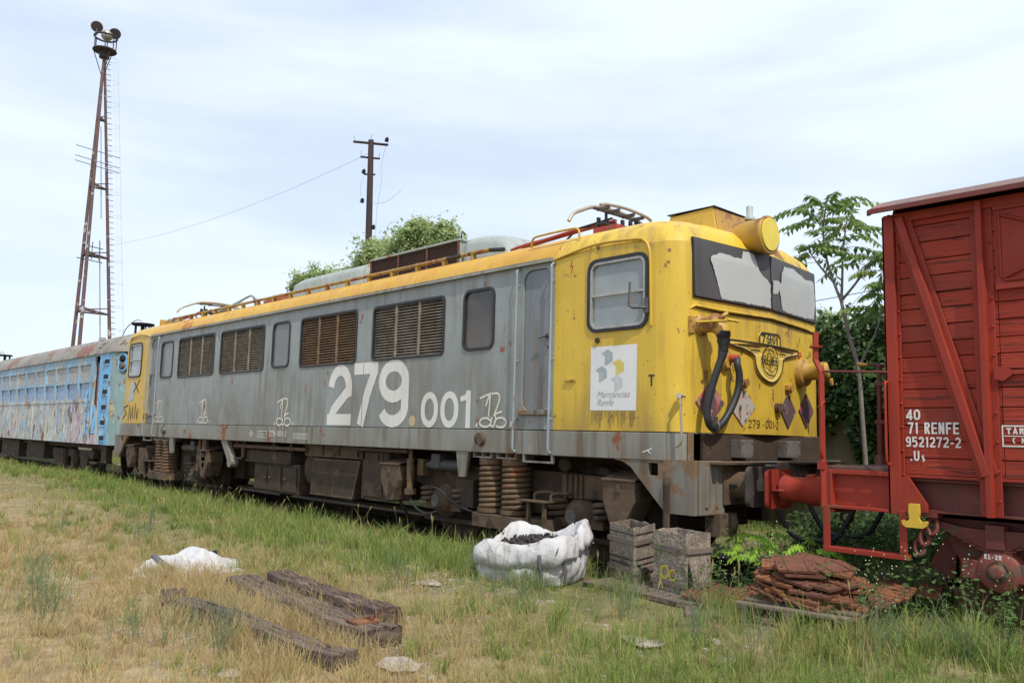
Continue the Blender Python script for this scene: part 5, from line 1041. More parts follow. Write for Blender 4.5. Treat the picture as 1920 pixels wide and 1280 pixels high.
q = MB(); q.tube(smooth_path([(-25.6, 10.4, 12.3), (-25.72, 10.3, 11.4), (-25.66, 10.3, 10.8), (-25.75, 10.2, 9.6), (-25.72, 10.2, 8.3)], 4), .008, 4); q.tube(smooth_path([(-25.85, 10.1, 9.95), (-25.3, 10.3, 9.95), (-24.8, 10.6, 10.35)], 4), .007, 4); q.tube(smooth_path([(-26.2, 9.85, 11.0), (-26.32, 9.8, 10.6), (-26.28, 9.84, 10.15)], 4), .007, 4); q.build('loose_wire', plain('loose_wire_grey', (.30, .30, .32), .6), pl)
q = MB(); q.tube(sag((-26.05, 10, 11.95), (-51.3, 8.4, 11.9), .55), .006, 5); tag(q.build('overhead_wire', plain('thin_wire_grey', (.30, .30, .32), .6)), 'thin overhead wire strung between the utility pole and the floodlight tower', 'wire')
q = MB(); q.tube(sag((-9.5, 11, 4.6), (-3.0, 11, 5.35), .1), .009, 5); tag(q.build('overhead_wire', M['rubber']), 'dark overhead wire crossing behind the young tree near the red wagon', 'wire')
# ================================================================== GROUND
def sstep(x, a, b):
    t = np.clip((x - a) / (b - a), 0, 1); return t * t * (3 - 2 * t)
def wob(x, y, s=1.0, k=0):
    return (np.sin(x * 1.7 * s + 1.3 + k) * np.cos(y * 1.3 * s + k * 2) + np.sin(x * .63 * s - y * .9 * s + 2 + k) + np.sin(x * 3.1 * s + y * 2.7 * s + k * 3) * .5) / 2.5
def gz(x, y):
    x = np.asarray(x, float); y = np.asarray(y, float)
    z = -.08 + .14 * sstep(y, -4.2, -1.3) - .16 * sstep(y, -.1, .5) * (1 - sstep(x, -4.6, -3.9)) * (1 - sstep(y, 3.2, 4)) + .10 * sstep(-x, 13, 22) * (1 - sstep(y, .2, .6))
    return z + .018 * wob(x, y, 1.0) + .008 * wob(x, y, 3.3, 2)
def gzf(x, y): return float(gz(x, y))
xs = np.concatenate([np.linspace(-900, -60, 16)[:-1], np.linspace(-60, -20, 50)[:-1], np.linspace(-20, 2, 180)[:-1], np.linspace(2, 30, 20)[:-1], np.linspace(30, 900, 12)])
ys = np.concatenate([np.linspace(-900, -30, 10)[:-1], np.linspace(-30, -8, 14)[:-1], np.linspace(-8, 7, 130)[:-1], np.linspace(7, 40, 18)[:-1], np.linspace(40, 1500, 14)])
XX, YY = np.meshgrid(xs, ys); ZZ = gz(XX, YY); nx, ny = len(xs), len(ys)
me = bpy.data.meshes.new('ground'); me.vertices.add(nx * ny); me.vertices.foreach_set('co', np.stack([XX, YY, ZZ], -1).ravel())
I = np.arange(nx * ny).reshape(ny, nx); F = np.stack([I[:-1, :-1], I[:-1, 1:], I[1:, 1:], I[1:, :-1]], -1).reshape(-1, 4)
me.loops.add(F.size); me.loops.foreach_set('vertex_index', F.ravel()); me.polygons.add(len(F)); me.polygons.foreach_set('loop_start', np.arange(len(F)) * 4); me.polygons.foreach_set('use_smooth', np.ones(len(F), bool)); me.update()
g = G('dry_yard_soil')
c = g.mix(g.rng(g.noise(.9, 8), .35, .65), (.30, .225, .125), (.20, .145, .08))
c = g.mix(g.rng(g.noise(5, 8), .42, .62, 0, .8), c, (.38, .30, .17))
grn = g.math('MULTIPLY', g.rng(g.axis(1), -3.6, -1.6), g.rng(g.noise(1.6, 6), .30, .55)); c = g.mix(g.math('MULTIPLY', grn, .85), c, (.085, .105, .035))
c = g.mix(g.rng(g.noise(2.3, 7, off=(3, 9, 0)), .60, .66, 0, .85), c, (.13, .065, .035))
c = g.mix(g.rng(g.noise(3.1, 8, off=(9, 2, 0), rough=.7), .615, .65, 0, .9), c, (.42, .39, .35))
under_train_shade = g.math('MULTIPLY', g.rng(g.axis(1), -.5, .1), g.rng(g.axis(1), 3.4, 3.0)); c = g.mix(g.math('MULTIPLY', under_train_shade, .9), c, (.07, .058, .045))  # ground below the train coloured darker, painting in the shade there
b0 = g.bump(g.noise(6, 8), .8, .05); g.bump(g.noise(60, 5), .6, .01, b0); me.materials.append(g.fin(c, .95, 0, .2))
go = bpy.data.objects.new('ground', me); COL.objects.link(go); tag(go, kind='structure')
q = MB()
for y in (.70, 2.23):
    for (a, e) in ((-80, 40),): q.prism([(y - .036, -.0), (y + .036, 0), (y + .036, -.035), (y + .01, -.05), (y + .01, -.12), (y + .07, -.14), (y - .07, -.14), (y - .01, -.12), (y - .01, -.05), (y - .036, -.035)], (a, 0, -.002), (0, 1, 0), (0, 0, 1), (e - a, 0, 0))
tag(q.build('railway_rails', M['brown']), kind='structure')

# ================================================================== BLADE MESHES
def blade_mesh(name, mat, P, H, Wd, lean, tint, seedhead=None, curl=1.0, az=None):
    """P (n,3) roots, each blade is a bent tapering strip with 5 vertices; tint is stored per blade"""
    n = len(P); az = rng.uniform(0, 2 * pi, n) if az is None else az; fa = rng.uniform(0, 2 * pi, n)
    d = np.stack([np.cos(az), np.sin(az), np.zeros(n)], 1); s_ = np.stack([np.cos(fa), np.sin(fa), np.zeros(n)], 1)
    H = H[:, None]; Wd = Wd[:, None]; lean = lean[:, None]; upv = np.array([[0, 0, 1.]])
    mid = P + upv * H * .55 * (1 - .25 * lean ** 2) + d * H * lean * .28; tip = P + upv * H * (1 - .45 * lean ** 2) + d * H * lean * .95 * curl
    V = np.stack([P - s_ * Wd * .5, P + s_ * Wd * .5, mid + s_ * Wd * .42, mid - s_ * Wd * .42, tip], 1).reshape(-1, 3)
    b = np.arange(n)[:, None] * 5
    L = np.concatenate([b + 0, b + 1, b + 2, b + 3, b + 3, b + 2, b + 4], 1).ravel()
    me = bpy.data.meshes.new(name); me.vertices.add(len(V)); me.vertices.foreach_set('co', V.ravel()); me.loops.add(len(L)); me.loops.foreach_set('vertex_index', L)
    me.polygons.add(2 * n); st = np.stack([np.arange(n) * 7, np.arange(n) * 7 + 4], 1).ravel(); me.polygons.foreach_set('loop_start', st)
    me.polygons.foreach_set('use_smooth', np.ones(2 * n, bool))
    at_ = me.attributes.new('tint', 'FLOAT', 'POINT'); at_.data.foreach_set('value', np.repeat(tint, 5).astype(np.float32)); me.update(); me.validate()
    me.materials.append(mat); o = bpy.data.objects.new(name, me); COL.objects.link(o); return o
def tint_mat(name, stops, rough=.75, trans=.35):
    g = G(name); a = g.n('ShaderNodeAttribute'); a.attribute_name = 'tint'; r = g.n('ShaderNodeValToRGB'); g.l(a.outputs['Fac'], r.inputs[0])
    el = r.color_ramp.elements
    while len(el) < len(stops): el.new(.5)
    for e, (p, c_) in zip(el, stops): e.position = p; e.color = c_ + (1,)
    g.fin(r.outputs[0], rough, 0, .25)
    tr_ = g.n('ShaderNodeBsdfTranslucent'); g.l(r.outputs[0], tr_.inputs[0]); ms = g.n('ShaderNodeMixShader'); ms.inputs[0].default_value = trans
    g.l(g.b.outputs[0], ms.inputs[1]); g.l(tr_.outputs[0], ms.inputs[2]); g.l(ms.outputs[0], g.t.nodes['Material Output'].inputs[0]); return g.m
GR = tint_mat('grass_blades', [(0, (.50, .37, .18)), (.22, (.54, .42, .21)), (.42, (.40, .36, .14)), (.60, (.30, .35, .095)), (.80, (.20, .29, .06)), (1, (.14, .235, .045))], trans=.42)
A0, A1 = radians(-88), radians(-6)
def polar(n, r0, r1, p=1.0):
    r = r0 * (r1 / r0) ** (rng.uniform(0, 1, n) ** p); a = rng.uniform(A0, A1, n); return r * np.sin(a), -6.75 + r * np.cos(a), r
def greenness(x, y):
    gline = -2.1 + .9 * wob(x, y, .55, 1) - .9 * sstep(-x, 5, 2) + .7 * sstep(-x, 9, 16)
    gn = sstep(y, gline - 1.7, gline + 1.0)
    return np.clip(gn * .75 + .30 * wob(x, y, 1.3, 4) * (.4 + gn) + .10 * sstep(y, -3.4, -2.2), 0, 1)
def keep_out(x, y):
    k = np.ones(len(x), bool)
    k &= ~((y > .25) & (y < 3.2) & (x < -4.7) & ~((x < -4.75) & (y < .5)))      # under the locomotive
    k &= ~((x > -5.5) & (x < -4.1) & (y > -1.0) & (y < .1) & (rng.uniform(0, 1, len(x)) < .75)); k &= ~((x > -5.25) & (x < -4.25) & (y > -.55) & (y < .1)); k &= ~((x > -6.15) & (x < -5.35) & (y > -1.2) & (y < -.45)); k &= ~((x > -3.7) & (x < -2.95) & (y > -.75) & (y < .4))
    return k
# short dense turf
n = 330000; x, y, r = polar(n, 2.2, 60); gnn = greenness(x, y)
patch = wob(x, y, 2.2, 6) + .6 * wob(x, y, 6.5, 3) + .4 * wob(x, y, 13., 5); bare = (patch < -.30) & (rng.uniform(0, 1, n) < .90)
k = keep_out(x, y) & ~bare & (y < 6); x, y, r, gnn = x[k], y[k], r[k], gnn[k]; n = len(x)
H = (.03 + .10 * rng.uniform(0, 1, n) ** 1.9 + .10 * gnn * rng.uniform(.3, 1, n)) * (1 + .0 * r); H *= .8 + .6 * np.clip(wob(x, y, 1.1, 9) + .4, 0, 1)
H *= np.where((x > -6.7) & (y > -1.9), .62, 1.0); H *= np.where((x > -5.7) & (x < -3.0) & (y > -1.9), .45, 1.0); H *= .65 + .7 * np.clip(wob(x, y, 4.6, 2) + .5, 0, 1.2)
Wd = .0028 + .0016 * rng.uniform(0, 1, n) + .00040 * r
tint = np.clip(gnn * .78 + rng.normal(0, .13, n) + .05 + .13 * wob(x, y, 2.9, 8) + .10 * wob(x, y, .9, 11), 0, 1)
P = np.stack([x, y, gz(x, y) - .01], 1)
tag(blade_mesh('grass', GR, P, H, Wd, np.abs(rng.normal(.5, .35, n)).clip(0, 1.3), tint), 'short dry straw grass and green turf covering the yard', 'grass', kind='stuff')
# tall green grass along the tracks
n = 110000; x, y, r = polar(n, 3.2, 48); yl = -.75 + .42 * wob(x, y * .2, .9, 2); band = np.exp(-((y - yl) / .62) ** 2)
band = band * np.where((x > -6.6) & (y < -.4), .12, 1.0); band = np.maximum(band, .40 * ((x > -4.6) & (y > -.4) & (y < 5))); band = np.maximum(band, .22 * ((x > -3.0) & (y > -2.0) & (y < .5))); band = np.maximum(band, .05 * (greenness(x, y) > .5))
clump = np.clip(wob(x, y, 3.0, 5) * .9 + .55, .06, 1); k = (rng.uniform(0, 1, n) < band * clump * .62) & keep_out(x, y) & (y < 5.2); x, y, r = x[k], y[k], r[k]; n = len(x); print('tall', n)
H = rng.uniform(.11, .35, n) * (.75 + .45 * np.clip(wob(x, y, .8, 3), -.5, 1)) * np.where(x > -6, .85, 1.0); Wd = .0045 + .003 * rng.uniform(0, 1, n) + .0005 * r
tag(blade_mesh('tall_grass', GR, np.stack([x, y, gz(x, y) - .01], 1), H, Wd, np.abs(rng.normal(.42, .3, n)).clip(0, 1.2), np.clip(rng.normal(.70, .17, n), 0, 1)), 'tall lush green grass growing along the railway track', 'grass', kind='stuff')
# tussocks: blades springing outwards from a shared root
def tussocks(name, label, cs, per, rad, h0, h1, tmean, wd=.0048):
    n = len(cs) * per; i = np.repeat(np.arange(len(cs)), per); az = rng.uniform(0, 2 * pi, n); rr = np.abs(rng.normal(0, rad, n)); sc = rng.uniform(.6, 1.25, len(cs))[i]
    x = cs[i, 0] + rr * np.cos(az); y = cs[i, 1] + rr * np.sin(az); rc = np.hypot(x, y + 6.75); tc_ = (tmean + rng.normal(0, .13, len(cs)))[i]
    return tag(blade_mesh(name, GR, np.stack([x, y, gz(x, y) - .01], 1), rng.uniform(h0, h1, n) * sc, wd * rng.uniform(.7, 1.3, n) + .00035 * rc, (rng.normal(.62, .25, n) + rr * 1.5).clip(.1, 1.35), np.clip(tc_ + rng.normal(0, .08, n), 0, 1), az=az + rng.normal(0, .5, n)), label, 'grass', kind='stuff')
def scatter(n, x0, x1, ym, ys): return np.stack([rng.uniform(x0, x1, n), rng.normal(ym, ys, n)], 1)
c1_ = np.concatenate([scatter(190, -24, -6.6, -.85, .34), scatter(60, -14, -6.6, -1.6, .5), scatter(38, -3.2, -1.2, -.9, .5), scatter(14, -6.6, -5.9, -.3, .2), scatter(50, -50, -24, -.8, .6)]); c1_ = c1_[keep_out(c1_[:, 0], c1_[:, 1]) & (c1_[:, 1] < .2)]
tussocks('grass_tussocks', 'bright green arching grass tussocks in front of the locomotive', c1_, 42, .05, .09, .35, .66)
c2_ = np.concatenate([scatter(260, -16, -2, -2.6, .8), scatter(80, -5.6, -1.6, -2.2, .5), scatter(60, -14, -4, -4.3, .7)])
tussocks('small_tussocks', 'small mixed green and yellow grass tussocks dotted over the yard', c2_, 34, .035, .07, .20, .62, .0036)
c3_ = np.concatenate([scatter(240, -14, -4.2, -4.0, .9), scatter(90, -8, -5, -3.4, .35)])
tussocks('straw_tussocks', 'dry straw tussocks in the golden part of the yard', c3_, 40, .04, .08, .24, .14, .0032)
# dry stalks
n = 30000; x, y, r = polar(n, 2.4, 26); k = keep_out(x, y) & (rng.uniform(0, 1, n) < (1.15 - greenness(x, y))) & (y < .1); x, y, r = x[k], y[k], r[k]; n = len(x)
tag(blade_mesh('dry_stalks', GR, np.stack([x, y, gz(x, y) - .01], 1), rng.uniform(.10, .36, n) * np.clip(.6 + wob(x, y, 2.3, 1), .3, 1.3), .0018 + .00033 * r, np.abs(rng.normal(.3, .3, n)).clip(0, 1.2), np.clip(rng.normal(.12, .12, n), 0, 1)), 'thin dry golden grass stalks standing in the turf', 'grass', kind='stuff')
# seed heads: tall spikes of grass by the track
q = MB()
for _ in range(90):
    x = random.uniform(-20, -2.0); y = random.gauss(-.85, .4) if x < -6 else random.uniform(-1.7, -.3)
    if x > -4 and random.random() < .4: y = random.uniform(-.4, 3.5)
    z = gzf(x, y); h = random.uniform(.20, .52); dx, dy = random.gauss(0, .10), random.gauss(0, .10)
    p = [(x, y, z), (x + dx * .4, y + dy * .4, z + h * .6), (x + dx, y + dy, z + h)]; q.tube(p, .0022, 3, caps=False)
    t = Vector(p[2]); dd = (t - Vector(p[1])).normalized(); L = random.uniform(.05, .11); q.tube([t - dd * L, t - dd * L * .5, t], [.003, .0085, .002], 5, caps=False)
tag(q.build('seed_heads', tint_mat('seed_head', [(0, (.30, .27, .10)), (1, (.30, .27, .10))])), 'pale green seeded grass spikes rising beside the track', 'grass', kind='stuff')
# wiry blue-green weeds
q = MB()
spots = [(-10.96, -2.78), (-12.6, -3.3), (-7.4, -4.75), (-6.2, -4.55), (-9.3, -4.4), (-5.5, -4.2), (-6.8, -4.9), (-6.5, -.8), (-3.4, -1.8), (-2.9, -1.9), (-8.0, -4.7), (-11.5, -2.5), (-5.3, -1.9), (-4.1, -1.7), (-2.4, -1.2), (-2.0, -.9), (-6.3, -2.2), (-5.9, -4.35), (-13.5, -4.2), (-4.9, -2.0)]
for (cx, cy) in spots:
    for _ in range(random.randint(14, 26)):
        a = random.uniform(0, 2 * pi); rr = abs(random.gauss(0, .13)); x, y = cx + rr * cos(a), cy + rr * sin(a); z = gzf(x, y); h = random.uniform(.18, .46)
        P = [Vector((x, y, z))]; d = Vector((random.gauss(0, .22), random.gauss(0, .22), 1)).normalized()
        for i in range(4): d = (d + Vector((random.gauss(0, .12), random.gauss(0, .12), 0))).normalized(); P.append(P[-1] + d * h / 4)
        q.tube(P, [.0019, .0018, .0016, .0012, .0008], 3, caps=False)
        for i in (2, 3, 4):
            for _k in range(3):
                e = Vector((random.gauss(0, .7), random.gauss(0, .7), 1)).normalized() * random.uniform(.03, .09); q.tube([P[i] - d * .03 * _k, P[i] + e - d * .03 * _k], [.0014, .0008], 3, caps=False)
tag(q.build('wiry_weeds', tint_mat('weed_green', [(0, (.22, .29, .15)), (1, (.22, .29, .15))])), 'wiry blue-green weeds scattered through the dry grass', 'weeds', kind='stuff')
# flowering weeds near the wagon: small leaves and pale buds
q = MB(); fl = MB()
for _ in range(150):
    x = random.uniform(-4.5, -1.4); y = random.uniform(.0, 2.8) if random.random() < .75 else random.uniform(-.8, .2)
    z = gzf(x, y); h = random.uniform(.25, .7); P = [Vector((x, y, z))]; d = Vector((random.gauss(0, .2), random.gauss(0, .2), 1)).normalized()
    for i in range(4): d = (d + Vector((random.gauss(0, .16), random.gauss(0, .16), 0))).normalized(); P.append(P[-1] + d * h / 4)
    q.tube(P, [.003, .003, .002, .002, .001], 3, caps=False)
    for i in range(26):
        t = random.uniform(.05, 1); p = P[0].lerp(P[-1], t) + Vector((random.gauss(0, .045), random.gauss(0, .045), random.gauss(0, .02))); u = Vector((random.gauss(0, 1), random.gauss(0, 1), random.gauss(0, .5))).normalized() * random.uniform(.012, .03); v = u.orthogonal().normalized() * u.length * .45
        q.add([p - u, p + v, p + u, p - v], [(0, 1, 2, 3)])
    if random.random() < .22:
        for i in range(7): p = P[-1] + Vector((random.gauss(0, .05), random.gauss(0, .05), random.gauss(0, .05))); fl.lathe(p, (0, 0, 1), [(-.006, .001), (0, .006), (.006, .001)], 5)
tag(q.build('weeds', tint_mat('weed_leaf', [(0, (.085, .15, .04)), (1, (.085, .15, .04))])), 'leafy green weeds growing between the locomotive and the wagon', 'weeds', kind='stuff')
tag(fl.build('weed_buds', plain('pale_bud', (.55, .50, .30), .7)), 'tiny pale yellow buds on the weeds under the wagon', 'weeds', kind='stuff')
# pale stones and gravel
q = MB()
def pebble(q, x, y, s, fl_=.35):
    n1_, n2_ = 6, 4; vs = []; sd = random.random() * 9; z = gzf(x, y)
    for i in range(n2_ + 1):
        t = pi * i / n2_
        for j in range(n1_): a = 2 * pi * j / n1_; k = 1 + .25 * sin(3 * a + sd) + random.uniform(-.13, .13); vs.append((x + s * k * sin(t) * cos(a), y + s * k * .8 * sin(t) * sin(a), z + s * fl_ * cos(t) * k + s * .1))
    q.add(vs, [(i * n1_ + j, i * n1_ + (j + 1) % n1_, (i + 1) * n1_ + (j + 1) % n1_, (i + 1) * n1_ + j) for i in range(n2_) for j in range(n1_)])
for _ in range(1500):
    c_ = random.choice([(-6.2, -1.95, .8), (-5.25, -2.2, .9), (-3.6, -2.1, .8), (-4.7, -3.4, .5), (-6.4, -4.2, .6), (-5.2, -4.4, .5), (-7.0, -1.5, .9), (-4.3, -2.6, .8), (-8, -3, 3.0), (-9, -1.8, 2.5)])
    pebble(q, random.gauss(c_[0], c_[2] * .6), random.gauss(c_[1], c_[2] * .35), random.choice((.006, .009, .012, .02)) * random.uniform(.7, 1.5))
tag(q.build('gravel', rough_mat('pale_gravel', (.40, .36, .30), (.26, .22, .18), 12, .9)), 'pale gravel and rubble showing through worn turf', 'gravel', kind='stuff')
slabs = [(-6.2, -1.93, .16, 'pale broken concrete lump in the grass left of the white sack'), (-3.6, -2.09, .17, 'flat whitish stone in the grass before the rusty plate pile'), (-4.45, -3.5, .20, 'broad tan concrete slab at the end of the old timbers'), (-7.0, -1.5, .14, 'low whitish stone in green grass towards the locomotive'), (-5.05, -4.35, .11, 'cream stone in front of the front railway sleeper')]
for x, y, s, lb in slabs:
    q = MB(); pebble(q, x, y, s, .12); tag(q.build('stone', rough_mat('pale_stone', (.44, .40, .34), (.30, .26, .21), 9, .9), bevel=.006), lb, 'stone', 'pale stones in the grass')

# ================================================================== TREES, IVY, WALL
def leaf_cloud(name, mat, C_, nrm, size, tint, parent=None, aspect=.5):
    n = len(C_); u = rng.normal(0, 1, (n, 3)); u /= np.linalg.norm(u, axis=1)[:, None]; w_ = nrm + rng.normal(0, .6, (n, 3)); v = np.cross(u, w_); v /= (np.linalg.norm(v, axis=1)[:, None] + 1e-9); u = np.cross(v, w_); u /= (np.linalg.norm(u, axis=1)[:, None] + 1e-9)
    size = size[:, None]; dn = np.cross(u, v) * size * .18
    V = np.stack([C_ - u * size, C_ + v * size * aspect + dn, C_ + u * size, C_ - v * size * aspect + dn], 1)
    off = OFF.get(parent.name, Vector((0, 0, 0))) if parent is not None else Vector((0, 0, 0)); V = V - np.array(tuple(off))
    V = V.reshape(-1, 3); me = bpy.data.meshes.new(name); me.vertices.add(len(V)); me.vertices.foreach_set('co', V.ravel()); b = np.arange(n)[:, None] * 4; L = np.concatenate([b, b + 1, b + 2, b, b + 2, b + 3], 1).ravel()
    me.loops.add(len(L)); me.loops.foreach_set('vertex_index', L); me.polygons.add(2 * n); me.polygons.foreach_set('loop_start', np.arange(2 * n) * 3)
    a = me.attributes.new('tint', 'FLOAT', 'POINT'); a.data.foreach_set('value', np.repeat(tint, 4).astype(np.float32)); me.update(); me.validate(); me.materials.append(mat)
    o = bpy.data.objects.new(name, me); COL.objects.link(o)
    if parent is not None: o.parent = parent
    OFF[o.name] = off; return o
M['bark'] = rough_mat('pale_bark', (.26, .23, .19), (.17, .145, .12), 6, .85)
M['bark_dark'] = rough_mat('dark_bark', (.12, .09, .07), (.07, .055, .045), 6, .9)
OL = tint_mat('olive_leaf', [(0, (.20, .27, .10)), (.5, (.38, .47, .20)), (1, (.55, .62, .32))], trans=.45)
def bushy(name, label, base, top_pts, nleaf, sz, mat=OL, trunk_r=.16):
    """branching crown: twigs grow towards the listed lobes, leaves sit along the twigs"""
    t = thing(name, label, 'tree', base); q = MB(); B = Vector(base); leaves = []
    for (px, py, pz, r) in top_pts:
        c_ = Vector((px, py, pz)); mid = B.lerp(c_, .5) + Vector((random.gauss(0, .3), random.gauss(0, .3), .3)); q.tube([B, mid, c_], [trunk_r * .7, trunk_r * .35, .04], 7)
        nb = int(26 * r * r) + 10
        for _ in range(nb):
            d = Vector((random.gauss(0, 1), random.gauss(0, 1), random.gauss(.25, 1))).normalized(); L = r * (random.uniform(.45, 1.12) if random.random() < .8 else random.uniform(1.1, 1.45)); e = c_ + d * L
            q.tube([c_, c_ + d * L * .5 + Vector((0, 0, .06)), e], [.025, .014, .005], 4, caps=False); m_ = int(nleaf / len(top_pts) / nb)
            tt = rng.uniform(.25, 1.05, m_) ; pts = np.array(tuple(c_))[None] + np.array(tuple(d))[None] * (L * tt)[:, None] + rng.normal(0, .10 + .06 * r, (m_, 3)); leaves.append(pts)
    q.tube([B, B + Vector((.05, 0, 1.6))], [trunk_r * 1.3, trunk_r], 10); q.build('trunk', M['bark_dark'], t)
    Pl = np.concatenate(leaves); n = len(Pl); nr = np.tile(np.array([[0.2, -.2, 1.0]]), (n, 1)); leaf_cloud('crown', mat, Pl, nr, rng.uniform(.6, 1.2, n) * sz, np.clip(rng.normal(.5, .22, n), 0, 1), t); return t
bushy('leafy_tree', 'broad pale green leafy tree rising behind the locomotive roof vent', (-24.4, 10.6, 0), [(-27.2, 10.2, 6.9, .8), (-26.2, 10.3, 7.3, .9), (-25.2, 10.2, 7.55, 1.0), (-24.2, 10.4, 7.4, 1.1), (-23.3, 10.2, 7.75, .95), (-22.3, 10.3, 7.5, .95), (-21.5, 10.2, 7.35, .85), (-24.5, 11, 6.2, 1.5), (-22.4, 11, 6.2, 1.4), (-26.4, 11, 6.1, 1.1), (-28.3, 10.3, 6.9, .55), (-23.1, 10.2, 8.3, .45), (-21.6, 10.2, 7.9, .4), (-25.6, 10.2, 8.1, .4)], 60000, .085)
bushy('leafy_tree', 'small pale green treetop left of the broad leafy tree, above the locomotive roof', (-30.0, 10.4, 0), [(-30.3, 10.2, 7.5, .65), (-29.6, 10.3, 7.2, .65), (-31.0, 10.2, 7.4, .4), (-29.2, 10.5, 6.8, .7)], 14000, .085, trunk_r=.1)
bushy('distant_tree', 'small distant green tree beyond the house roof', (-19.6, 34, 0), [(-19.6, 34, 7.3, .8), (-18.8, 34, 7.0, .8), (-20.4, 34, 6.9, .7)], 9000, .13, trunk_r=.12)
# tree of heaven
TH = tint_mat('ailanthus_leaf', [(0, (.075, .135, .035)), (.55, (.14, .235, .055)), (.9, (.24, .33, .08)), (1, (.30, .20, .07))], rough=.5, trans=.4)
th = thing('young_tree_of_heaven', 'slender young tree with long feathery compound leaves between the locomotive and red wagon', 'tree', (-5.1, 5.0, 0))
q = MB(); Bp = [(-5.22, 5, 0), (-5.2, 5, .9), (-5.24, 5, 1.8), (-5.28, 5, 2.5), (-5.41, 5, 3.0), (-5.51, 5, 3.5)]; q.tube(smooth_path(Bp, 4), [.038 - .0006 * i for i in range(len(smooth_path(Bp, 4)))], 8)
limbs = [[(-5.51, 5, 3.5), (-5.62, 5, 3.8), (-5.72, 5, 4.15), (-5.77, 5, 4.6), (-5.74, 5, 4.85), (-5.70, 5, 5.02)], [(-5.51, 5, 3.5), (-5.51, 5.05, 3.9), (-5.49, 5.05, 4.3), (-5.44, 5.1, 4.75)], [(-5.5, 5, 3.52), (-5.33, 5, 3.7), (-5.13, 4.95, 3.9), (-5.0, 4.95, 4.1)], [(-5.62, 5, 3.8), (-5.8, 4.95, 4.05), (-5.95, 4.9, 4.3)], [(-5.28, 5, 2.5), (-5.15, 5, 2.75), (-5.02, 5, 3.0), (-4.93, 5, 3.3)]]
for L in limbs: q.tube(smooth_path(L, 3), [.022 * (1 - .6 * i / (3 * (len(L) - 1))) for i in range(3 * (len(L) - 1) + 1)], 6)
q.build('trunk', M['bark'], th)
def frond(Vs, Ts, base, d, L, droop=.5, n=9, ls=.15):
    d = Vector(d).normalized(); pts = []; p = Vector(base); dd = d.copy()
    for i in range(n + 1): pts.append(p.copy()); p = p + dd * L / n; dd = (dd + Vector((0, 0, -droop / n))).normalized()
    side = d.cross(Vector((0, 0, 1))).normalized() if abs(d.z) < .95 else Vector((1, 0, 0)); ti = random.gauss(.5, .18)
    for i in range(2, n + 1):
        k = ls * (1.0 - .35 * abs(i / n - .45)); ax = (pts[i] - pts[i - 1]).normalized()
        for s_ in (1, -1):
            e = (side * s_ * .75 + ax * .35 + Vector((0, 0, -.75 + random.gauss(0, .25)))).normalized() * k * random.uniform(.85, 1.15); wv = ax * k * .27
            Vs.append([pts[i], pts[i] + e * .35 + wv, pts[i] + e, pts[i] + e * .35 - wv]); Ts.append(min(1, max(0, ti + random.gauss(0, .08))))
    e = (pts[-1] - pts[-2]).normalized() * ls * .8; Vs.append([pts[-1], pts[-1] + e * .4 + side * .014, pts[-1] + e, pts[-1] + e * .4 - side * .014]); Ts.append(ti)
    return pts
def frond_obj(name, mat, Vs, Ts, parent):
    q = MB()
    for V in Vs: q.add(V, [(0, 1, 2), (0, 2, 3)])
    o = q.build(name, mat, parent); a = o.data.attributes.new('tint', 'FLOAT', 'POINT'); a.data.foreach_set('value', np.repeat(np.array(Ts), 4).astype(np.float32)); return o
Vs, Ts, rach = [], [], MB()
for li, L in enumerate(limbs):
    P = smooth_path(L, 4); tipn = {0: 19, 1: 10, 2: 9, 3: 8, 4: 4}[li]
    for k in range(tipn):
        t = (.52 if li == 0 else .70) + (.48 if li == 0 else .30) * (k / tipn) ** .8 if li != 4 else 1; b_ = P[min(len(P) - 1, int(t * (len(P) - 1)))]; a = k * 2.4 + li
        up_ = random.uniform(.1, .6) + .6 * (k / tipn) ** 2; pts = frond(Vs, Ts, b_, (cos(a), sin(a) * .8, up_), random.uniform(.55, .98) * (1 - .45 * (k / tipn) ** 2) * (.7 if li == 4 else 1), droop=random.uniform(.7, 1.5)); rach.tube(pts, [.005 - .0003 * i for i in range(len(pts))], 3, caps=False)
for p in ((-4.86, 4.9, 3.85), (-4.8, 4.9, 3.5), (-4.78, 4.9, 3.65), (-4.75, 4.95, 4.05)):
    for k in range(4): a = k * 1.7 + p[0] * 9; pts = frond(Vs, Ts, p, (cos(a), sin(a), .3), .42, .9); rach.tube(pts, .004, 3, caps=False)
rach.tube([(-5.0, 4.95, 4.1), (-4.86, 4.92, 4.0), (-4.8, 4.9, 3.6)], .008, 4)
frond_obj('crown', TH, Vs, Ts, th); rach.build('leaf_stalks', plain('red_green_stalk', (.22, .20, .07), .7), th)
# bright seedling by the pallets
SG = tint_mat('seedling_leaf', [(0, (.16, .32, .03)), (.6, (.30, .50, .05)), (.92, (.38, .56, .08)), (1, (.28, .16, .09))], rough=.5, trans=.4)
sp = thing('ailanthus_seedling', 'bright lime green seedling with serrated feathery leaves behind the rusty plates', 'plant', (-4.15, .45, gzf(-4.15, .45)))
Vs, Ts, st_ = [], [], MB()
for j in range(6):
    bx0 = Vector((-4.06 + random.gauss(0, .15), .45 + random.gauss(0, .12), gzf(-4.15, .45))); tp = bx0 + Vector((random.gauss(0, .08), random.gauss(0, .08), random.uniform(.35, .62))); st_.tube([bx0, tp], [.009, .005], 5)
    for k in range(5): a = k * 2.4 + j; pts = frond(Vs, Ts, tp - Vector((0, 0, .04 * k)), (cos(a), sin(a), .55), random.uniform(.22, .36), 1.3, n=8, ls=.10); st_.tube(pts, .0025, 3, caps=False)
frond_obj('leaves', SG, Vs, Ts, sp); st_.build('stem', plain('seedling_stem', (.20, .22, .06), .7), sp)
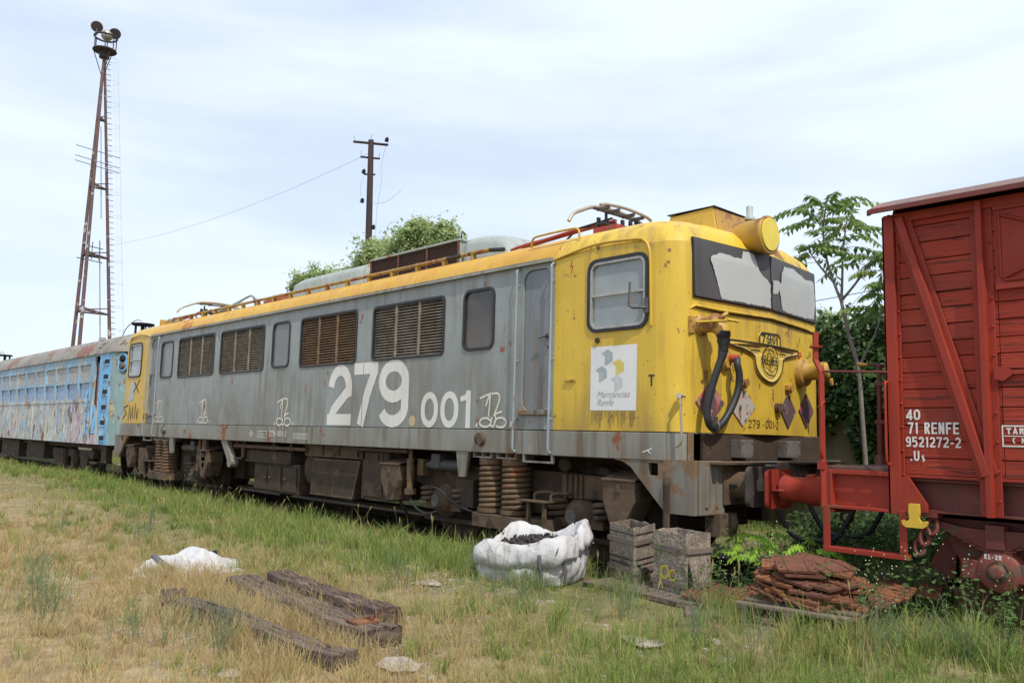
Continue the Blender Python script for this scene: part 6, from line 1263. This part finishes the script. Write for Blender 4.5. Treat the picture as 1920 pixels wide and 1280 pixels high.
# wall and ivy
q = MB(); q.box(-60, 14, 6.2, 6.45, -.2, 3.15)
wl = q.build('boundary_wall', paint('stucco_wall', (.36, .31, .22), (.27, .23, .165), rust=.72, rustc=(.14, .11, .08), streak=.6, streakc=(.16, .13, .09), rough=.9, rs=1.5), bevel=.01); tag(wl, 'tan stucco boundary wall partly hidden by ivy behind the brake platform', 'wall')
IV = tint_mat('ivy_leaf', [(0, (.035, .070, .022)), (.6, (.065, .125, .032)), (1, (.17, .27, .055))], rough=.4, trans=.22)
n = 90000; x = rng.uniform(-9.5, 5.0, n); z = rng.uniform(.0, 3.75, n); bulge = .28 + .22 * wob(x, z, 1.3, 1) + .10 * wob(x, z, 4.0, 2); depth = rng.uniform(0, 1, n) ** .5; y = 6.18 - bulge.clip(.05) * depth * (1.15)
low = 1.9 + .25 * wob(x, z * 0, 3, 2) - 2.6 * sstep(x, -5.95, -5.5) - 0 * x; low = np.where(x < -6.6, low * .3, low)
topz = 3.32 + .16 * wob(x, x * 0, 2.1, 7) + .12 * rng.normal(0, 1, n); k = (z > low + rng.normal(0, .1, n)) & (z < topz) & (rng.uniform(0, 1, n) < .93)
C_ = np.stack([x, y, z], 1)[k]; n = len(C_); nr = np.tile(np.array([[.15, -1.0, .55]]), (n, 1)); tn = np.clip(rng.normal(.35, .2, n) + .35 * (C_[:, 2] > 3.1) * rng.uniform(0, 1, n) + .30 * np.clip(wob(C_[:, 0], C_[:, 2], 2.5, 4) - .35, 0, 1), 0, 1)
iv = leaf_cloud('ivy', IV, C_, nr, rng.uniform(.6, 1.3, n) * .052, tn, aspect=.75); tag(iv, 'dense dark green ivy spilling over the boundary wall behind the wagon platform', 'ivy')
q = MB()
for _ in range(60): x = random.uniform(-9, 4); q.tube([(x, 6.1, 2.8), (x + random.gauss(0, .15), 6.0, 3.4), (x + random.gauss(0, .3), 5.9, 3.6 + random.random() * .25)], [.008, .006, .003], 4)
sh = q.build('ivy_shoots', M['bark_dark'], iv, world=False)
n = 30000; x = rng.uniform(-5.6, 3.0, n); y = 3.3 + 2.6 * rng.uniform(0, 1, n); z = gz(x, y) + rng.uniform(0, 1, n) ** 1.3 * (.45 + .3 * wob(x, y, 1.6, 3)).clip(.15)
tag(leaf_cloud('undergrowth', tint_mat('undergrowth_leaf', [(0, (.03, .055, .018)), (1, (.07, .12, .03))], trans=.2), np.stack([x, y, z], 1), np.tile(np.array([[.1, -.6, 1.0]]), (n, 1)), rng.uniform(.6, 1.3, n) * .045, rng.uniform(0, 1, n)), 'dark leafy undergrowth between the tracks and the boundary wall', 'undergrowth', kind='stuff')
# house roof beyond the wall
hs = thing('distant_house', 'house with weathered grey-brown tiled roof showing above the ivy', 'house', (-13, 29, 0))
q = MB(); q.add([(-17.2, 26, 5.9), (-8, 26, 5.9), (-8, 30, 7.4), (-15.6, 30, 7.4), (-17.2, 26, 5.75), (-8, 26, 5.75)], [(0, 1, 2, 3), (0, 4, 5, 1)]); q.add([(-17.2, 34, 5.9), (-8, 34, 5.9), (-8, 30, 7.4), (-15.6, 30, 7.4), (-17.2, 26, 5.9)], [(1, 0, 3, 2), (0, 4, 3)])
q.build('roof', rough_mat('grey_tile_roof', (.27, .23, .18), (.18, .155, .125), 3, .9), hs)
q = MB(); q.box(-16.9, -8.2, 26.3, 33.7, 0, 5.8); q.build('wall', rough_mat('cream_render', (.5, .46, .38), (.42, .38, .30), 2, .9), hs)
# ================================================================== PROPS IN THE YARD
M['osb'] = None
def osb(name, a, b, c_):
    g = G(name); v1 = g.voro(120, (1, .8, .16), 'Color', rot=(.5, .9, .8)); v2 = g.voro(130, (.16, 1, .8), 'Color', rot=(.8, .4, .4)); s1 = g.n('ShaderNodeSeparateColor'); g.l(v1, s1.inputs[0]); s2 = g.n('ShaderNodeSeparateColor'); g.l(v2, s2.inputs[0])
    c = g.mix(s1.outputs[0], a, b); c = g.mix(g.rng(s2.outputs[1], .55, .9), c, c_); c = g.mix(g.rng(g.noise(5, 7), .5, .7, 0, .75), c, tuple(x * .35 for x in b))
    g.bump(s1.outputs[2], .5, .004); return g.fin(c, .85)
OSB1 = osb('osb_panel', (.20, .16, .12), (.12, .092, .068), (.33, .265, .195)); OSB2 = osb('osb_panel_light', (.26, .21, .16), (.16, .125, .092), (.43, .36, .275))
BAT = rough_mat('weathered_batten', (.22, .175, .14), (.13, .10, .08), 4, .85, (1, 1, 3))
def crate(name, label, Lc, Fc, Rc, zb, zt, om, panel=None, bands=(), battens=()):
    """open OSB box; corner points left, front, right seen from the yard"""
    L, F_, R = Vector(Lc), Vector(Fc), Vector(Rc); Bk = L + R - F_; t = thing(name, label, 'crate', ((F_.x + Bk.x) / 2, (F_.y + Bk.y) / 2, zb), 'tall open chipboard crates')
    C4 = [L, F_, R, Bk]; cen = (L + R) / 2; th_ = .014
    for i in range(4):
        a, b_ = C4[i], C4[(i + 1) % 4]; d = (b_ - a).normalized(); nrm = Vector((d.y, -d.x)); 
        if nrm.dot((a + b_) / 2 - cen) < 0: nrm = -nrm
        ln = (b_ - a).length; wob_ = [(0, zb), (ln, zb)]; top = [(ln, zt + random.uniform(-.01, .01))] + [(ln * k / 5, zt + random.uniform(-.012, .006)) for k in (4, 3, 2, 1)] + [(0, zt)]
        P = wob_ + top
        if panel and i == 1: P = [(ln * .42, zb + .0), (ln, zb), (ln, zt)] + top[1:] + [(0, zb + (zt - zb) * .62), (ln * .12, zb + (zt - zb) * .5)]
        q = MB(); q.prism(P, (a.x, a.y, 0), (d.x, d.y, 0), (0, 0, 1), (-nrm.x * th_, -nrm.y * th_, 0)); q.build('panel', om if i != 1 else OSB2, t, bevel=.002)  # right side takes the lighter board, painting its sunlight into the colour
        if i in (0, 1):
            for zc, cut in battens:
                q = MB(); aa, bb = (0, ln) ; 
                if panel and i == 1 and zc < zb + .3: aa = ln * .45
                q.prism([(aa - .015, zc - .022), (bb + .012, zc - .022), (bb + .012, zc + .022), (aa - .015, zc + .022)], (a.x + nrm.x * .001, a.y + nrm.y * .001, 0), (d.x, d.y, 0), (0, 0, 1), (nrm.x * .018, nrm.y * .018, 0)); q.build('batten', BAT, t, bevel=.003)
            for zc in bands:
                q = MB(); q.prism([(-.002, zc - .006), (ln + .002, zc - .008), (ln + .002, zc + .004), (-.002, zc + .006)], (a.x + nrm.x * .001, a.y + nrm.y * .001, 0), (d.x, d.y, 0), (0, 0, 1), (nrm.x * .003, nrm.y * .003, 0)); q.build('strap', M['rubber'], t)
    q = MB(); q.prism([(p.x * .96 + cen.x * .04, p.y * .96 + cen.y * .04) for p in C4], (0, 0, zb + .02), (1, 0, 0), (0, 1, 0), (0, 0, (zt - zb) * (.25 if panel else .55))); q.build('scrap_fill', M['brown'], t); return t
c1 = crate('chipboard_crate', 'tall open chipboard crate with dark straps, behind the one with yellow spray mark', (-5.32, -.42), (-4.87, -.60), (-4.99, -.14), gzf(-5, -.5) + .035, .61, OSB1, bands=(.315, .265, .545), battens=((.475, 0), (.215, 0)))
c2 = crate('chipboard_crate', 'tall open chipboard crate with yellow spray mark and broken front corner panel', (-4.66, -.60), (-4.25, -.68), (-4.215, -.37), gzf(-4.3, -.6) + .035, .62, OSB2, panel=True, battens=((.475, 0), (.185, 0)))
# yellow spray scribble on the second crate
d = (Vector((-4.25, -.68)) - Vector((-4.66, -.60))).normalized(); f_ = lambda a, c_, l: (-4.66 + d.x * a - d.y * 0 + d.y * (.021 + l), -.60 + d.y * a - d.x * (.021 + l), c_)
q = MB(); q.ribbon(arc(.17, .275, .045, .05, 0, 360, 14)[:-1], .018, f_, True); q.ribbon(arc(.27, .26, .04, .042, 0, 360, 14)[:-1], .014, f_, True, .0005); q.ribbon([(.13, .32), (.12, .2), (.15, .13)], .016, f_, False, .001); q.build('spray_mark', plain('yellow_spray', (.52, .42, .03), .8), c2)
# pallets
PW = rough_mat('grey_pallet_wood', (.20, .15, .12), (.12, .09, .07), 4, .9, (1, 1, 2)); PW2 = rough_mat('brown_pallet_wood', (.19, .125, .095), (.11, .075, .06), 4, .9, (2, 1, 1))
def pallet(label, x, y, z, rot, w_=1.2, d=.8, tilt=0, n=7):
    t = thing('wooden_pallet', label, 'pallet', (x, y, z), 'weathered wooden pallets', rotz=rot)
    q = MB()
    for i in range(n): a = -w_ / 2 + (w_ - .10) * i / (n - 1); q.box(a, a + .095, -d / 2 + random.uniform(-.01, .01), d / 2, .122 + random.uniform(-.002, .003), .142)
    q.build('top_boards', PW, t, bevel=.003, world=False)
    q = MB()
    for yy in (-d / 2, -.05, d / 2 - .1): q.box(-w_ / 2, w_ / 2, yy, yy + .1, .10, .12); q.box(-w_ / 2, w_ / 2, yy, yy + .1, 0, .018)
    q.build('stringers', PW2, t, bevel=.003, world=False)
    for yy in (-d / 2, -.05, d / 2 - .1):
        for xx in (-w_ / 2, -.07, w_ / 2 - .14): q = MB(); q.box(xx + .003, xx + .137, yy + .003, yy + .097, .019, .099); q.build('block', PW2, t, bevel=.003, world=False)
    return t
pallet('flattened weathered pallet under the two chipboard crates', -4.62, -.42, gzf(-4.6, -.4) - .09, radians(-4), 1.25, .95, n=11)
pallet('weathered pallet carrying the pile of rusty plates', -3.22, -.34, gzf(-3.22, -.34) - .0, radians(97), 1.35, .85, n=7)
pallet('half-buried grey pallet beneath the left edge of the rusty pile', -3.62, -.55, gzf(-3.6, -.5) - .12, radians(35), 1.2, .8, n=7)
# rusty sleeper plates
RUST = rough_mat('orange_rust', (.27, .105, .042), (.15, .058, .028), 9, .85, spots=((.12, .045, .025), 6, .56), bump=.35)
RUST2 = rough_mat('dark_rust', (.18, .07, .038), (.10, .042, .026), 9, .85, spots=((.32, .12, .05), 6, .6), bump=.35)
def plate_mesh(mat):
    b = MB(); L, W, Tk = .150, .100, .019
    outer = [(-L, -W), (L, -W), (L, W), (-L, W)]; holes = [[(cx + .011 * cos(a), cy + .011 * sin(a)) for a in [k * pi / 4 for k in range(8)]] for cx in (-.125, .125) for cy in (-.05, .05)]
    b.plate(outer, holes, (0, 0, 0), (1, 0, 0), (0, 1, 0), (0, 0, Tk)); b.box(-.085, -.070, -W, W, Tk - .001, Tk + .008); b.box(.070, .085, -W, W, Tk - .001, Tk + .008)
    o = b.build('rusty_plate', mat, bevel=.002, world=False); return o
protos = [plate_mesh(RUST), plate_mesh(RUST2)]
bz = gzf(-3.3, -.3) + .145; cnt = 0; cx_, cy_ = -3.20, -.44
fixed = [((-3.62, -.60, .47), 'rusty plate lying loose on the top left of the pile'), ((-3.36, -.42, .475), 'rusty plate topmost in the middle of the pile'), ((-3.05, -.72, .20), 'rusty plate with two clear bolt holes low at the front of the pile')]
items = []
for lay in range(12):
    z = bz + .0235 * lay; u = lay / 11; ax_ = .36 - .16 * u; ay_ = .44 - .22 * u; nn = int(8 - 4.0 * u)
    for k in range(nn):
        a = 2 * pi * (k + random.random() * .6) / nn + lay; rr = sqrt(random.uniform(.25, 1)); items.append((cx_ - .04 * u + ax_ * rr * cos(a), cy_ + ay_ * rr * sin(a) - .06 * u, z + random.uniform(0, .008), random.gauss(.25, .28) if random.random() < .85 else random.uniform(0, 3), None, 0))
for k in range(9): items.append((random.uniform(-3.15, -2.75), random.uniform(-.2, .6), gzf(-3, .3) + .15 + random.uniform(0, .06), random.uniform(0, 3), random.gauss(0, .12), random.gauss(0, .12)))
for k in range(9): items.append((random.uniform(-4.1, -3.75), random.uniform(-.75, -.1), gzf(-3.9, -.4) + .05 + random.uniform(0, .04), random.uniform(0, 3), random.gauss(0, .1), random.gauss(0, .1)))
for i, (x, y, z, rz, rx, ry) in enumerate(items):
    o = protos[i % 2] if i < 2 else protos[random.random() < .45].copy()
    if i >= 2: COL.objects.link(o)
    if rx is None:      # the heap's plates lean outwards, most of them towards the open yard
        ax2 = Vector((.75, .66, 0)) ; tl = random.gauss(.20, .07); o.rotation_mode = 'QUATERNION'
        o.rotation_quaternion = Matrix.Rotation(tl, 3, ax2).to_quaternion() @ Matrix.Rotation(rz, 3, 'Z').to_quaternion(); o.location = (x, y, z)
    else: o.location = (x, y, z); o.rotation_euler = (rx, ry, rz)
    dark = o.data is protos[1].data; side = i >= len(items) - 9
    tone = 'dark rust-brown' if dark else 'orange-rust'
    if side: lb_ = tone + ' plate fallen into the grass left of the pallet pile'
    elif rx is not None: lb_ = tone + ' plate slid off towards the right end of the pallet'
    else:
        lay_ = ('bottom', 'middle', 'upper', 'top')[min(3, int((z - bz) / .07))]; dx_, dy_ = x - cx_, y - cy_; r_v = dx_ * .68 + dy_ * .73; n_v = dx_ * .73 - dy_ * .68
        where = 'right end' if r_v > .12 else 'left end' if r_v < -.12 else 'front' if n_v > 0 else 'back'
        lb_ = tone + ' plate at the ' + where + ' of the heap, in its ' + lay_ + ' layers'
    tag(o, lb_, 'steel plate', 'rusty sleeper plates heaped on the pallet')
print('plates', len(items))

# ---- sacks
def cloth_mat(name, a, b):
    g = G(name); c = g.mix(g.rng(g.noise(2.2, 7), .35, .7), a, b); c = g.mix(g.rng(g.noise(6, 6, (1, 1, .5)), .58, .72, 0, .6), c, (.36, .31, .27))
    wv = g.voro(9, (1, 1, .7), 'Distance'); b0 = g.bump(wv, .5, .03); b0 = g.bump(g.noise(13, 5, dist=1.2), .5, .02, b0); g.bump(g.noise(140, 2, (1, 1, 3)), .15, .002, b0); return g.fin(c, .6, 0, .3)
SACK = cloth_mat('white_woven_sack', (.54, .53, .52), (.42, .41, .405)); STRAP = rough_mat('grey_webbing', (.13, .13, .145), (.08, .08, .09), 12, .8)
bag = thing('filled_bulk_sack', 'big white woven bulk sack full of dark rusted rail clips, its rim folded down', 'sack', (-5.86, -.92, gzf(-5.86, -.92)), 'white bulk sacks')
BC = Vector((-5.86, -.92)); gb = gzf(-5.86, -.92)
nA = 150
def crease(a, t, k):
    """cloth relief: rounded bulges between sharp creases"""
    return .5 * abs(sin(2.5 * a + 3 * t + k)) ** .7 + .3 * abs(sin(5.5 * a - 7 * t + 2.1 * k)) ** .7 + .2 * abs(sin(11 * a + 9 * t + k * 3)) ** .8 - .62
def bag_pt(a, s_, t):
    c_, s = cos(a), sin(a); k = 1 / (abs(c_) ** 4.2 + abs(s) ** 4.2) ** (1 / 4.2); rr = .43 * k * s_
    ang = radians(22); X = c_ * rr; Y = s * rr * .98; return BC.x + X * cos(ang) - Y * sin(ang), BC.y + X * sin(ang) + Y * cos(ang), t
def rimz(a): return .36 + .062 * cos(a - .70) + .035 * cos(4 * (a - .78)) + .02 * sin(3 * a + .5)
sk = MB(); V_ = []
for i in range(13):
    u = i / 12; s_ = 1.0 + .10 * sin(pi * min(1, u * 1.15)) ; V_.append([bag_pt(2 * pi * j / nA, s_ * (1 + .11 * crease(2 * pi * j / nA, u * .9, 1)), gb + u * rimz(2 * pi * j / nA) * .95) for j in range(nA)])
def ring(s_, fz, k, amp=.19): return [bag_pt(2 * pi * j / nA, s_ * (1 + amp * crease(2 * pi * j / nA, s_ * 2.2, k)), gb + fz(2 * pi * j / nA) + .062 * crease(2 * pi * j / nA, s_ * 3, k + 1.3)) for j in range(nA)]
prof_c = [(1.15, lambda a: rimz(a) * (.60 - .16 * cos(a - 3.7)) - .06 * max(0, cos(3 * (a + 1.0))) ** 3), (1.165, lambda a: rimz(a) * .74), (1.14, lambda a: rimz(a) * .90), (1.09, lambda a: rimz(a) * 1.04), (1.04, lambda a: rimz(a) * 1.14), (1.01, lambda a: rimz(a) * 1.17), (.97, lambda a: rimz(a) * 1.13), (.92, lambda a: rimz(a) * 1.02), (.87, lambda a: rimz(a) * .90), (.84, lambda a: rimz(a) * .76), (.83, lambda a: .20)]
col = [ring(s_, f__, 2.0) for s_, f__ in prof_c]
def grid(q, V):
    vs = [p for R in V for p in R]; n = nA; q.add(vs, [(i * n + j, i * n + (j + 1) % n, (i + 1) * n + (j + 1) % n, (i + 1) * n + j) for i in range(len(V) - 1) for j in range(n)], True)
grid(sk, V_); bo = sk.build('sack_body', SACK, bag, thick=.004); q = MB(); grid(q, col); cl = q.build('folded_collar', SACK, bag, thick=.004)
CLIP = rough_mat('rusted_clip', (.060, .050, .045), (.035, .032, .030), 14, .8, spots=((.20, .08, .045), 5, .63))
q = MB()
for _ in range(640):
    a = random.uniform(0, 2 * pi); rr = sqrt(random.random()) * .84; x, y, _z = bag_pt(a, rr, 0); z = gb + .285 + .06 * (1 - rr / .84) + random.uniform(-.02, .03) + .06 * sin(a + .4) * rr
    Mx = Matrix.Translation((x, y, z)) @ Matrix.Rotation(random.uniform(0, 6.3), 4, 'Z') @ Matrix.Rotation(random.gauss(0, .5), 4, 'X') @ Matrix.Rotation(random.gauss(0, .5), 4, 'Y')
    q.box(-.055, .055, -.012, .012, -.007, .007, Mx); q.box(.026, .040, -.010, .010, .006, .030, Mx)
    if random.random() < .6: q.box(-.04, -.026, -.01, .01, -.03, -.006, Mx)
q2 = MB(); q2.add([bag_pt(2 * pi * j / 24, .7, gb + .24) for j in range(24)], [tuple(range(24))]); q.add(q2.v, q2.f); fl_ = q.build('scrap_clips', CLIP, bag); fl_['kind'] = 'stuff'
q = MB()
def strap_path(q, P, w_=.035, nrm=(0, -1, 0)):
    P = smooth_path(P, 5); nv = Vector(nrm); vs = []
    for i, p in enumerate(P):
        d = (P[min(i + 1, len(P) - 1)] - P[max(i - 1, 0)]).normalized(); s = d.cross(nv); s = s.normalized() * w_ / 2 if s.length > 1e-4 else Vector((w_ / 2, 0, 0)); vs += [p - s, p + s]
    q.add(vs, [(2 * i, 2 * i + 1, 2 * i + 3, 2 * i + 2) for i in range(len(P) - 1)], True)
def on_bag(deg, s_, t): return bag_pt(radians(deg), s_, gb + t)
strap_path(q, [on_bag(-62, 1.20, .30), on_bag(-62, 1.24, .2), on_bag(-60, 1.22, .08), on_bag(-64, 1.3, -.03)], .04, (.4, -1, 0)); strap_path(q, [on_bag(-40, 1.16, .26), on_bag(-38, 1.2, .16), on_bag(-39, 1.18, .05)], .03, (.7, -.7, 0))
strap_path(q, [on_bag(190, 1.15, .25), on_bag(195, 1.4, .16), on_bag(205, 1.62, .03), on_bag(207, 1.65, -.01)], .035, (-.4, -1, .3)); strap_path(q, [on_bag(20, .8, .42), on_bag(0, .95, .40), on_bag(-20, 1.1, .36)], .03, (0, 0, 1)); q.build('lifting_strap', STRAP, bag, thick=.003)
# empty crumpled sack
es = thing('empty_bulk_sack', 'empty crumpled white bulk sack with grey straps lying in dry grass behind the sleepers', 'sack', (-8.7, -3.15, gzf(-8.7, -3.15)), 'white bulk sacks')
q = MB(); nx_, ny_ = 90, 60; ang = radians(62); vs = []
RP = random.Random(11); planes = [(.62 * cos(t), .62 * sin(t) * 1.1, .42 + RP.uniform(0, .22)) for t in [k * 2 * pi / 9 + RP.uniform(-.3, .3) for k in range(9)]]
for i in range(nx_ + 1):
    for j in range(ny_ + 1):
        u, v = i / nx_ * 2 - 1, j / ny_ * 2 - 1; k = 1 + .10 * sin(5 * v + 1) + .07 * sin(9 * u); X = .52 * u * k; Y = .36 * v * (1 + .12 * sin(4 * u + 1))
        t_ = min([c_ - a_ * u - b_ * v for a_, b_, c_ in planes] + [.44 + .10 * u - .05 * v]); rim_ = max(0, 1 - max(abs(u), abs(v)) ** 9) ** .5
        cr2 = .5 * abs(sin(3.1 * u + 2.2 * v + .5)) ** .6 + .3 * abs(sin(6.3 * v - 4.1 * u + 2)) ** .6 + .2 * abs(sin(11 * u + 7 * v)) ** .7 - .6
        h = (max(.05, t_) * .50 + .085 * cr2) * rim_
        x = -8.7 + X * cos(ang) - Y * sin(ang); y = -3.15 + X * sin(ang) + Y * cos(ang); vs.append((x, y, gzf(x, y) + max(.006, h)))
q.add(vs, [(i * (ny_ + 1) + j, (i + 1) * (ny_ + 1) + j, (i + 1) * (ny_ + 1) + j + 1, i * (ny_ + 1) + j + 1) for i in range(nx_) for j in range(ny_)], True)
so2 = q.build('sack_cloth', SACK, es, thick=.004)
def es_pt(u, v, lift=.035):
    i = int(round((u + 1) / 2 * nx_)); j = int(round((v + 1) / 2 * ny_)); p = Vector(vs[i * (ny_ + 1) + j]); return p + Vector((0, 0, lift))
q = MB(); strap_path(q, [es_pt(-.6, .5), es_pt(-.55, .1), es_pt(-.45, -.3), es_pt(-.3, -.7), es_pt(-.15, -.9)], .045, (.2, -.5, 1)); strap_path(q, [es_pt(.45, .6), es_pt(.5, .2), es_pt(.52, -.1)], .04, (.2, -.5, 1)); q.build('strap', STRAP, es, thick=.004)

# ---- old railway sleepers
WOOD = rough_mat('old_sleeper_wood', (.17, .125, .095), (.045, .031, .024), 2.2, .9, (.6, 6, 6), bump=.9, spots=((.045, .03, .024), 3, .58))
WOOD2 = rough_mat('old_sleeper_dark', (.12, .075, .058), (.055, .036, .03), 2.2, .9, (.6, 6, 6), bump=.9, spots=((.20, .15, .115), 3, .6))
def sleeper(label, A, B, w_, h, mat, sink=.0, twist=0, seed=0, plate=False):
    A, B = Vector(A), Vector(B); L = (B - A).length; a_ = math.atan2((B - A).y, (B - A).x); mid = (A + B) / 2; t = thing('railway_sleeper', label, 'railway sleeper', (mid.x, mid.y, gzf(mid.x, mid.y) - sink), 'old wooden railway sleepers in the grass', rotz=a_)
    R_s = random.Random(seed); n = 64; q = MB(); rings = []; ph = [R_s.uniform(0, 6) for _ in range(16)]
    for i in range(n + 1):
        u = i / n; x = -L / 2 + L * u; ends = min(1, 9 * min(u, 1 - u)); k = 1 - ends * (.03 + .025 * sin(u * 9 + seed) + .015 * sin(u * 23 + seed * 2)); ww = w_ / 2 * k; hh = h * (1 - ends * (.06 + .05 * sin(u * 7 + seed * 2.3) + .02 * sin(u * 29 + seed)))
        P = []
        for c_i, (sx, sz) in enumerate([(-1, 0), (-1.02, .3), (-.98, .62), (-.93, .94), (-.6, 1), (-.33, .98), (-.28, .80), (-.22, .99), (.05, 1.02), (.30, .97), (.36, .74), (.42, .98), (.75, 1), (.95, .90), (1, .5), (1, 0)]):
            wv_ = .0035 * sin(u * (17 + c_i) + ph[c_i]) + .003 * sin(u * 61 + ph[c_i] * 2) + R_s.uniform(-.0018, .0018)
            P.append((x + (R_s.uniform(-.012, .012) if i in (0, n) else 0), sx * ww + wv_, sz * hh + wv_ * (sz > .1) + .015 * sin(u * 4 + seed)))
        rings.append(P)
    k = len(rings[0]); q.add([p for R in rings for p in R], [(i * k + j, i * k + (j + 1) % k, (i + 1) * k + (j + 1) % k, (i + 1) * k + j) for i in range(n) for j in range(k)]); q.add(rings[0], [tuple(range(k))]); q.add(rings[-1], [tuple(range(k))[::-1]])
    q.build('timber', mat, t, world=False)
    if plate:
        q = MB(); q.box(L / 2 - .36, L / 2 - .20, -.10, .10, h - .002, h + .012); q.build('chair_plate', RUST, t, world=False); q = MB(); q.tube([(L / 2 - .30, .02, h + .02), (L / 2 - .26, .07, h + .03), (L / 2 - .22, .02, h + .02)], .012, 6); q.build('rail_screw', RUST2, t, world=False)
    return t
sleeper('longest front sleeper, split and broken, its square end nearest the camera', (-6.78, -3.93), (-4.66, -3.76), .20, .13, WOOD, .01, seed=1)
sleeper('short broken sleeper stub sticking out of dry grass at the left end of the timbers', (-7.28, -3.84), (-6.86, -3.98), .22, .13, WOOD2, .02, seed=2)
sleeper('wide sleeper with rusty chair plate on its near end', (-7.38, -3.18), (-4.84, -3.36), .30, .13, WOOD, .0, seed=3, plate=True)
sleeper('reddish rotten sleeper at the back of the timbers', (-7.30, -2.86), (-5.22, -3.06), .24, .15, WOOD2, .0, seed=4)
# dry tufts around the sleepers and sack
n = 5200; cs = np.array([(-7.3, -3.55), (-6.6, -4.1), (-5.6, -3.55), (-6.2, -3.62), (-8.3, -3.5), (-7.9, -3.3), (-5.7, -4.0), (-7.0, -3.5), (-8.9, -3.75), (-5.1, -4.0), (-4.9, -3.6)]); ci = rng.integers(0, len(cs), n); x = cs[ci, 0] + rng.normal(0, .20, n); y = cs[ci, 1] + rng.normal(0, .09, n)
tag(blade_mesh('dry_tufts', GR, np.stack([x, y, gz(x, y) - .01], 1), rng.uniform(.08, .28, n), rng.uniform(.003, .005, n), np.abs(rng.normal(.55, .4, n)).clip(0, 1.3), np.clip(rng.normal(.10, .12, n), 0, 1)), 'dry straw tufts around the old sleepers', 'grass', kind='stuff')
n = 1500; cs = np.array([(-5.45, -1.35), (-4.72, -.95), (-3.85, -.8), (-6.3, -1.4), (-3.5, -1.15), (-2.75, -1.15), (-2.4, -.9), (-2.2, -.5)]); ci = rng.integers(0, len(cs), n); x = cs[ci, 0] + rng.normal(0, .13, n); y = cs[ci, 1] + rng.normal(0, .07, n)
tag(blade_mesh('green_tufts', GR, np.stack([x, y, gz(x, y) - .01], 1), rng.uniform(.12, .32, n), rng.uniform(.003, .0055, n), np.abs(rng.normal(.5, .3, n)).clip(0, 1.3), np.clip(rng.normal(.72, .15, n), 0, 1)), 'green tufts growing against the sack, crates and pallet', 'grass', kind='stuff')
